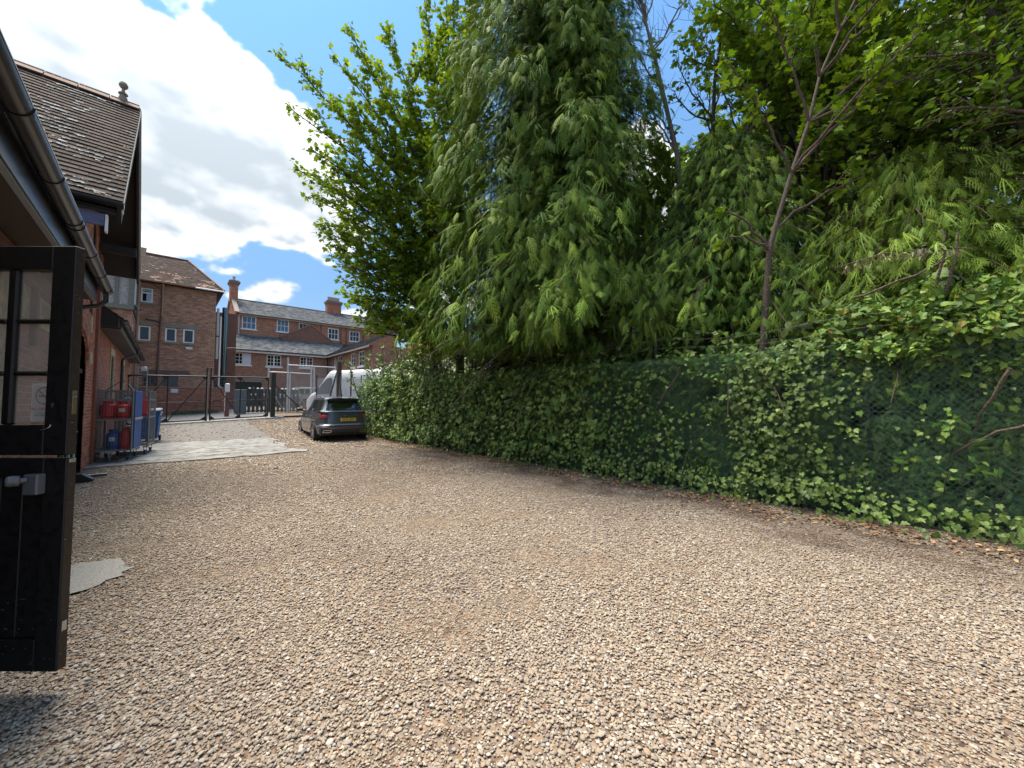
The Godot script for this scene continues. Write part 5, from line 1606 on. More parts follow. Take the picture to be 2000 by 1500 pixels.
func suv_patch(u0: float, u1: float, f0: float, f1: float, nu: int, nv: int, lift: float, ylo := -1.0, yhi := -1.0) -> MB:
	var m := MB.new()
	var g := []
	for i in nu + 1:
		var u := lerpf(u0, u1, float(i) / nu)
		var p := plan(fposmod(u, 1.0), car_l, car_w, 5.0, 3.6)
		var lo := suv_low(p.y, p.x)
		var hi := suv_high(p.y)
		var row := []
		for j in nv + 1:
			var f := lerpf(f0, f1, float(j) / nv)
			var y := lerpf(lo, hi, f)
			if ylo >= 0.0: y = maxf(lo, lerpf(ylo, yhi, float(j) / nv))
			var q := suv_point(fposmod(u, 1.0), y)
			var e := 0.004
			var n := (suv_point(fposmod(u + e, 1.0), y) - suv_point(fposmod(u - e, 1.0), y)).cross(suv_point(fposmod(u, 1.0), y + 0.01) - suv_point(fposmod(u, 1.0), y - 0.01)).normalized()
			if n.dot(Vector3(q.x, 0, q.z)) < 0: n = -n
			row.append([q + n * lift, n])
		g.append(row)
	for i in nu:
		for j in nv:
			var a: Array = g[i][j]
			var b: Array = g[i + 1][j]
			var c: Array = g[i + 1][j + 1]
			var d: Array = g[i][j + 1]
			m.quadn(a[0], b[0], c[0], d[0], a[1], b[1], c[1], d[1])
	return m

func u_at(z: float, right := true) -> float:         # the outline's u where the side passes z
	var lo := 0.0
	var hi := 0.5
	for i in 30:
		var mid := (lo + hi) * 0.5
		if plan(mid, car_l, car_w, 5.0, 3.6).y > z: lo = mid
		else: hi = mid
	return lo if right else 1.0 - lo

func top_point(u: float, f: float) -> Vector3:       # the cabin: f 0 at the belt, 1 at the roof's edge
	var a := plan(u, 1.62, 0.83, 5.0, 4.2)
	a.y += 0.50
	var b := plan(u, 1.22, 0.625, 4.4, 4.0)
	b.y += 0.58
	if a.y < -0.9: a.y = lerpf(-0.9, a.y, 0.9)
	var y0 := suv_high(a.y) - 0.01
	var g := f
	var p := a.lerp(b, g + 0.10 * sin(PI * g))
	return Vector3(p.x, lerpf(y0, 1.565, f), p.y)

func top_patch(u0: float, u1: float, f0: float, f1: float, nu: int, nv: int, lift: float) -> MB:
	var m := MB.new()
	var g := []
	for i in nu + 1:
		var row := []
		for j in nv + 1:
			var u := lerpf(u0, u1, float(i) / nu)
			var f := lerpf(f0, f1, float(j) / nv)
			var q := top_point(fposmod(u, 1.0), f)
			var n := (top_point(fposmod(u + 0.004, 1.0), f) - top_point(fposmod(u - 0.004, 1.0), f)).cross(top_point(fposmod(u, 1.0), f + 0.02) - top_point(fposmod(u, 1.0), f - 0.02)).normalized()
			if n.dot(Vector3(q.x, 0.0, q.z - 0.5)) < 0: n = -n
			row.append([q + n * lift, n])
		g.append(row)
	for i in nu:
		for j in nv:
			m.quadn(g[i][j][0], g[i + 1][j][0], g[i + 1][j + 1][0], g[i][j + 1][0], g[i][j][1], g[i + 1][j][1], g[i + 1][j + 1][1], g[i][j + 1][1])
	return m

func tu(z: float, right := true) -> float:
	var lo := 0.0
	var hi := 0.5
	for i in 30:
		var mid := (lo + hi) * 0.5
		if top_point(mid, 0.5).z > z: lo = mid
		else: hi = mid
	return lo if right else 1.0 - lo

func wheel(parent: Node, c: Vector3, r: float, w: float, side: float):
	var ty := MB.new()
	ty.lathe([[r * 0.68, -w * 0.5], [r * 0.94, -w * 0.5], [r, -w * 0.36], [r, w * 0.36], [r * 0.94, w * 0.5], [r * 0.68, w * 0.5]], 32)
	var o := part(parent, "wheel", ty, mat("tyre", lin(0.018, 0.018, 0.019), 0.85), Transform3D(Basis(Vector3.BACK, -side * PI / 2), c))
	var rim := MB.new()
	rim.lathe([[r * 0.69, -w * 0.3], [r * 0.69, w * 0.46], [r * 0.63, w * 0.47], [r * 0.60, w * 0.30], [r * 0.58, 0.0]], 32)
	for k in 5:
		for e in [-0.15, 0.15]:
			var a = TAU * k / 5.0 + e
			var b = TAU * k / 5.0 + e * 0.4
			rim.bar(Vector3(cos(b) * r * 0.12, w * 0.36, sin(b) * r * 0.12), Vector3(cos(a) * r * 0.64, w * 0.42, sin(a) * r * 0.64), 0.036, 0.03)
	rim.lathe([[0.0, w * 0.41], [r * 0.15, w * 0.40], [r * 0.18, w * 0.34]], 16)
	part(o, "rim", rim, mat("alloy", lin(0.30, 0.30, 0.31), 0.35, 0.7))
	var disc := MB.new()
	disc.lathe([[0.0, 0.0], [r * 0.62, 0.0]], 24)
	disc.lathe([[r * 0.62, -0.01], [0.0, -0.01]], 24)
	part(o, "brake_shadow", disc, mat("wheel_inside", lin(0.01, 0.01, 0.01), 0.8))

func suv(label: String, paint: Material, xf: Transform3D, plate: String) -> Node3D:
	var o := thing("parked_car", label, "car", xf)
	var blk := mat("car_black", lin(0.012, 0.012, 0.013), 0.5)
	var gl := mat("car_glass", lin(0.012, 0.018, 0.017), 0.03)
	var chrome := mat("chrome", lin(0.62, 0.62, 0.62), 0.15, 1.0)
	# shell, its sides with arches cut out; black inner shell shows in the shut lines
	var inner := suv_patch(0, 1, 0, 1, 120, 5, -0.012)
	var under := MB.new()
	under.box(Vector3(0, 0.36, 0), Vector3(1.56, 0.2, 4.2))
	under.box(Vector3(0, 0.8, 0.1), Vector3(1.50, 0.55, 3.6))
	inner.v.append_array(under.v); inner.n.append_array(under.n); inner.c.append_array(under.c)
	part(o, "inner_body", inner, blk)
	var zd := [1.02, 0.05, -0.98]           # shut lines of the doors
	var body := MB.new()
	for sd in [true, false]:
		for q in [[2.25, zd[0] + 0.006], [zd[2] - 0.006, -2.25]]:
			var p := suv_patch(u_at(q[0], sd) if q[0] < 2.2 else (0.0 if sd else 1.0), u_at(q[1], sd) if q[1] > -2.2 else 0.5, 0.0, 1.0, 44, 8, 0.0)
			body.v.append_array(p.v); body.n.append_array(p.n); body.c.append_array(p.c)
		for k in 2:
			var d := part(o, "door", suv_patch(u_at(zd[k] - 0.006, sd), u_at(zd[k + 1] + 0.006, sd), 0.0, 1.0, 20, 8, 0.0), paint)
			var hz: float = zd[k] - 0.16
			var hp := suv_point(u_at(hz, sd), 0.90)
			var h := MB.new()
			h.cbox(hp + Vector3(0.014 * signf(hp.x), 0, 0), Vector3(0.035, 0.03, 0.2), 0.008)
			part(d, "handle", h, paint)
	# bonnet and deck
	var n := 40
	var rim := []
	for i in n + 1:
		var u := 0.5 * i / n
		var p := plan(u, car_l, car_w, 5.0, 3.6)
		var q := suv_point(u, suv_high(p.y))
		rim.append(q)
	for i in n:
		var a: Vector3 = rim[i]
		var b: Vector3 = rim[i + 1]
		var cr := 0.045
		for s in 6:
			var t0 := lerpf(1.0, -1.0, s / 6.0)
			var t1 := lerpf(1.0, -1.0, (s + 1) / 6.0)
			var f := func(v: Vector3, t: float) -> Vector3: return Vector3(v.x * t, v.y + cr * (1.0 - t * t), v.z)
			body.quad(f.call(b, t0), f.call(a, t0), f.call(a, t1), f.call(b, t1))
	part(o, "body", body, paint)
	# cabin pillars and roof
	var cab := top_patch(0, 1, 0, 1, 96, 6, 0.0)
	var edge := []
	for i in 49: edge.append(top_point(0.5 * i / 48.0, 1.0))
	for i in 48:
		for s in 6:
			var t0 := lerpf(1.0, -1.0, s / 6.0)
			var t1 := lerpf(1.0, -1.0, (s + 1) / 6.0)
			var f := func(v: Vector3, t: float) -> Vector3:
				var zz := (v.z - 0.58) / 1.22
				return Vector3(v.x * t, v.y + 0.075 * (1.0 - t * t * t * t) * (1.0 - zz * zz * zz * zz), v.z)
			var nf := func(v: Vector3, t: float) -> Vector3:
				var zz := (v.z - 0.58) / 1.22
				return Vector3(0.5 * t * t * t, 1.0, 0.25 * zz * zz * zz).normalized()
			cab.quadn(f.call(edge[i + 1], t0), f.call(edge[i], t0), f.call(edge[i], t1), f.call(edge[i + 1], t1), nf.call(edge[i + 1], t0), nf.call(edge[i], t0), nf.call(edge[i], t1), nf.call(edge[i + 1], t1))
	part(o, "roof", cab, paint)
	# glass
	var zw := [[1.72, 1.10], [1.02, 0.10], [0.02, -0.78]]
	for sd in [true, false]:
		for q in zw:
			part(o, "side_window", top_patch(tu(q[0], sd), tu(q[1], sd), 0.10, 0.86, 12, 5, 0.006), gl)
		var tr := top_patch(tu(1.80, sd), tu(-0.85, sd), 0.03, 0.085, 24, 1, 0.009)
		part(o, "window_trim", tr, chrome)
	var ur := 0.088
	part(o, "rear_window", top_patch(-ur, ur, 0.10, 0.80, 20, 6, 0.006), gl)
	part(o, "windscreen", top_patch(0.5 - 0.10, 0.5 + 0.10, 0.06, 0.93, 20, 6, 0.006), gl)
	# spoiler over the rear window
	var sp := MB.new()
	for i in 20:
		var x0 := lerpf(-0.60, 0.60, i / 20.0)
		var x1 := lerpf(-0.60, 0.60, (i + 1) / 20.0)
		var f := func(x: float, k: int) -> Vector3:
			var e := pow(absf(x) / 0.60, 3.0)
			if k == 0: return Vector3(x, 1.60 - 0.03 * e, 1.62)
			if k == 1: return Vector3(x, 1.565 - 0.05 * e, 1.99 - 0.10 * e)
			return Vector3(x, 1.52 - 0.03 * e, 1.90 - 0.10 * e)
		sp.quad(f.call(x0, 1), f.call(x1, 1), f.call(x1, 0), f.call(x0, 0))
		sp.quad(f.call(x0, 2), f.call(x1, 2), f.call(x1, 1), f.call(x0, 1))
		sp.quad(f.call(x1, 2), f.call(x0, 2), f.call(x0, 0), f.call(x1, 0))
	part(o, "spoiler", sp, paint)
	# rails, aerial
	for s in [-1.0, 1.0]:
		var r := MB.new()
		r.tube([Vector3(s * 0.60, 1.57, 1.50), Vector3(s * 0.60, 1.625, 1.32), Vector3(s * 0.60, 1.655, 0.6), Vector3(s * 0.60, 1.645, -0.1), Vector3(s * 0.59, 1.58, -0.42)], 0.016, 0.016, 7)
		part(o, "roof_rail", r, mat("alloy", lin(0.30, 0.30, 0.31), 0.35, 0.7))
	var fin := MB.new()
	fin.prism(PackedVector2Array([Vector2(0, 0), Vector2(0.16, 0), Vector2(0.03, 0.085)]), Transform3D(Basis(Vector3.UP, PI / 2), Vector3(0.012, 1.62, 1.62)), 0.024)
	part(o, "aerial_fin", fin, blk)
	# tail: lamps, plate recess, badge, trim
	var red := mat("tail_red", lin(0.26, 0.012, 0.016), 0.12)
	red.clearcoat_enabled = true
	for s in [1.0, -1.0]:
		var u0 := 0.052 if s > 0 else 1.0 - 0.052
		var u1 := 0.135 if s > 0 else 1.0 - 0.135
		var l := part(o, "tail_lamp", suv_patch(u0, u1, 0, 0, 14, 4, 0.014, 0.865, 0.985), red)
		part(l, "lamp_bar", suv_patch(lerpf(u0, u1, 0.12), lerpf(u0, u1, 0.72), 0, 0, 10, 1, 0.020, 0.94, 0.955), mat("lamp_bright", lin(0.55, 0.16, 0.15), 0.15))
		part(o, "bumper_corner", suv_patch(0.10 * s, 0.165 * s, 0, 0, 10, 1, 0.008, 0.555, 0.585), chrome)
		var ex := MB.new()
		var c := suv_point(0.058 if s > 0 else 1.0 - 0.058, 0.40) + Vector3(0, 0, 0.03)
		var tilt := Basis(Vector3.UP, s * 0.16)
		for e in [[0, 0.035, 0.24, 0.014], [0, -0.035, 0.24, 0.014]]: ex.box(c + tilt * Vector3(e[0], e[1], 0), Vector3(e[2], e[3], 0.03), tilt)
		for e in [-1.0, 1.0]: ex.box(c + tilt * Vector3(e * 0.125, 0, 0), Vector3(0.014, 0.078, 0.03), tilt * Basis(Vector3.BACK, -0.35))
		part(o, "exhaust_trim", ex, chrome)
	part(o, "lower_bumper", suv_patch(-0.125, 0.125, 0, 0, 40, 3, 0.010, 0.30, 0.475), blk)
	part(o, "reflector_strip", suv_patch(-0.055, 0.055, 0, 0, 20, 1, 0.012, 0.525, 0.545), mat("reflector", lin(0.20, 0.03, 0.04), 0.3))
	part(o, "bumper_line", suv_patch(-0.10, 0.10, 0, 0, 30, 1, 0.008, 0.600, 0.608), blk)
	part(o, "hatch_line", suv_patch(-0.066, -0.063, 0, 0, 2, 8, 0.004, 0.62, 0.87), blk)
	part(o, "hatch_line", suv_patch(0.063, 0.066, 0, 0, 2, 8, 0.004, 0.62, 0.87), blk)
	for sd in [true, false]: part(o, "sill_trim", suv_patch(u_at(0.9, sd), u_at(-0.9, sd), 0, 0, 10, 1, 0.010, 0.40, 0.425), chrome)
	var pc := suv_point(0.0, 0.80) + Vector3(0.10, 0, 0.014)
	var lean := Basis(Vector3.RIGHT, -0.23)
	var pm := ArrayMesh.new()
	var pb := MB.new()
	pb.box(Vector3.ZERO, Vector3(0.52, 0.112, 0.012))
	pb.add_to(pm, mat("plate_yellow", lin(0.72, 0.46, 0.03), 0.45))
	lettering(pm, plate, 0.112, Transform3D(Basis.from_scale(Vector3(0.86, 1, 1)), Vector3(0, 0, 0.0075)), mat("plate_black", lin(0.015, 0.015, 0.015), 0.5), true)
	var pi := MeshInstance3D.new()
	pi.name = "number_plate"
	pi.mesh = pm
	pi.transform = Transform3D(lean, pc)
	o.add_child(pi, true)
	var bd := MB.new()
	var bc := suv_point(0.0, 0.955) + Vector3(0, 0, 0.012)
	bd.lathe([[0.042, 0.0], [0.045, 0.006], [0.052, 0.006], [0.055, 0.0]], 24, Transform3D(Basis(Vector3.RIGHT, PI / 2 - 0.2), bc))
	for e in [[-0.016, 0.020, 0.5], [0.016, 0.020, -0.5]]:
		bd.box(bc + Vector3(e[0] * 0.8, 0.018, 0.006), Vector3(0.008, 0.036, 0.004), Basis(Vector3.BACK, e[2]))
	for e in [[-0.024, -0.014, 0.35], [-0.009, -0.014, -0.35], [0.009, -0.014, 0.35], [0.024, -0.014, -0.35]]:
		bd.box(bc + Vector3(e[0], e[1], 0.006), Vector3(0.007, 0.036, 0.004), Basis(Vector3.BACK, e[2]))
	part(o, "badge", bd, chrome)
	var wp := MB.new()
	wp.bar(Vector3(0.0, 1.13, 2.03), Vector3(0.34, 1.165, 2.01), 0.02, 0.016)
	part(o, "wiper", wp, blk)
	# mirrors
	for s in [-1.0, 1.0]:
		var mi := MB.new()
		mi.cbox(Vector3(s * 1.0, 1.13, -0.72), Vector3(0.19, 0.14, 0.11), 0.035)
		mi.box(Vector3(s * 0.88, 1.08, -0.70), Vector3(0.10, 0.04, 0.05))
		part(o, "mirror", mi, blk)
		var mc := MB.new()
		mc.cbox(Vector3(s * 1.002, 1.165, -0.735), Vector3(0.196, 0.075, 0.11), 0.03)
		part(o, "mirror_cap", mc, mat("car_silver", lin(0.45, 0.45, 0.46), 0.3, 0.5))
	for s in [-1.0, 1.0]:
		for z in [1.34, -1.34]: wheel(o, Vector3(s * 0.80, 0.355, z), 0.355, 0.235, s)
		var hl := part(o, "headlight", suv_patch(0.5 - s * 0.06, 0.5 - s * 0.12, 0, 0, 10, 3, 0.010, 0.66, 0.76), gl)
	return o

func van_point(z: float, t: float) -> Vector3:        # section of the van at z (nose at -z), t 0..1 from the left sill over the roof to the right sill
	var top := 2.62
	if z < -0.9: top = lerpf(2.62, 1.42, ramp(-z, 0.9, 2.05) * 0.55 + 0.45 * clampf((-z - 0.9) / 1.15, 0, 1))
	if z < -2.05: top = lerpf(1.42, 0.95, pow(clampf((-z - 2.05) / 0.8, 0, 1), 1.6))
	var w := 0.99
	if z < -2.1: w -= 0.22 * pow(clampf((-z - 2.1) / 0.75, 0, 1), 2.0)
	var a := PI * t
	var n := 9.0
	var x := -w * signf(cos(a)) * pow(absf(cos(a)), 2.0 / n)
	var y := 0.35 + (top - 0.35) * pow(sin(a), 2.0 / n)
	x *= 1.0 - 0.10 * ramp(y, 1.3, 2.6)
	return Vector3(x, y, z)

func white_van(label: String, xf: Transform3D):
	var o := thing("parked_van", label, "van", xf)
	var white := mat("van_white", lin(0.62, 0.64, 0.66), 0.35)
	white.clearcoat_enabled = true
	var m := MB.new()
	var zs := []
	for i in 57: zs.append(lerpf(-2.85, 2.9, i / 56.0))
	var sect := func(z: float, i: int) -> Vector3: return van_point(z, i / 40.0)
	for i in 56:
		for k in 40:
			var p := [sect.call(zs[i], k), sect.call(zs[i], k + 1), sect.call(zs[i + 1], k + 1), sect.call(zs[i + 1], k)]
			var ns := []
			for q in [[zs[i], k], [zs[i], k + 1], [zs[i + 1], k + 1], [zs[i + 1], k]]:
				var du: Vector3 = van_point(q[0], minf(1, q[1] / 40.0 + 0.01)) - van_point(q[0], maxf(0, q[1] / 40.0 - 0.01))
				var dz: Vector3 = van_point(q[0] + 0.03, q[1] / 40.0) - van_point(q[0] - 0.03, q[1] / 40.0)
				var nn := dz.cross(du).normalized()
				if nn.dot(Vector3(p[0].x, p[0].y - 1.0, 0)) < 0: nn = -nn
				ns.append(nn)
			m.quadn(p[0], p[1], p[2], p[3], ns[0], ns[1], ns[2], ns[3])
	for e in [[-2.85, true], [2.9, false]]:
		for k in range(1, 40):
			var a: Vector3 = van_point(e[0], 0)
			var b: Vector3 = van_point(e[0], k / 40.0)
			var c: Vector3 = van_point(e[0], (k + 1) / 40.0)
			if e[1]: m.tri(a, b, c)
			else: m.tri(a, c, b)
	part(o, "body", m, white)
	var gl := mat("van_glass", lin(0.010, 0.014, 0.014), 0.12)
	gl.metallic_specular = 0.15
	var blk := mat("car_black", lin(0.012, 0.012, 0.013), 0.5)
	for s in [-1.0, 1.0]:
		var w := MB.new()
		var out := [[-1.80, 1.28], [-0.66, 1.32], [-0.54, 1.46], [-0.54, 2.08], [-0.66, 2.20], [-1.02, 2.16], [-1.42, 1.80]]
		var pts := PackedVector2Array()
		for q in out: pts.append(Vector2(q[0], q[1]))
		var ix := Geometry2D.triangulate_polygon(pts)
		var f := func(v: Vector2) -> Vector3: return Vector3(s * (0.99 * (1.0 - 0.10 * ramp(v.y, 1.3, 2.6)) + 0.012), v.y, v.x)
		for i in range(0, ix.size(), 3):
			var a: Vector3 = f.call(pts[ix[i]])
			var b: Vector3 = f.call(pts[ix[i + 1]])
			var c: Vector3 = f.call(pts[ix[i + 2]])
			if (b - a).cross(c - a).x * s > 0: w.tri(a, b, c)
			else: w.tri(a, c, b)
		part(o, "side_window", w, gl)
		var mi := MB.new()
		mi.cbox(Vector3(s * 1.12, 1.52, -1.52), Vector3(0.2, 0.36, 0.14), 0.04)
		part(o, "mirror", mi, blk)
		for z in [-0.55, 0.55, 1.65]:
			var l := MB.new()
			l.box(Vector3(s * 0.993, 1.0, z), Vector3(0.012, 1.15, 0.012))
			part(o, "panel_seam", l, mat("seam_grey", lin(0.30, 0.32, 0.35), 0.6))
		for q in [[1.06, -0.5, 2.8], [2.05, -0.5, 2.8]]:
			var l := MB.new()
			l.box(Vector3(s * (0.994 if q[0] < 1.3 else 0.955), q[0], (q[1] + q[2]) * 0.5), Vector3(0.012, 0.03, q[2] - q[1]))
			part(o, "side_moulding", l, mat("seam_grey", lin(0.30, 0.32, 0.35), 0.6))
		var hd := MB.new()
		hd.cbox(Vector3(s * 1.0, 1.12, -0.72), Vector3(0.03, 0.04, 0.16), 0.008)
		part(o, "handle", hd, blk)
		for z in [-1.85, 1.75]: wheel(o, Vector3(s * 0.88, 0.34, z), 0.34, 0.22, s)
		var h := MB.new()
		h.cbox(Vector3(s * 0.70, 0.90, -2.74), Vector3(0.26, 0.24, 0.16), 0.05)
		part(o, "headlight", h, mat("lamp_clear", lin(0.5, 0.52, 0.55), 0.08))
	var ws := MB.new()
	for i in 10:
		for k in 10:
			var f := func(a: int, b: int) -> Vector3:
				var z := lerpf(-1.02, -1.98, a / 10.0)
				var v := van_point(z, lerpf(0.30, 0.70, b / 10.0))
				return v + Vector3(0, 0.012, -0.012)
			ws.quad(f.call(i + 1, k), f.call(i + 1, k + 1), f.call(i, k + 1), f.call(i, k))
	part(o, "windscreen", ws, gl)
	var bp := MB.new()
	bp.cbox(Vector3(0, 0.48, -2.83), Vector3(1.66, 0.26, 0.16), 0.05)
	part(o, "bumper", bp, mat("van_grey", lin(0.09, 0.095, 0.10), 0.6))
	var vb := MB.new()
	vb.box(Vector3(0, 0.42, 0), Vector3(1.7, 0.2, 5.2))
	part(o, "chassis", vb, blk)

func vehicles():
	# local -z is the way a vehicle points
	var grey := mat("car_paint_grey", lin(0.075, 0.080, 0.090), 0.32, 0.25)
	grey.clearcoat_enabled = true
	grey.clearcoat = 1.0
	grey.clearcoat_roughness = 0.03
	var head := deg_to_rad(37.0)
	var rl := Vector3(-7.0, 0, -13.9)
	var dir := Vector3(-sin(head), 0, -cos(head))
	var side := Vector3(cos(head), 0, -sin(head))
	var c := rl + side * 1.02 + dir * 2.3
	suv("grey metallic estate car with yellow number plate parked beside the hedge", grey, Transform3D(Basis(Vector3.UP, head) * Basis.from_scale(Vector3.ONE * 1.045), c), "VE73 ANV")
	var h2 := deg_to_rad(66.0)
	var d2 := Vector3(-sin(h2), 0, -cos(h2))
	var nose := Vector3(-12.85, 0, -24.2)
	var vc := nose - d2 * 2.85 + Vector3(d2.z, 0, -d2.x) * 0.95 * -1.0
	var va := ab(vc)
	vc.y = height(va.x, va.y) - 0.05
	white_van("white panel van with high roof behind chain link, nose to the left", Transform3D(Basis(Vector3.UP, h2) * Basis.from_scale(Vector3(1.0, 1.08, 1.04)), vc))
	var h3 := deg_to_rad(75.0)
	var c3 := P(8.4, 0, 35.5)
	c3.y = height(8.4, 35.5)
	var silver := mat("car_paint_silver", lin(0.22, 0.24, 0.25), 0.3, 0.4)
	suv("pale silver car half hidden behind white van and mesh fence", silver, Transform3D(Basis(Vector3.UP, h3), c3), "")

# ---------------------------------------------------------------- roll cages, gas bottles, bin
func roll_cage(label: String, xf: Transform3D, panel: bool, shelf: bool) -> Node3D:
	var o := thing("roll_cage", label, "roll cage", xf, "grey roll cages by the brick wall")
	var g := mat("cage_grey", lin(0.22, 0.235, 0.24), 0.45, 0.5)
	var w := 0.66
	var d := 0.86
	for x in [0.0, w]:
		for z in [0.0, -d]:
			var k := MB.new()
			k.tube([Vector3(x, 0.2, z), Vector3(x, 1.70, z), Vector3(x + (0.03 if x == 0.0 else -0.03), 1.735, z)], 0.020, 0.020, 8)
			part(o, "upright", k, g)
	for y in [0.26, 1.02, 1.50, 1.73]:
		for q in [[Vector3(0, y, 0.003), Vector3(w, y, 0.003)], [Vector3(0, y, -d), Vector3(w, y, -d)], [Vector3(0.003, y, 0), Vector3(0.003, y, -d)], [Vector3(w, y, 0), Vector3(w, y, -d)]]:
			var k := MB.new()
			k.bar(q[0], q[1], 0.022, 0.045 if y < 1.6 else 0.03)
			part(o, "rail", k, g)
	# wire infill
	for f in [[Vector3.ZERO, Vector3(w, 0, 0)], [Vector3(0, 0, -d), Vector3(w, 0, -d)], [Vector3.ZERO, Vector3(0, 0, -d)], [Vector3(w, 0, 0), Vector3(w, 0, -d)]]:
		var k := MB.new()
		var a: Vector3 = f[0]
		var b: Vector3 = f[1]
		var n := int(a.distance_to(b) / 0.048)
		for i in range(1, n):
			var p := a.lerp(b, float(i) / n)
			k.bar(p + Vector3(0, 0.26, 0), p + Vector3(0, 1.73, 0), 0.0045, 0.0045, Vector3.BACK)
		for i in range(1, 31):
			var y := 0.26 + 1.47 * i / 31.0
			k.bar(a + Vector3(0, y, 0), b + Vector3(0, y, 0), 0.0045, 0.0045)
		part(o, "wire_mesh", k, g)
	block(o, "base_plate", Vector3(w * 0.5, 0.25, -d * 0.5), Vector3(w - 0.02, 0.02, d - 0.02), mat("cage_plate", lin(0.12, 0.12, 0.12), 0.6, 0.3))
	if shelf: block(o, "shelf", Vector3(w * 0.5, 1.005, -d * 0.5), Vector3(w - 0.02, 0.015, d - 0.02), mat("cage_plate", lin(0.12, 0.12, 0.12), 0.6, 0.3))
	var cast := mat("castor", lin(0.05, 0.05, 0.05), 0.7)
	for x in [0.06, w - 0.06]:
		for z in [-0.07, -d + 0.07]:
			var k := MB.new()
			k.lathe([[0.0, -0.018], [0.05, -0.018], [0.062, -0.01], [0.062, 0.01], [0.05, 0.018], [0.0, 0.018]], 18, Transform3D(Basis(Vector3.BACK, PI / 2), Vector3(x, 0.062, z)))
			k.box(Vector3(x - 0.028, 0.13, z), Vector3(0.006, 0.14, 0.05))
			k.box(Vector3(x + 0.028, 0.13, z), Vector3(0.006, 0.14, 0.05))
			k.box(Vector3(x, 0.20, z), Vector3(0.09, 0.02, 0.09))
			part(o, "castor", k, cast)
	if panel:
		var blue := mat("blue_panel", lin(0.012, 0.075, 0.28), 0.6, 0.0, tex("worn", FastNoiseLite.TYPE_SIMPLEX, 0.02, 0.8, 1.2), 0.9)
		block(o, "side_panel", Vector3(w + 0.03, 1.40, -d * 0.5), Vector3(0.025, 0.66, d - 0.06), blue, 0.006)
		block(o, "side_panel", Vector3(w + 0.03, 0.64, -d * 0.5), Vector3(0.025, 0.72, d - 0.06), blue, 0.006)
		block(o, "panel_strap", Vector3(w + 0.05, 1.03, -d * 0.5), Vector3(0.012, 0.06, d), mat("cage_light", lin(0.38, 0.42, 0.46), 0.4, 0.4), 0.003)
	return o

func bottle(label: String, cage: Node3D, at: Vector3, r: float, h: float, k: Color, key: String, band := true):
	var o := thing("gas_bottle", label, "gas bottle", cage.transform * Transform3D(Basis(Vector3.UP, R(0, 6)), at), "gas bottles in the roll cages")
	var m := mat("bottle_" + key, k, 0.4, 0.0, tex("worn", FastNoiseLite.TYPE_SIMPLEX, 0.02, 0.8, 1.2), 1.6)
	var b := MB.new()
	b.lathe([[r * 0.86, 0.0], [r * 0.88, 0.05], [r * 0.80, 0.055], [r * 0.93, 0.09], [r, 0.13], [r, h * 0.70], [r * 0.96, h * 0.77], [r * 0.72, h * 0.85], [r * 0.3, h * 0.88], [0.0, h * 0.885]], 28)
	part(o, "body", b, m)
	var c := MB.new()
	var n := 22
	for i in n:
		var p := TAU * 0.82 * i / n
		var q := TAU * 0.82 * (i + 1) / n
		var f := func(a: float, rr: float, y: float) -> Vector3: return Vector3(cos(a) * rr, y, -sin(a) * rr)
		var rr := r * 0.62
		c.quad(f.call(p, rr, h * 0.84), f.call(q, rr, h * 0.84), f.call(q, rr, h), f.call(p, rr, h))
		c.quad(f.call(q, rr - 0.006, h * 0.84), f.call(p, rr - 0.006, h * 0.84), f.call(p, rr - 0.006, h), f.call(q, rr - 0.006, h))
		c.quad(f.call(p, rr, h), f.call(q, rr, h), f.call(q, rr - 0.006, h), f.call(p, rr - 0.006, h))
	part(o, "collar", c, m)
	var v := MB.new()
	v.lathe([[0.02, h * 0.87], [0.018, h * 0.93], [0.03, h * 0.935], [0.03, h * 0.96], [0.0, h * 0.962]], 10)
	part(o, "valve", v, mat("brass", lin(0.40, 0.30, 0.12), 0.35, 0.9))
	if band:
		var l := MB.new()
		# a curved paper label facing the camera side
		var face: float = -o.rotation.y + PI * 0.5 + cage.rotation.y - 0.4
		var back := Basis(Vector3.UP, -(o.basis.get_euler().y - cage.basis.get_euler().y))
		for i in 8:
			var p := PI * 0.5 - 0.05 - 0.11 * (i - 5)
			var q := PI * 0.5 - 0.05 - 0.11 * (i - 4)
			var f := func(a: float, y: float) -> Vector3: return back * Vector3(cos(a) * (r + 0.002), y, sin(a) * (r + 0.002))
			l.quad(f.call(p, h * 0.42), f.call(q, h * 0.42), f.call(q, h * 0.62), f.call(p, h * 0.62))
		part(o, "paper_label", l, mat("label_white", lin(0.66, 0.64, 0.62), 0.6))

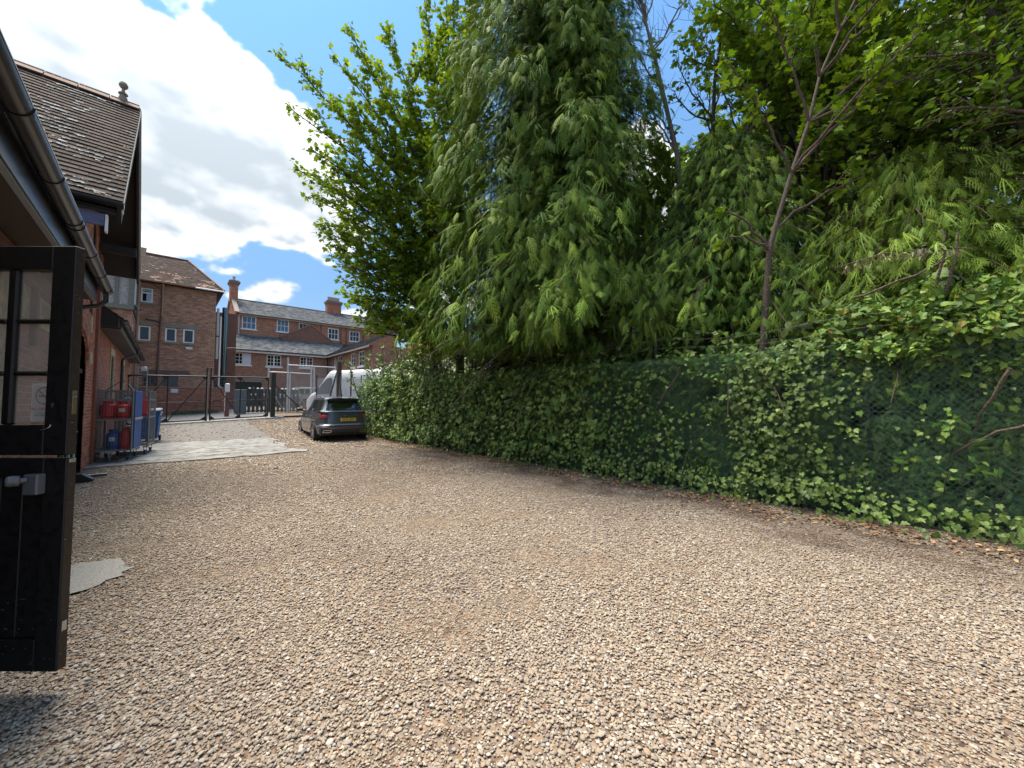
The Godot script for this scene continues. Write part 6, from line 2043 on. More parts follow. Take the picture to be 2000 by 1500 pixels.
func bins_and_bottles():
	var red := lin(0.58, 0.028, 0.035)
	var yaw := Basis(Vector3.UP, TURN - 0.13)
	var c1 := roll_cage("front roll cage with blue side panel, holding red and blue gas bottles", Transform3D(yaw, P(-1.23, 0.04, 13.75)), true, true)
	var c2 := roll_cage("rear grey mesh roll cage behind the blue panelled one", Transform3D(yaw, P(-1.12, 0.055, 14.85) + UU * 0.17), false, true)
	bottle("fat red gas bottle on the upper shelf against the wall side", c1, Vector3(0.18, 1.015, -0.22), 0.155, 0.46, red, "red", false)
	bottle("red gas bottle with white label on the upper shelf, right front", c1, Vector3(0.46, 1.015, -0.19), 0.14, 0.45, red, "red")
	bottle("red gas bottle at the back of the upper shelf", c1, Vector3(0.36, 1.015, -0.58), 0.155, 0.50, red, "red", false)
	bottle("blue gas bottle on the cage floor", c1, Vector3(0.28, 0.265, -0.30), 0.135, 0.50, lin(0.02, 0.12, 0.42), "blue")
	bottle("narrow red gas bottle on the cage floor beside the blue one", c1, Vector3(0.52, 0.265, -0.22), 0.118, 0.54, red, "red", false)
	bottle("red gas bottle in the rear roll cage, upper shelf near the wall", c2, Vector3(0.2, 1.015, -0.3), 0.15, 0.6, red, "red", false)
	bottle("red gas bottle in the rear roll cage, upper shelf away from wall", c2, Vector3(0.47, 1.015, -0.3), 0.15, 0.6, red, "red", false)
	# a grey hinged arm lying on top of the cage, and a teal strap
	var arm := thing("folded_cage_gate", "dark grey folded cage gate leaning out over the front roll cage", "cage gate", c1.transform)
	var k := MB.new()
	k.bar(Vector3(0.10, 1.74, -0.3), Vector3(0.36, 1.98, -0.35), 0.05, 0.02)
	k.bar(Vector3(0.36, 1.98, -0.35), Vector3(0.45, 1.985, -0.35), 0.05, 0.02)
	k.bar(Vector3(0.62, 1.74, -0.3), Vector3(0.50, 1.90, -0.36), 0.05, 0.02)
	part(arm, "arm", k, mat("cage_dark", lin(0.07, 0.075, 0.08), 0.5, 0.4))
	var lb := MB.new()
	lb.bar(Vector3(0.12, 0.03, 0.14), Vector3(0.5, 0.03, 0.30), 0.03, 0.03)
	lb.bar(Vector3(0.5, 0.03, 0.30), Vector3(0.58, 0.06, -0.1), 0.03, 0.03)
	lb.bar(Vector3(0.08, 0.03, 0.10), Vector3(0.16, 0.03, -0.2), 0.03, 0.03)
	lb.bar(Vector3(0.3, 0.20, 0.02), Vector3(0.32, 0.04, 0.2), 0.03, 0.03)
	var tow := thing("tow_bar", "thin steel tow bar lying under the front roll cage", "tow bar", c1.transform)
	part(tow, "bar", lb, mat("cage_dark2", lin(0.16, 0.165, 0.17), 0.4, 0.6))
	var cl := thing("teal_cloth", "small teal cloth on top of the bottles in front cage", "cloth", c1.transform * Transform3D(Basis.IDENTITY, Vector3(0.50, 1.52, -0.30)))
	var cm := MB.new()
	for i in 8:
		for j in 8:
			var f := func(a: int, b: int) -> Vector3: return Vector3((a - 4) * 0.028, 0.045 * sin(a * 1.1 + b * 0.7) + 0.03 - 0.004 * ((a - 4) * (a - 4) + (b - 4) * (b - 4)), (b - 4) * 0.03)
			cm.quad(f.call(i, j + 1), f.call(i + 1, j + 1), f.call(i + 1, j), f.call(i, j))
	part(cl, "cloth", cm, mat("teal", lin(0.05, 0.20, 0.26), 0.85))
	# wheeled bin
	var by := height(-0.5, 18.0) + 0.03
	var bin := thing("wheeled_bin", "blue wheeled bin with grey lid behind the roll cages", "bin", Transform3D(Basis(Vector3.UP, TURN - 0.1), P(-0.36, by, 18.0)))
	var blue := mat("bin_blue", lin(0.012, 0.085, 0.28), 0.6, 0.0, tex("worn", FastNoiseLite.TYPE_SIMPLEX, 0.02, 0.8, 1.2), 0.9)
	var b := MB.new()
	var lo := [Vector3(-0.24, 0.10, 0.24), Vector3(0.24, 0.10, 0.24), Vector3(0.24, 0.10, -0.24), Vector3(-0.24, 0.10, -0.24)]
	var hi := [Vector3(-0.30, 1.0, 0.32), Vector3(0.30, 1.0, 0.32), Vector3(0.30, 1.0, -0.34), Vector3(-0.30, 1.0, -0.34)]
	for i in 4: b.quad(lo[i], lo[(i + 1) % 4], hi[(i + 1) % 4], hi[i])
	b.quad(lo[3], lo[2], lo[1], lo[0])
	for y in [0.35, 0.62, 0.86]:
		var t: float = (y - 0.10) / 0.9
		b.box(Vector3(0, y, lerpf(0.0, -0.01, t)), Vector3(lerpf(0.492, 0.612, t), 0.025, lerpf(0.492, 0.672, t)))
	b.box(Vector3(0, 0.98, -0.01), Vector3(0.65, 0.06, 0.70))
	part(bin, "body", b, blue)
	var lid := MB.new()
	lid.cbox(Vector3(0, 1.06, -0.0), Vector3(0.64, 0.07, 0.72), 0.03, Basis(Vector3.RIGHT, 0.07))
	lid.tube([Vector3(-0.25, 1.05, -0.39), Vector3(0.25, 1.05, -0.39)], 0.02, 0.02, 8)
	part(bin, "lid", lid, mat("bin_lid", lin(0.16, 0.20, 0.25), 0.5))
	for x in [-0.27, 0.27]:
		var w := MB.new()
		w.lathe([[0.0, -0.025], [0.09, -0.025], [0.10, -0.015], [0.10, 0.015], [0.09, 0.025], [0.0, 0.025]], 20, Transform3D(Basis(Vector3.BACK, PI / 2), Vector3(x, 0.10, -0.25)))
		part(bin, "wheel", w, mat("tyre", lin(0.018, 0.018, 0.019), 0.85))
	block(bin, "front_castor", Vector3(0, 0.05, 0.2), Vector3(0.06, 0.1, 0.08), mat("castor", lin(0.05, 0.05, 0.05), 0.7), 0.01)
	block(bin, "paper_label", Vector3(0.32, 0.93, 0.1), Vector3(0.012, 0.12, 0.2), mat("label_white", lin(0.66, 0.64, 0.62), 0.6), 0.003, Basis(Vector3.BACK, -0.3))

func small_things():
	var w := thing("door_stop_wedge", "black wedge shaped door stop on the gravel by the arched door", "door stop", Transform3D(Basis(Vector3.UP, 0.6), P(-1.06, 0.02, 10.75)))
	var m := MB.new()
	m.prism(PackedVector2Array([Vector2(-0.12, 0), Vector2(0.12, 0), Vector2(0.12, 0.04), Vector2(-0.02, 0.14), Vector2(-0.12, 0.14)]), Transform3D(Basis.IDENTITY, Vector3(0, 0, 0.07)), 0.14)
	part(w, "body", m, mat("wedge_black", lin(0.02, 0.022, 0.028), 0.35))
	var b := thing("floor_bolt_bar", "thick dark bar lying on the ground at the arched door's foot", "bar", yard(-1.1, 0.06, 11.2))
	var k := MB.new()
	k.tube([Vector3(-0.1, 0, 0.1), Vector3(0.3, 0.0, 0.0)], 0.035, 0.03, 10)
	part(b, "bar", k, mat("wedge_black", lin(0.02, 0.022, 0.028), 0.35))
	var bark := mat("dry_twig", lin(0.13, 0.09, 0.065), 0.9)
	for q in [[Vector3(-0.55, 0.02, -3.15), Vector3(-0.27, 0.025, -3.17), 0.005, "short dark dry twig on the open gravel, middle of the yard"], [Vector3(1.95, 0.02, -1.98), Vector3(2.12, 0.022, -1.96), 0.004, "thin dry stick lying on the gravel nearest the camera"], [Vector3(5.0, 0.02, -4.22), Vector3(6.2, 0.03, -3.95), 0.007, "long pale dead stem lying along the ivy's foot"], [Vector3(4.4, 0.02, -4.75), Vector3(5.3, 0.03, -4.30), 0.006, "bent dead stem among litter at the hedge's foot"]]:
		var t := thing("dry_twig", q[3], "twig", Transform3D.IDENTITY)
		var tw := MB.new()
		var pts := []
		for i in 7:
			var p: Vector3 = q[0].lerp(q[1], i / 6.0)
			pts.append(p + Vector3(0, 0.004 * (i % 2), sin(i * 1.3) * 0.012))
		tw.tube(pts, q[2], q[2] * 0.5, 5)
		part(t, "stem", tw, bark)

# ---------------------------------------------------------------- leaves
func leaf_shape(kind: String, seed_: int) -> ArrayMesh:
	var r := RandomNumberGenerator.new()
	r.seed = seed_
	var m := MB.new()
	var o := []
	match kind:
		"maple": o = [[0.0, 0.0], [0.16, 0.02], [0.34, -0.04], [0.30, 0.14], [0.58, 0.30], [0.36, 0.38], [0.42, 0.62], [0.20, 0.56], [0.0, 1.0]]
		"ivy": o = [[0.0, 0.0], [0.22, -0.10], [0.44, 0.02], [0.36, 0.22], [0.50, 0.44], [0.26, 0.50], [0.12, 0.74], [0.0, 0.92]]
		"heart": o = [[0.0, 0.0], [0.20, -0.08], [0.42, 0.06], [0.46, 0.30], [0.34, 0.56], [0.14, 0.82], [0.0, 1.0]]
		_: o = [[0.0, 0.0], [0.16, 0.14], [0.25, 0.36], [0.22, 0.62], [0.10, 0.85], [0.0, 1.0]]
	var fold := r.randf_range(0.10, 0.32)
	var curl := r.randf_range(0.10, 0.34)
	for s in [-1.0, 1.0]:
		var e := []
		for q in o:
			var x: float = q[0] * s * r.randf_range(0.92, 1.08)
			var y: float = q[1]
			e.append(Vector3(x, y, absf(x) * fold - curl * y * y * 0.5 - 0.25 * x * x))
		var mid := Vector3(0, 0.42, -curl * 0.09)
		for i in e.size() - 1:
			if s > 0: m.tri(mid, e[i], e[i + 1])
			else: m.tri(mid, e[i + 1], e[i])
	return m.mesh(null)

func leaf_set(kind: String, n := 3) -> Array:
	var a := []
	for i in n: a.append(leaf_shape(kind, 10 + i))
	return a

# a flat drooping spray of a cypress: stem with side shoots, each with small fingers
func spray_shape(seed_: int) -> ArrayMesh:
	var r := RandomNumberGenerator.new()
	r.seed = seed_
	var m := MB.new()
	var droop := r.randf_range(0.25, 0.5)
	var f := func(x: float, y: float) -> Vector3: return Vector3(x, y - 0.08 * y * y, -droop * (y * y * 0.55 + absf(x) * 0.55) )
	var n := 6
	for i in range(1, n + 1):
		var y := float(i) / n
		var long := (0.34 * (1.0 - y) + 0.15) * r.randf_range(0.7, 1.25) * (0.7 + 0.3 * ramp(y, 0.0, 0.3))
		for s in [-1.0, 1.0]:
			var a := Vector2(s * 0.66, 0.78).normalized()
			var b0 := Vector2(0, y * 0.88 - 0.08 + 0.06 * s)
			var p := Vector2(-a.y, a.x)
			var w := 0.021
			for seg in 2:
				var c0 := b0 + a * long * 0.5 * seg
				var c1 := b0 + a * long * 0.5 * (seg + 1) + Vector2(0, 0.03 * (seg + 1))
				var w0 := w * (1.0 if seg == 0 else 0.9)
				var w1 := w * (0.9 if seg == 0 else 0.15)
				m.quad(f.call(c0.x - p.x * w0, c0.y - p.y * w0), f.call(c0.x + p.x * w0, c0.y + p.y * w0), f.call(c1.x + p.x * w1, c1.y + p.y * w1), f.call(c1.x - p.x * w1, c1.y - p.y * w1))
			for t in [-1.0, 1.0]:
				var c = b0 + a * long * (0.40 + 0.12 * t)
				var d = (a * 0.84 + p * t * 0.55).normalized()
				var e = c + d * long * 0.36
				var pp := Vector2(-d.y, d.x) * 0.015
				m.tri(f.call(c.x - pp.x, c.y - pp.y), f.call(e.x, e.y), f.call(c.x + pp.x, c.y + pp.y))
	for i in 4:
		var y0 := i / 4.0
		var y1 := (i + 1) / 4.0
		var w0 := 0.022 * (1.0 - y0 * 0.7)
		var w1 := 0.022 * (1.0 - y1 * 0.7)
		m.quad(f.call(-w0, y0), f.call(w0, y0), f.call(w1, y1), f.call(-w1, y1))
	return m.mesh(null)

# a fan of slender drooping fingers, uneven from one to the next
func fan_shape(seed_: int) -> ArrayMesh:
	var r := RandomNumberGenerator.new()
	r.seed = seed_
	var m := MB.new()
	for i in 8:
		var an := (i - 3.5) / 3.5 * 0.85 + r.randf_range(-0.12, 0.12)
		var long := r.randf_range(0.55, 1.0) * (1.0 - 0.25 * absf(an))
		var hang := r.randf_range(0.3, 0.8)
		var start := r.randf_range(0.0, 0.22)
		var f := func(u: float, s: float) -> Vector3:
			var y := u * long
			return Vector3(sin(an) * (start * 0.4 + y * (1.0 - 0.35 * u)) + s * cos(an), cos(an * (1.0 - 0.5 * u)) * y + start, -hang * u * u * long * 0.6 - s * sin(an))
		for k in 4:
			var u0 := k / 4.0
			var u1 := (k + 1) / 4.0
			var w0 := 0.024 * (1.0 - 0.55 * u0)
			var w1 := 0.024 * (1.0 - 0.55 * u1) if k < 3 else 0.003
			m.quad(f.call(u0, -w0), f.call(u0, w0), f.call(u1, w1), f.call(u1, -w1))
			for s in [-1.0, 1.0]:
				if r.randf() < 0.25: continue
				var ub := u0 + r.randf_range(0.02, 0.2)
				var b: Vector3 = f.call(ub, 0.0)
				var e: Vector3 = f.call(minf(1.0, ub + 0.16), s * r.randf_range(0.07, 0.13)) + Vector3(0, 0, -0.03)
				m.tri(b, e, f.call(ub + 0.055, s * 0.012))
	return m.mesh(null)

func facing(n: Vector3, along: Vector3) -> Basis:       # leaf axes: y along the leaf, z its upper face
	var z := n.normalized()
	var y := (along - z * along.dot(z))
	if y.length() < 0.05: y = Vector3(0.3, -0.4, 0.7) - z * Vector3(0.3, -0.4, 0.7).dot(z)
	y = y.normalized()
	return Basis(y.cross(z), y, z)

func rv() -> Vector3:
	return Vector3(R(-1, 1), R(-1, 1), R(-1, 1))

func bend(a: Vector3, b: Vector3, sag: Vector3, n: int, wob := 0.0) -> Array:
	var p := []
	for i in n + 1:
		var t := float(i) / n
		p.append(a.lerp(b, t) + sag * (4.0 * t * (1.0 - t)) + (rv() * wob if i > 0 and i < n else Vector3.ZERO))
	return p

# twigs with leaves along a limb from share t0 on
func leaf_limb(wood: MB, s: Scat, pts: Array, t0: float, twig: float, step: float, size: float, pal: Array, droop := 0.25, density := 1.0):
	var m := pts.size() - 1
	var total := 0.0
	for i in m: total += pts[i].distance_to(pts[i + 1])
	var d := total * t0
	while d < total:
		var u := d / total * m
		var i := mini(int(u), m - 1)
		var p: Vector3 = pts[i].lerp(pts[i + 1], u - i)
		var ax: Vector3 = (pts[i + 1] - pts[i]).normalized()
		var side := rv().normalized()
		side = (side - ax * side.dot(ax)).normalized()
		var t := d / total
		var ln := twig * R(0.55, 1.15) * (1.0 - 0.55 * ramp(t, 0.6, 1.0))
		var dir := (ax * 0.75 + side * 0.85 + Vector3.UP * 0.22).normalized()
		var e := p + dir * ln
		var tp := bend(p, e, Vector3(0, 0.06 * ln, 0), 4, ln * 0.05)
		wood.tube(tp, 0.010, 0.004, 4, false)
		var k := maxi(2, int(ln / 0.07 * density))
		if rg.randf() < 0.12: k = 1
		for j in k:
			var v := (j + 0.6) / k
			var q: Vector3 = tp[mini(int(v * 4), 3)].lerp(tp[mini(int(v * 4), 3) + 1], v * 4 - int(v * 4))
			for w in 2:
				var out := (dir * 0.5 + rv() * 0.9).normalized()
				var nm := Vector3.UP * 0.9 + rv() * 0.75
				var z := size * R(0.45, 1.25)
				s.add(Transform3D(facing(nm, out + Vector3.DOWN * droop) * Basis.from_scale(Vector3.ONE * z), q + out * 0.05), cmix(pal, 0.2))
		d += step * R(0.7, 1.3)

func wood_mat(key: String, r: float, g: float, b: float) -> StandardMaterial3D:
	var m := mat(key, lin(r, g, b), 0.92, 0.0, tex("bark_tone", FastNoiseLite.TYPE_SIMPLEX, 0.03, 0.45, 1.3, 512, 5), 2.0)
	return relief(m, tex("bark_tone", FastNoiseLite.TYPE_SIMPLEX, 0.03, 0.45, 1.3, 512, 5), 1.0)

# ---------------------------------------------------------------- the fence under ivy
const FENCE_A := 6.76

func hedge_fence():
	var green := mat("fence_green", lin(0.035, 0.072, 0.062), 0.5)
	# fence frame: x runs along the fence from far to near, facing the yard
	var fx := Transform3D(FB, P(FENCE_A, 0, 18.5)) * Transform3D(Basis(Vector3(0, 0, 1), Vector3.UP, Vector3(-1, 0, 0)), Vector3.ZERO)
	var f := thing("green_chain_link_fence", "green plastic coated chain link fence overgrown with ivy along the yard", "fence", fx)
	chain_link(f, Transform3D.IDENTITY, 21.5, 2.16, 2.16, 0.05, 0.0, 0.073, 0.0048, green, 0.12)
	for y in [0.45, 1.38, 2.15]:
		var k := MB.new()
		var pts := []
		for i in 44: pts.append(Vector3(i * 0.5, y + nz.get_noise_2d(i * 0.4, y) * 0.02, nz.get_noise_2d(i * 0.5 * 0.55, y * 0.8 + 9.0) * 0.12))
		k.tube(pts, 0.0025, 0.0025, 4, false)
		part(f, "line_wire", k, green)
	for i in 8:
		var k := MB.new()
		k.bar(Vector3(0.1 + 2.95 * i, -0.1, -0.16), Vector3(0.1 + 2.95 * i, 2.75, -0.16), 0.04, 0.04)
		part(f, "post", k, mat("post_grey_green", lin(0.03, 0.04, 0.034), 0.7))
	for i in 3:
		var k := MB.new()
		var pts := []
		for j in 60:
			var x := j * 21.5 / 59.0
			pts.append(Vector3(x, 2.30 + 0.16 * i + 0.03 * sin(x * 2.1 + i) - 0.05 * sin(fmod(x, 2.95) / 2.95 * PI), -0.03))
		k.tube(pts, 0.0022, 0.0022, 4, false)
		for j in 150:
			var p: Vector3 = pts[int(j / 150.0 * 58)].lerp(pts[int(j / 150.0 * 58) + 1], fmod(j / 150.0 * 58, 1.0))
			k.bar(p - rv() * 0.016, p + rv() * 0.016, 0.002, 0.002)
		part(f, "barbed_strand", k, mat("old_wire", lin(0.20, 0.19, 0.17), 0.6, 0.4))

	var ivy_m := leafy("ivy_leaf", 0.42, 0.40, 0.33)
	var ivy_shapes := leaf_set("ivy", 3)
	for q in ivy_shapes: q.surface_set_material(0, ivy_m)
	var dark := pal3([[0.0968, 0.1591, 0.036], [0.1259, 0.1966, 0.0458], [0.0774, 0.1273, 0.0327], [0.1575, 0.2339, 0.0556], [0.1938, 0.262, 0.0686]])
	var mid := pal3([[0.1073, 0.1959, 0.0413], [0.1463, 0.2432, 0.0495], [0.1852, 0.2822, 0.0578], [0.0877, 0.1648, 0.0413], [0.234, 0.3136, 0.0825]])
	var bright := pal3([[0.1495, 0.253, 0.0403], [0.1955, 0.299, 0.0517], [0.115, 0.2185, 0.046], [0.2415, 0.322, 0.0575], [0.092, 0.184, 0.0403], [0.184, 0.2875, 0.092]])

	# ivy on the wire: patches in yard metres (b from, b to, y from, y to, how dense per square metre, thickness, palette)
	var s := Scat.new()
	var patch := func(b0: float, b1: float, y0: float, y1: float, per: float, thick: float, size: float, pal: Array, gap: float, sc: Scat, lean: float):
		var n := int(per * (b1 - b0) * (y1 - y0))
		for i in n:
			var b := R(b0, b1)
			var y := R(y0, y1)
			var c := nz.get_noise_2d(b * 0.62, y * 0.75) + 0.6 * nz.get_noise_2d(b * 2.3, y * 2.6)
			if c < gap - 0.9 * ramp(minf(minf(b - b0, b1 - b) * 2.0, (y1 - y) * 2.5), 0.0, 0.6) + 0.45: continue
			var bulge := thick * (0.4 + 0.6 * ramp(nz.get_noise_2d(b * 1.4 + 40.0, y * 1.5), -0.4, 0.5))
			var a := FENCE_A - R(0.02, 1.0) * bulge
			var nm := -UU * 0.9 + Vector3.UP * 0.55 + rv() * 0.6
			var z := size * R(0.35, 1.35)
			sc.add(Transform3D(facing(nm, Vector3.DOWN * 0.9 + rv() * 0.7) * Basis.from_scale(Vector3.ONE * z), P(a, y + height(a, b) * 0.5, b)), cmix(pal, 0.22))
	patch.call(-1.6, 17.5, 0.0, 0.46, 430.0, 0.62, 0.066, dark, -0.45, s, 0.0)
	patch.call(1.0, 2.35, 0.3, 2.5, 460.0, 0.32, 0.070, dark, -0.12, s, 0.0)
	patch.call(3.0, 5.2, 0.3, 2.1, 170.0, 0.30, 0.075, mid, 0.05, s, 0.0)
	patch.call(5.0, 9.0, 0.3, 2.35, 240.0, 0.40, 0.085, mid, -0.12, s, 0.0)
	patch.call(4.6, 12.0, 0.3, 2.4, 60.0, 0.55, 0.13, mid, -0.2, s, 0.0)
	patch.call(9.0, 17.4, 0.2, 2.5, 420.0, 0.50, 0.095, mid, -0.35, s, 0.0)
	for i in 55:                                        # sprigs pushed through the wire
		var cb := R(-1.0, 10.5)
		var cy := R(0.35, 2.05)
		if cb > 1.0 and cb < 2.3: cb += R(-0.9, 0.9)
		var hue: Array = [mid, dark, mid, bright][i % 4]
		var rad := R(0.10, 0.28)
		for j in int(R(5, 22)):
			var oo := rv() * rad
			s.add(Transform3D(facing(-UU * 0.8 + Vector3.UP * 0.5 + rv() * 0.7, Vector3.DOWN * 0.6 + rv()) * Basis.from_scale(Vector3.ONE * R(0.03, 0.085)), P(FENCE_A - R(0.01, 0.16), cy + oo.y * 1.3, cb + oo.x)), cmix(hue, 0.25))
	for i in 5200:
		var b := R(1.4, 17.0)
		var top := 2.15 + 0.75 * ramp(nz.get_noise_2d(b * 0.9, 21.0), -0.35, 0.6)
		var y := R(1.9, top)
		if nz.get_noise_2d(b * 3.1, y * 3.0) < -0.1: continue
		var z := R(0.05, 0.11)
		s.add(Transform3D(facing(-UU * 0.5 + Vector3.UP * 0.7 + rv() * 0.8, Vector3.DOWN * 0.6 + rv()) * Basis.from_scale(Vector3.ONE * z), P(FENCE_A + R(-0.25, 0.75), y, b)), cmix(mid, 0.25))
	var o := thing("fence_ivy", "dark glossy ivy climbing the chain link and creeping along its foot", "ivy", Transform3D.IDENTITY)
	lay(o, "leaves", s, ivy_shapes, ivy_m, 300, "leaf")
	var stems := MB.new()
	for i in 60:
		var b := R(-1.0, 17.0)
		var p := P(FENCE_A - 0.05, 0.02, b)
		stems.tube(bend(p, P(FENCE_A - R(0.03, 0.2), R(0.7, 2.2), b + R(-0.5, 0.5)), rv() * 0.06, 6, 0.03), 0.005, 0.002, 4, false)
	part(o, "stems", stems, wood_mat("ivy_wood", 0.05, 0.045, 0.03))

	# the sunlit ivy bulging over the top at the near end
	var s2 := Scat.new()
	for i in 7600:
		var b := R(-1.7, 1.65)
		var edge := ramp(b, 1.7, 0.2)
		var lo := lerpf(2.1, 1.70, edge) + 0.38 * nz.get_noise_2d(b * 2.6, 3.0)
		var hi := lerpf(2.35, 2.95, edge) + 0.45 * nz.get_noise_2d(b * 1.7, 8.0)
		var y := lo + (hi - lo) * pow(rg.randf(), 0.85)
		var h := (y - lo) / maxf(0.1, hi - lo)
		var lump := 0.5 + 0.8 * nz.get_noise_2d(b * 2.1 + 60.0, y * 2.4)
		var a := FENCE_A + 0.12 - 0.55 * sin(PI * clampf(h, 0.05, 0.95)) * edge * lump * pow(rg.randf(), 0.35) + 0.5 * h * R(0, 1.3)
		if nz.get_noise_2d(b * 2.6, y * 3.0) + 0.5 * nz.get_noise_2d(b * 7.0, y * 7.0) + R(-0.15, 0.15) < -0.20: continue
		var nm := -UU * R(0.1, 1.0) + Vector3.UP * R(0.3, 1.1) + rv() * 0.8
		var z := R(0.03, 0.075) if rg.randf() < 0.6 else R(0.07, 0.115)
		var k := cmix(bright if rg.randf() < 0.3 + 0.5 * lump else mid, 0.25)
		if rg.randf() < 0.02: k = Color(0.30, 0.22, 0.06)
		s2.add(Transform3D(facing(nm, Vector3.DOWN * 0.7 + rv() * 1.1) * Basis.from_scale(Vector3(z * R(0.75, 1.1), z, z * R(0.6, 1.6))), P(a, y, b)), k)
	var iv2 := thing("bulging_bright_ivy", "bright yellow green ivy bulging over the fence top at near right", "ivy", Transform3D.IDENTITY)
	var ivm2 := leafy("bright_ivy_leaf", 0.45, 0.6, 0.3)
	var sh2 := leaf_set("ivy", 2) + leaf_set("heart", 2)
	for q in sh2: q.surface_set_material(0, ivm2)
	lay(iv2, "leaves", s2, sh2, ivm2, 300, "leaf")
	var vines := MB.new()
	for q in [[P(6.9, 2.9, 0.05), P(6.85, 3.55, -0.02)], [P(6.95, 2.8, -0.02), P(6.9, 3.5, -0.15)], [P(6.6, 1.85, -0.45), P(6.95, 0.9, -0.1)], [P(6.62, 1.3, -0.6), P(6.85, 0.85, 0.0)], [P(6.9, 2.9, 0.8), P(6.8, 3.2, -0.1)]]:
		vines = MB.new()
		vines.tube(bend(q[0], q[1], rv() * 0.05, 6, 0.02), 0.017, 0.010, 6)
		part(iv2, "stem", vines, wood_mat("cut_stem", 0.17, 0.13, 0.095))
	# withered leaves hung on the bent stem above it
	var wi := MB.new()
	var ws := Scat.new()
	var stem := bend(P(7.0, 3.35, 1.0), P(6.85, 3.25, -0.25), Vector3(0, 0.12, 0), 10, 0.02)
	wi.tube(stem, 0.008, 0.005, 5, false)
	for i in 130:
		var c: Vector3 = stem[1 + (i % 9)]
		ws.add(Transform3D(facing(rv(), Vector3.DOWN + rv() * 0.4) * Basis.from_scale(Vector3(0.03, R(0.05, 0.10), 0.05)), c + rv() * 0.05 + Vector3.DOWN * 0.03), cmix(pal3([[0.34, 0.27, 0.20], [0.42, 0.36, 0.29], [0.26, 0.19, 0.13]]), 0.2))
	var wt := thing("withered_stem", "bent stem hung with withered buff leaves above the bright ivy", "dead stem", Transform3D.IDENTITY)
	part(wt, "stem", wi, wood_mat("cut_stem", 0.17, 0.13, 0.095))
	var wm := leafy("withered_leaf", 0.8, 0.3)
	var wsh := leaf_set("oval", 2)
	for q in wsh: q.surface_set_material(0, wm)
	lay(wt, "leaves", ws, wsh, wm)

	# cypress growth pressed against the wire from behind
	var sp := Scat.new()
	var spm := leafy("cypress_spray", 0.65, 0.5, 0.2)
	var sps := [fan_shape(21), spray_shape(1), fan_shape(22), spray_shape(3), spray_shape(2)]
	for q in sps: q.surface_set_material(0, spm)
	var blue := pal3([[0.1211, 0.2281, 0.0915], [0.164, 0.2851, 0.1098], [0.0998, 0.1881, 0.0778], [0.2209, 0.3421, 0.119]])
	var fresh := pal3([[0.10, 0.20, 0.045], [0.13, 0.23, 0.05]])
	for i in 52000:
		var b := -1.8 + 11.3 * pow(rg.randf(), 1.25)
		var y := R(0.05, 2.3)
		if nz.get_noise_2d(b * 0.9 + 9.0, y * 1.1) < -0.42: continue
		var through := rg.randf() < 0.03 and nz.get_noise_2d(b * 1.5, y * 1.5 + 33.0) > 0.0
		var a := FENCE_A + (0.11 + 0.5 * pow(rg.randf(), 1.6) if not through else R(-0.06, 0.05))
		sp.add(Transform3D(facing(-UU + Vector3.UP * 0.5 + rv() * 0.5, WW * R(-1, 1) + Vector3.DOWN * R(-0.2, 1.0)) * Basis.from_scale(Vector3.ONE * R(0.07, 0.15) * (1.0 + 0.07 * b)), P(a, y, b)), cmix(fresh if through else blue, 0.25))
	var hd := thing("cypress_hedge", "dense blue green cypress growth pressed against the fence wire", "hedge", Transform3D.IDENTITY)
	lay(hd, "sprays", sp, sps, spm, 300, "spray")
	var core := MB.new()
	for i in 9:
		var b := -0.9 + 1.25 * i
		core.tube([P(7.5, 0, b), P(7.5 + R(-0.1, 0.1), 1.4, b + R(-0.2, 0.2)), P(7.5, 2.8, b)], 0.06, 0.03, 6)
	part(hd, "trunks", core, wood_mat("cypress_bark", 0.085, 0.055, 0.04))

	# the leafy bush that ends the hedge beside the car
	var bush := thing("end_bush", "tall leafy bush ending the hedge beside the parked grey car", "bush", Transform3D.IDENTITY)
	var bs := Scat.new()
	var bw := MB.new()
	var bm := leafy("bush_leaf", 0.5, 0.5)
	var bsh := leaf_set("heart", 2) + leaf_set("oval", 1)
	for q in bsh: q.surface_set_material(0, bm)
	for i in 46:
		var b := R(11.2, 18.2)
		var root := P(R(7.0, 7.6), 0.1, b)
		var top := P(R(6.15, 8.2), R(2.5, 4.1) - 0.9 * ramp(b, 16.6, 18.4), b + R(-0.6, 0.6))
		var pts := bend(root, top, rv() * 0.15, 7, 0.05)
		bw.tube(pts, 0.022, 0.007, 5, false)
		leaf_limb(bw, bs, pts, 0.22, 0.55, 0.13, 0.105, mid if rg.randf() < 0.6 else bright, 0.35, 1.0)
	part(bush, "stems", bw, wood_mat("bush_wood", 0.11, 0.085, 0.06))
	lay(bush, "leaves", bs, bsh, bm)
	print("hedge ", s.cnt, " ", s2.cnt, " ", sp.cnt, " ", bs.cnt)

	# undergrowth that closes the view under the trees
	var un := Node3D.new()
	un.name = "undergrowth"
	add_child(un)
	un.set_meta("kind", "stuff")
	var us := Scat.new()
	for i in 34000:
		var a := 7.2 + 5.5 * pow(rg.randf(), 1.3)
		var b := R(-4.5, 17.0)
		var y := R(0.05, 3.7 + 0.35 * (a - 7.0)) * (0.75 + 0.5 * nz.get_noise_2d(a * 0.8, b * 0.7))
		us.add(Transform3D(facing(Vector3.UP + rv() * 0.8 - UU * 0.4, rv() + Vector3.DOWN * 0.4) * Basis.from_scale(Vector3.ONE * R(0.10, 0.2)), P(a, y, b)), cmix(dark, 0.25))
	var um := leafy("undergrowth_leaf", 0.55, 0.3)
	var ush := leaf_set("heart", 1) + leaf_set("oval", 1)
	for q in ush: q.surface_set_material(0, um)
	lay(un, "leaves", us, ush, um)

	# fallen leaves and dry stalks along the hedge foot
	var li := Node3D.new()
	li.name = "leaf_litter"
	add_child(li)
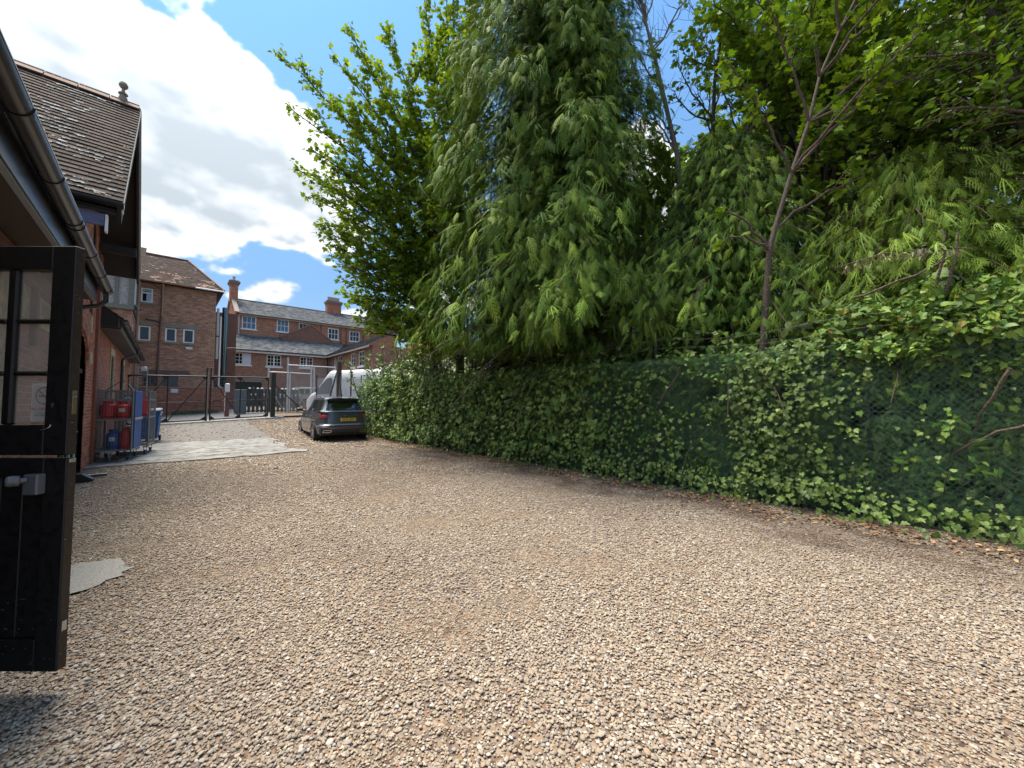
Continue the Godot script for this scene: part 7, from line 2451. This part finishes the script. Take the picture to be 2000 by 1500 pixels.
	li.set_meta("kind", "stuff")
	var ls := Scat.new()
	for i in 5200:
		var b := R(-1.2, 17.8)
		var a := 6.45 - absf(rg.randfn(0.0, 0.30)) + 0.25 * nz.get_noise_2d(b * 0.8, 5.0) + 0.25 * ramp(b, 8.0, 16.0)
		if nz.get_noise_2d(b * 1.3, a * 2.0 + 70.0) < -0.25: continue
		ls.add(Transform3D(facing(Vector3.UP + rv() * 0.5, rv()) * Basis.from_scale(Vector3.ONE * R(0.025, 0.075)), P(a, height(a, b) + R(0.012, 0.035), b)), cmix(pal3([[0.22, 0.12, 0.06], [0.30, 0.17, 0.08], [0.16, 0.085, 0.05], [0.34, 0.24, 0.12], [0.12, 0.075, 0.05]]), 0.25))
	for i in 600:
		var b := rg.randf() * 10.0 + 15.5
		var a := R(3.3, 6.5)
		ls.add(Transform3D(facing(Vector3.UP + rv() * 0.4, rv()) * Basis.from_scale(Vector3.ONE * R(0.03, 0.07)), P(a, height(a, b) + 0.02, b)), cmix(pal3([[0.24, 0.15, 0.08], [0.30, 0.20, 0.11]]), 0.25))
	var lm := leafy("dry_leaf", 0.85, 0.15)
	var lsh := leaf_set("oval", 2)
	for q in lsh: q.surface_set_material(0, lm)
	lay(li, "fallen_leaves", ls, lsh, lm)

# ---------------------------------------------------------------- trees
func crown_tree(called: String, label: String, base: Vector3, stems: Array, leafkind: String, m: StandardMaterial3D, wm: Material, pal: Array, limbs: Array, twig: float, step: float, size: float, singles: int, group := "", droop := 0.25):
	var o := thing(called, label, "tree", Transform3D(Basis.IDENTITY, base))
	if group != "": o.set_meta("group", group)
	var wood := MB.new()
	for q in stems: wood.tube(q[0], q[1], q[2], 9, true, q[1] * 0.5)
	part(o, "trunk", wood, wm)
	var limb := MB.new()
	var s := Scat.new()
	for q in limbs:
		limb.tube(q[0], q[1], 0.012, 6, false)
		leaf_limb(limb, s, q[0], q[2], twig, step, size, pal, droop)
	part(o, "limbs", limb, wm)
	var sh := leaf_set(leafkind, 3)
	for q in sh: q.surface_set_material(0, m)
	lay(o, "crown", s, sh, m, singles, "leaf")
	print(called, " ", s.cnt)
	return o

func round_crown(base: Vector3, trunk_top: Vector3, centre: Vector3, size: Vector3, n: int, r0: float) -> Array:     # limbs that fill an egg
	var l := []
	for i in n:
		var d := rv().normalized()
		if d.y < -0.75: d.y = -d.y
		var tip := centre + d * size * pow(R(0.3, 1.0), 0.45) - base
		var t := clampf(R(0.0, 1.0), 0, 1)
		var start := (trunk_top * 0.35).lerp(trunk_top, t)
		l.append([bend(start, tip, Vector3(0, 0.10 * start.distance_to(tip), 0), 8, 0.06), r0 * R(0.5, 1.0), 0.42])
	return l

func conifer(called: String, label: String, base: Vector3, h0: float, h1: float, reach: float, n: int, m: StandardMaterial3D, shapes: Array, pal: Array, tips: Array, lean: Vector3, spray: float, singles: int):
	var o := thing(called, label, "tree", Transform3D(Basis.IDENTITY, base))
	var tr := MB.new()
	tr.tube([Vector3.ZERO, Vector3(0.03, h1 * 0.35, 0), Vector3(-0.04, h1 * 0.7, 0.03), Vector3(0, h1, 0)], 0.27, 0.05, 10, true, 0.15)
	part(o, "trunk", tr, wood_mat("cypress_bark", 0.085, 0.055, 0.04))
	var wood := MB.new()
	var s := Scat.new()
	for i in n:
		var f := (i + R(0, 1)) / n
		var h := lerpf(h0, h1, f)
		var an := i * 2.39996 + R(-0.4, 0.4)
		var out := Vector3(cos(an), 0, sin(an))
		var prof := lerpf(1.0, 0.30, pow(f, 1.5)) * (0.72 + 0.28 * ramp(f, 0.0, 0.12))
		var ln := reach * prof * R(0.72, 1.12) * (1.0 + 0.35 * maxf(0.0, out.dot(lean)))
		var tip := Vector3(0, h, 0) + out * ln + Vector3(0, -ln * R(0.15, 0.45), 0)
		var pts := bend(Vector3(0, h, 0), tip, Vector3(0, 0.16 * ln, 0), 8, 0.03)
		wood.tube(pts, 0.022 * prof + 0.006, 0.004, 5, false)
		var total := ln * 1.1
		var k := int(total / 0.11)
		for j in k:
			var t := (j + R(0.0, 1.0)) / k
			if t < 0.15: continue
			var u := t * 8.0
			var p: Vector3 = pts[int(u)].lerp(pts[mini(int(u) + 1, 8)], u - int(u))
			var side := out.cross(Vector3.UP) * (1.0 if j % 2 == 0 else -1.0)
			p += side * R(0, 0.32) * (0.4 + t)
			var hang := 1 + rg.randi() % 4
			for w in hang:
				var dir := (out * R(0.2, 0.9) + side * R(-0.5, 0.8) + Vector3.DOWN * R(0.5, 1.5)).normalized()
				var nm := (out * 0.8 + Vector3.UP * 0.6 + rv() * 0.6)
				var z := spray * R(0.5, 1.35) * (0.8 + 0.3 * t)
				var at := p + Vector3(0, -0.22 * w, 0) + rv() * 0.08
				var aw := ab(base + at).x
				if aw < FENCE_A + 0.1 and at.y - z < 2.45: continue
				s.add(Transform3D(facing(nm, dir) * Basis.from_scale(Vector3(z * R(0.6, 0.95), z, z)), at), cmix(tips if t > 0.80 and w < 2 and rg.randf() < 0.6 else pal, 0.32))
	for i in n * 12:                                    # dense fill inside the crown, its shade put in by darkening the colour
		var h := lerpf(h0 * 0.5, h1, rg.randf())
		var f2 := (h - h0) / (h1 - h0)
		var an := R(0, TAU)
		var at := Vector3(cos(an), 0, sin(an)) * reach * lerpf(0.72, 0.22, clampf(f2, 0, 1)) * sqrt(rg.randf()) + Vector3(0, h, 0)
		if ab(base + at).x < FENCE_A + 0.3 and at.y < 2.9: continue
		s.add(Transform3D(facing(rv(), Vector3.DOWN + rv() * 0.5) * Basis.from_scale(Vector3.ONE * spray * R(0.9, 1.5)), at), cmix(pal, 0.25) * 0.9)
	part(o, "branches", wood, wood_mat("cypress_bark", 0.085, 0.055, 0.04))
	lay(o, "crown", s, shapes, m, singles, "spray")
	print(called, " ", s.cnt)
	return o

func trees():
	var maple_m := leafy("maple_leaf", 0.5, 0.95, 0.35)
	var maple_pal := pal3([[0.174, 0.2873, 0.0403], [0.2262, 0.3403, 0.0461], [0.1304, 0.2344, 0.0374], [0.2784, 0.378, 0.0518], [0.3132, 0.3931, 0.072]])
	var bark := wood_mat("maple_bark", 0.055, 0.045, 0.038)
	# maple at the left: limbs that sweep up and out over the yard
	var base := Vector3(-2.1, 0.05, -13.8)
	var st1 := [Vector3(0, 0, 0), Vector3(0.25, 2.6, 0), Vector3(0.35, 5.2, 0), Vector3(0.2, 8.6, -0.1), Vector3(-0.05, 12.8, -0.3), Vector3(-0.2, 18.5, -0.6)]
	var st2 := [Vector3(-0.4, 0, 0.3), Vector3(-0.55, 2.4, 0.35), Vector3(-0.8, 4.8, 0.5), Vector3(-1.3, 7.5, 0.9), Vector3(-2.1, 10.5, 1.2)]
	var st3 := [Vector3(0.5, 0, -0.3), Vector3(0.9, 3.0, -0.5), Vector3(1.1, 6.5, -0.6), Vector3(1.0, 11.5, -0.6)]
	var limbs := []
	var add := func(x: float, y: float, z: float, from: Vector3, sag: float, r: float, t0: float):
		limbs.append([bend(from, Vector3(x, y, z) - base, Vector3(0, sag, 0), 10, 0.05), r, t0])
	for q in [[-6.75, 12.0, -11.4], [-6.5, 10.4, -11.4], [-6.5, 8.8, -11.9], [-5.4, 6.9, -11.5], [-5.2, 13.8, -12.2], [-4.2, 14.5, -12.9], [-3.0, 16.4, -13.8], [-5.0, 5.6, -12.0], [-4.9, 4.7, -12.5], [-4.4, 4.2, -13.2], [-6.0, 9.7, -12.6], [-5.6, 7.6, -13.0], [-5.9, 11.6, -12.6], [-6.0, 7.9, -11.8], [-5.6, 6.2, -12.3], [-5.5, 5.2, -12.9], [-5.2, 8.6, -11.6], [-5.6, 12.9, -12.4], [-4.7, 13.6, -13.4], [-4.9, 10.9, -11.9], [-5.7, 9.0, -11.3], [-4.6, 4.0, -12.6], [-4.2, 3.6, -12.0], [-5.3, 6.5, -11.2], [-5.0, 6.0, -11.0], [-4.9, 5.2, -11.6], [-4.6, 4.6, -11.8], [-5.2, 7.4, -11.0], [-4.7, 5.6, -11.2], [-5.7, 8.2, -11.2], [-4.4, 3.9, -11.6], [-4.0, 4.3, -11.4], [-5.1, 6.7, -12.4]]:
		var sy := clampf(q[1] * 0.66, 3.0, 6.8)
		add.call(q[0] - 0.25, q[1], q[2], Vector3(0.25, sy, 0.1), 0.25, 0.045, 0.18)
	for q in [[-4.1, 10.6, -12.5], [-3.4, 8.8, -12.5], [-4.2, 7.7, -12.0], [-3.1, 13.2, -13.5], [-2.1, 15.4, -14.0], [-3.5, 6.1, -12.8], [-2.7, 4.8, -13.1], [-4.8, 9.2, -11.8], [-4.0, 6.5, -12.2], [-1.8, 10.4, -13.4], [-1.5, 17.0, -14.0], [-2.6, 18.5, -14.3], [-3.6, 12.0, -12.8], [-2.6, 7.4, -12.6], [-2.2, 5.9, -12.6], [-1.4, 13.8, -13.5], [-1.9, 8.5, -12.7], [-0.9, 12.0, -13.8], [-0.8, 15.5, -14.2], [-1.0, 9.5, -12.8], [-0.7, 7.5, -12.6], [-0.8, 13.5, -13.2], [-0.4, 10.5, -13.0], [-0.5, 16.5, -13.5], [-0.9, 18.5, -14.0], [-1.3, 6.3, -12.4]]:
		var sy := clampf(q[1] * 0.55, 2.4, 11.0)
		add.call(q[0], q[1], q[2], Vector3(0.25 - 0.03 * sy, sy, 0.0), 0.15, 0.04, 0.2)
	for i in 34:                                        # short leafy shoots round the stems
		var sy := R(2.2, 13.0)
		var fr := Vector3(0.3 - 0.03 * sy, sy, 0.0) if i % 3 else Vector3(-0.55 - 0.12 * maxf(0, sy - 3.0), sy, 0.4)
		limbs.append([bend(fr, fr + Vector3(R(-1.6, 1.9), R(0.2, 1.4), R(-0.6, 1.9)), Vector3(0, 0.15, 0), 6, 0.05), 0.024, 0.12])
	crown_tree("field_maple_tree", "sunlit maple with star shaped leaves leaning over the yard at left", base, [[st1, 0.15, 0.03], [st2, 0.10, 0.03], [st3, 0.09, 0.03]], "maple", maple_m, bark, maple_pal, limbs, 0.80, 0.12, 0.155, 300)

	# drooping cypresses
	var spm := leafy("cypress_spray", 0.65, 0.5, 0.2)
	var sps := [fan_shape(21), spray_shape(1), fan_shape(22), spray_shape(3), spray_shape(2)]
	for q in sps: q.surface_set_material(0, spm)
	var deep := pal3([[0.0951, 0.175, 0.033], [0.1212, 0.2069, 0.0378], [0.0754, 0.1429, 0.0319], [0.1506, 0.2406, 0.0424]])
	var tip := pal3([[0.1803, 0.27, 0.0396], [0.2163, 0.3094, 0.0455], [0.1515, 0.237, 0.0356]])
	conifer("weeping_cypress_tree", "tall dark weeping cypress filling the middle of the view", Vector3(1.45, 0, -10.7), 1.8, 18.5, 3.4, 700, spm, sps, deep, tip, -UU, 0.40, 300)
	conifer("weeping_cypress_tree", "second cypress, lower and behind the slender trunk", P(9.4, 0, 3.2), 1.2, 7.4, 2.8, 380, spm, sps, deep, tip, -UU, 0.29, 0)
	conifer("weeping_cypress_tree", "third weeping cypress, in shade between the maple and tall cypress", P(9.8, 0, 9.6), 2.6, 13.0, 2.1, 280, spm, sps, deep, tip, -UU, 0.42, 0)
	conifer("weeping_cypress_tree", "pale tipped cypress drooping over the bright ivy at right", P(9.2, 0, 0.3), 2.2, 5.6, 2.3, 190, spm, sps, tip, pal3([[0.17, 0.27, 0.06], [0.20, 0.30, 0.07]]), -UU, 0.31, 0)

	# slender trunk close to the fence
	var grey := wood_mat("slender_bark", 0.15, 0.11, 0.085)
	var hz := leafy("hazel_leaf", 0.5, 0.8, 0.3)
	var hp := pal3([[0.1296, 0.2364, 0.0373], [0.1759, 0.2936, 0.0426], [0.2314, 0.3506, 0.0506], [0.1111, 0.2038, 0.0347]])
	var b2 := Vector3(4.0, 0, -6.25)
	var sl := [Vector3(0, 0, 0), Vector3(0.02, 2.27, 0.05), Vector3(0.08, 3.02, 0.05), Vector3(0.17, 3.94, 0.05), Vector3(0.26, 4.28, 0.05), Vector3(0.64, 5.28, -0.05), Vector3(0.96, 6.16, -0.05), Vector3(1.25, 7.04, -0.15), Vector3(1.71, 7.96, -0.25), Vector3(2.3, 9.01, -0.35)]
	var sub := []
	for q in [[3, Vector3(-0.45, 4.6, 0.0), 0.028, 0.85], [3, Vector3(-0.55, 4.1, 0.2), 0.028, 0.97], [4, Vector3(1.3, 4.9, 0.5), 0.026, 0.6], [5, Vector3(2.0, 6.6, 0.3), 0.028, 0.35], [5, Vector3(-0.6, 6.8, 0.4), 0.025, 0.35], [6, Vector3(2.6, 7.2, 0.9), 0.028, 0.3], [6, Vector3(0.2, 8.0, 0.2), 0.025, 0.3], [7, Vector3(3.0, 8.6, 0.4), 0.026, 0.25], [7, Vector3(0.4, 9.0, 0.6), 0.026, 0.25], [8, Vector3(1.0, 10.0, 0.3), 0.025, 0.2], [8, Vector3(3.4, 9.6, 0.2), 0.025, 0.2], [7, Vector3(1.9, 8.0, 1.6), 0.024, 0.3], [5, Vector3(1.2, 6.2, 1.5), 0.024, 0.35], [6, Vector3(2.9, 6.4, 1.2), 0.024, 0.3]]:
		sub.append([bend(sl[q[0]], q[1], Vector3(0, 0.1, 0), 8, 0.03), q[2], q[3]])
	crown_tree("slender_tree", "slender leaning tree with bare lower trunk just behind the fence", b2, [[sl, 0.052, 0.018]], "maple", hz, grey, hp, sub, 0.62, 0.13, 0.125, 300)

	# tall thin trunks against the sky, sparsely leaved
	var pale := wood_mat("pale_bark", 0.26, 0.235, 0.20)
	var darkb := wood_mat("dark_bark", 0.10, 0.085, 0.07)
	var bare := [
		["pale trunked sparse tree rising right of the weeping cypress", Vector3(4.3, 0, -9.6), [Vector3(0, 0, 0), Vector3(0, 3.3, 0), Vector3(-0.1, 7.7, 0), Vector3(-0.55, 10.2, -0.1), Vector3(-0.8, 11.3, -0.1), Vector3(-1.1, 13.2, -0.1)], pale, 0.085],
		["dark twiggy tree with bare branches against the blue sky", Vector3(4.8, 0, -9.1), [Vector3(0, 0, 0), Vector3(0, 3.4, 0), Vector3(0, 7.4, 0), Vector3(0.12, 9.3, 0), Vector3(0.5, 11.3, -0.1), Vector3(0.9, 13.4, -0.2)], darkb, 0.07],
		["dark forked tree with bare twigs left of slender trunk", Vector3(5.5, 0, -8.5), [Vector3(0, 0, 0), Vector3(-0.1, 3.6, 0), Vector3(-0.3, 7.0, 0), Vector3(0.0, 8.9, 0), Vector3(0.0, 10.8, -0.1), Vector3(0.2, 13.0, -0.2)], darkb, 0.075],
		["thin grey sparse tree behind the slender trunk", Vector3(7.6, 0, -9.6), [Vector3(0, 0, 0), Vector3(0.1, 4.0, 0), Vector3(0.3, 8.0, 0), Vector3(0.6, 11.0, 0), Vector3(0.8, 13.5, 0)], pale, 0.07]]
	for q in bare:
		var ls := []
		var pts: Array = q[2]
		for i in 15:
			var k := 2 + i % (pts.size() - 3)
			var p: Vector3 = pts[k].lerp(pts[k + 1], R(0, 1))
			var tipp := p + Vector3(R(-1.5, 1.5), R(0.9, 2.6), R(-0.8, 0.8))
			ls.append([bend(p, tipp, Vector3(R(-0.15, 0.15), -0.1, 0), 7, 0.05), 0.026, 0.55 if i % 3 == 0 else 0.93])
		var o := thing("sparse_tree", q[0], "tree", Transform3D(Basis.IDENTITY, q[1]))
		var tr := MB.new()
		tr.tube(pts, q[4], 0.02, 8, true, 0.04)
		part(o, "trunk", tr, q[3])
		var lb := MB.new()
		var s := Scat.new()
		for l in ls:
			lb.tube(l[0], l[1], 0.006, 5, false)
			for j in 7:
				var c: Vector3 = l[0][2 + j % 5]
				lb.tube(bend(c, c + Vector3(R(-0.5, 0.5), R(0.1, 0.7), R(-0.5, 0.5)), rv() * 0.05, 3, 0.02), 0.007, 0.003, 4, false)
			leaf_limb(lb, s, l[0], l[2], 0.4, 0.16, 0.12, hp, 0.3, 0.8)
		part(o, "limbs", lb, q[3])
		var sh := leaf_set("maple", 2)
		for x in sh: x.surface_set_material(0, hz)
		lay(o, "crown", s, sh, hz)

	# the broadleaved mass at the right and behind
	var wide := [
		["broad leafed tree overhanging from the far right", P(9.6, 0, -1.9), Vector3(0, 6.5, 0), Vector3(0, 7.4, 0), Vector3(3.2, 3.6, 3.2), 46, "oval", 0.14],
		["leafy tree behind and right of the slender trunk", P(11.0, 0, 1.8), Vector3(0, 7.5, 0), Vector3(0, 8.2, 0), Vector3(3.4, 4.0, 3.2), 52, "maple", 0.15],
		["tall leafy tree behind the sparse trunks", P(12.5, 0, 5.6), Vector3(0, 7.0, 0), Vector3(0, 7.2, 0), Vector3(3.2, 3.2, 3.2), 44, "heart", 0.15],
		["full tree behind the weeping cypress on its left", P(12.0, 0, 10.5), Vector3(0, 6.0, 0), Vector3(0, 6.2, 0), Vector3(3.0, 3.4, 3.0), 40, "heart", 0.14],
		["dark tree at right edge beyond the near ivy", P(13.5, 0, -3.2), Vector3(0, 8.0, 0), Vector3(0, 8.0, 0), Vector3(3.8, 5.0, 3.8), 52, "heart", 0.17],
		["distant green tree between the right hand trees", P(17.0, 0, 2.0), Vector3(0, 9.0, 0), Vector3(0, 8.6, 0), Vector3(4.5, 5.5, 4.5), 58, "oval", 0.2]]
	var wpal := [hp, pal3([[0.162, 0.2777, 0.0436], [0.2268, 0.3518, 0.0508], [0.1296, 0.2314, 0.0392], [0.3024, 0.4165, 0.0609]]), pal3([[0.1404, 0.2407, 0.0494], [0.1836, 0.2962, 0.0581], [0.2484, 0.3518, 0.0697]])]
	for i in wide.size():
		var q: Array = wide[i]
		var lims := round_crown(q[1], q[2], q[1] + q[3], q[4], int(q[5] * 1.45), 0.07)
		crown_tree("broadleaf_tree", q[0], q[1], [[[Vector3.ZERO, q[2] * 0.5 + Vector3(R(-0.2, 0.2), 0, R(-0.2, 0.2)), q[2] * 1.15], 0.17, 0.05]], q[6], hz if i % 2 == 0 else leafy("wood_leaf", 0.5, 0.75, 0.3), wood_mat("dark_bark", 0.10, 0.085, 0.07), wpal[i % 3], lims, 1.0, 0.15, q[7], 0)
	# low sunlit branches at the right edge
	var low := []
	for q in [[Vector3(8.0, 4.2, -4.4), Vector3(5.6, 5.3, -4.9)], [Vector3(8.4, 4.0, -4.2), Vector3(5.9, 3.95, -4.4)], [Vector3(8.2, 5.4, -4.8), Vector3(5.4, 6.1, -5.0)], [Vector3(8.6, 3.6, -3.8), Vector3(6.4, 3.5, -4.2)], [Vector3(8.6, 5.0, -4.0), Vector3(6.0, 4.6, -3.9)]]:
		low.append([bend(q[0] - Vector3(8.6, 0, -4.4), q[1] - Vector3(8.6, 0, -4.4), Vector3(0, 0.2, 0), 9, 0.04), 0.03, 0.12])
	crown_tree("low_branching_tree", "low branched tree with fresh yellow green leaves above near ivy", Vector3(8.6, 0, -4.4), [[[Vector3.ZERO, Vector3(0.1, 2.5, 0), Vector3(-0.3, 5.5, -0.2)], 0.10, 0.04]], "oval", leafy("fresh_leaf", 0.5, 0.7), grey, pal3([[0.12, 0.21, 0.04], [0.15, 0.24, 0.045], [0.09, 0.17, 0.036]]), low, 0.7, 0.09, 0.085, 300)
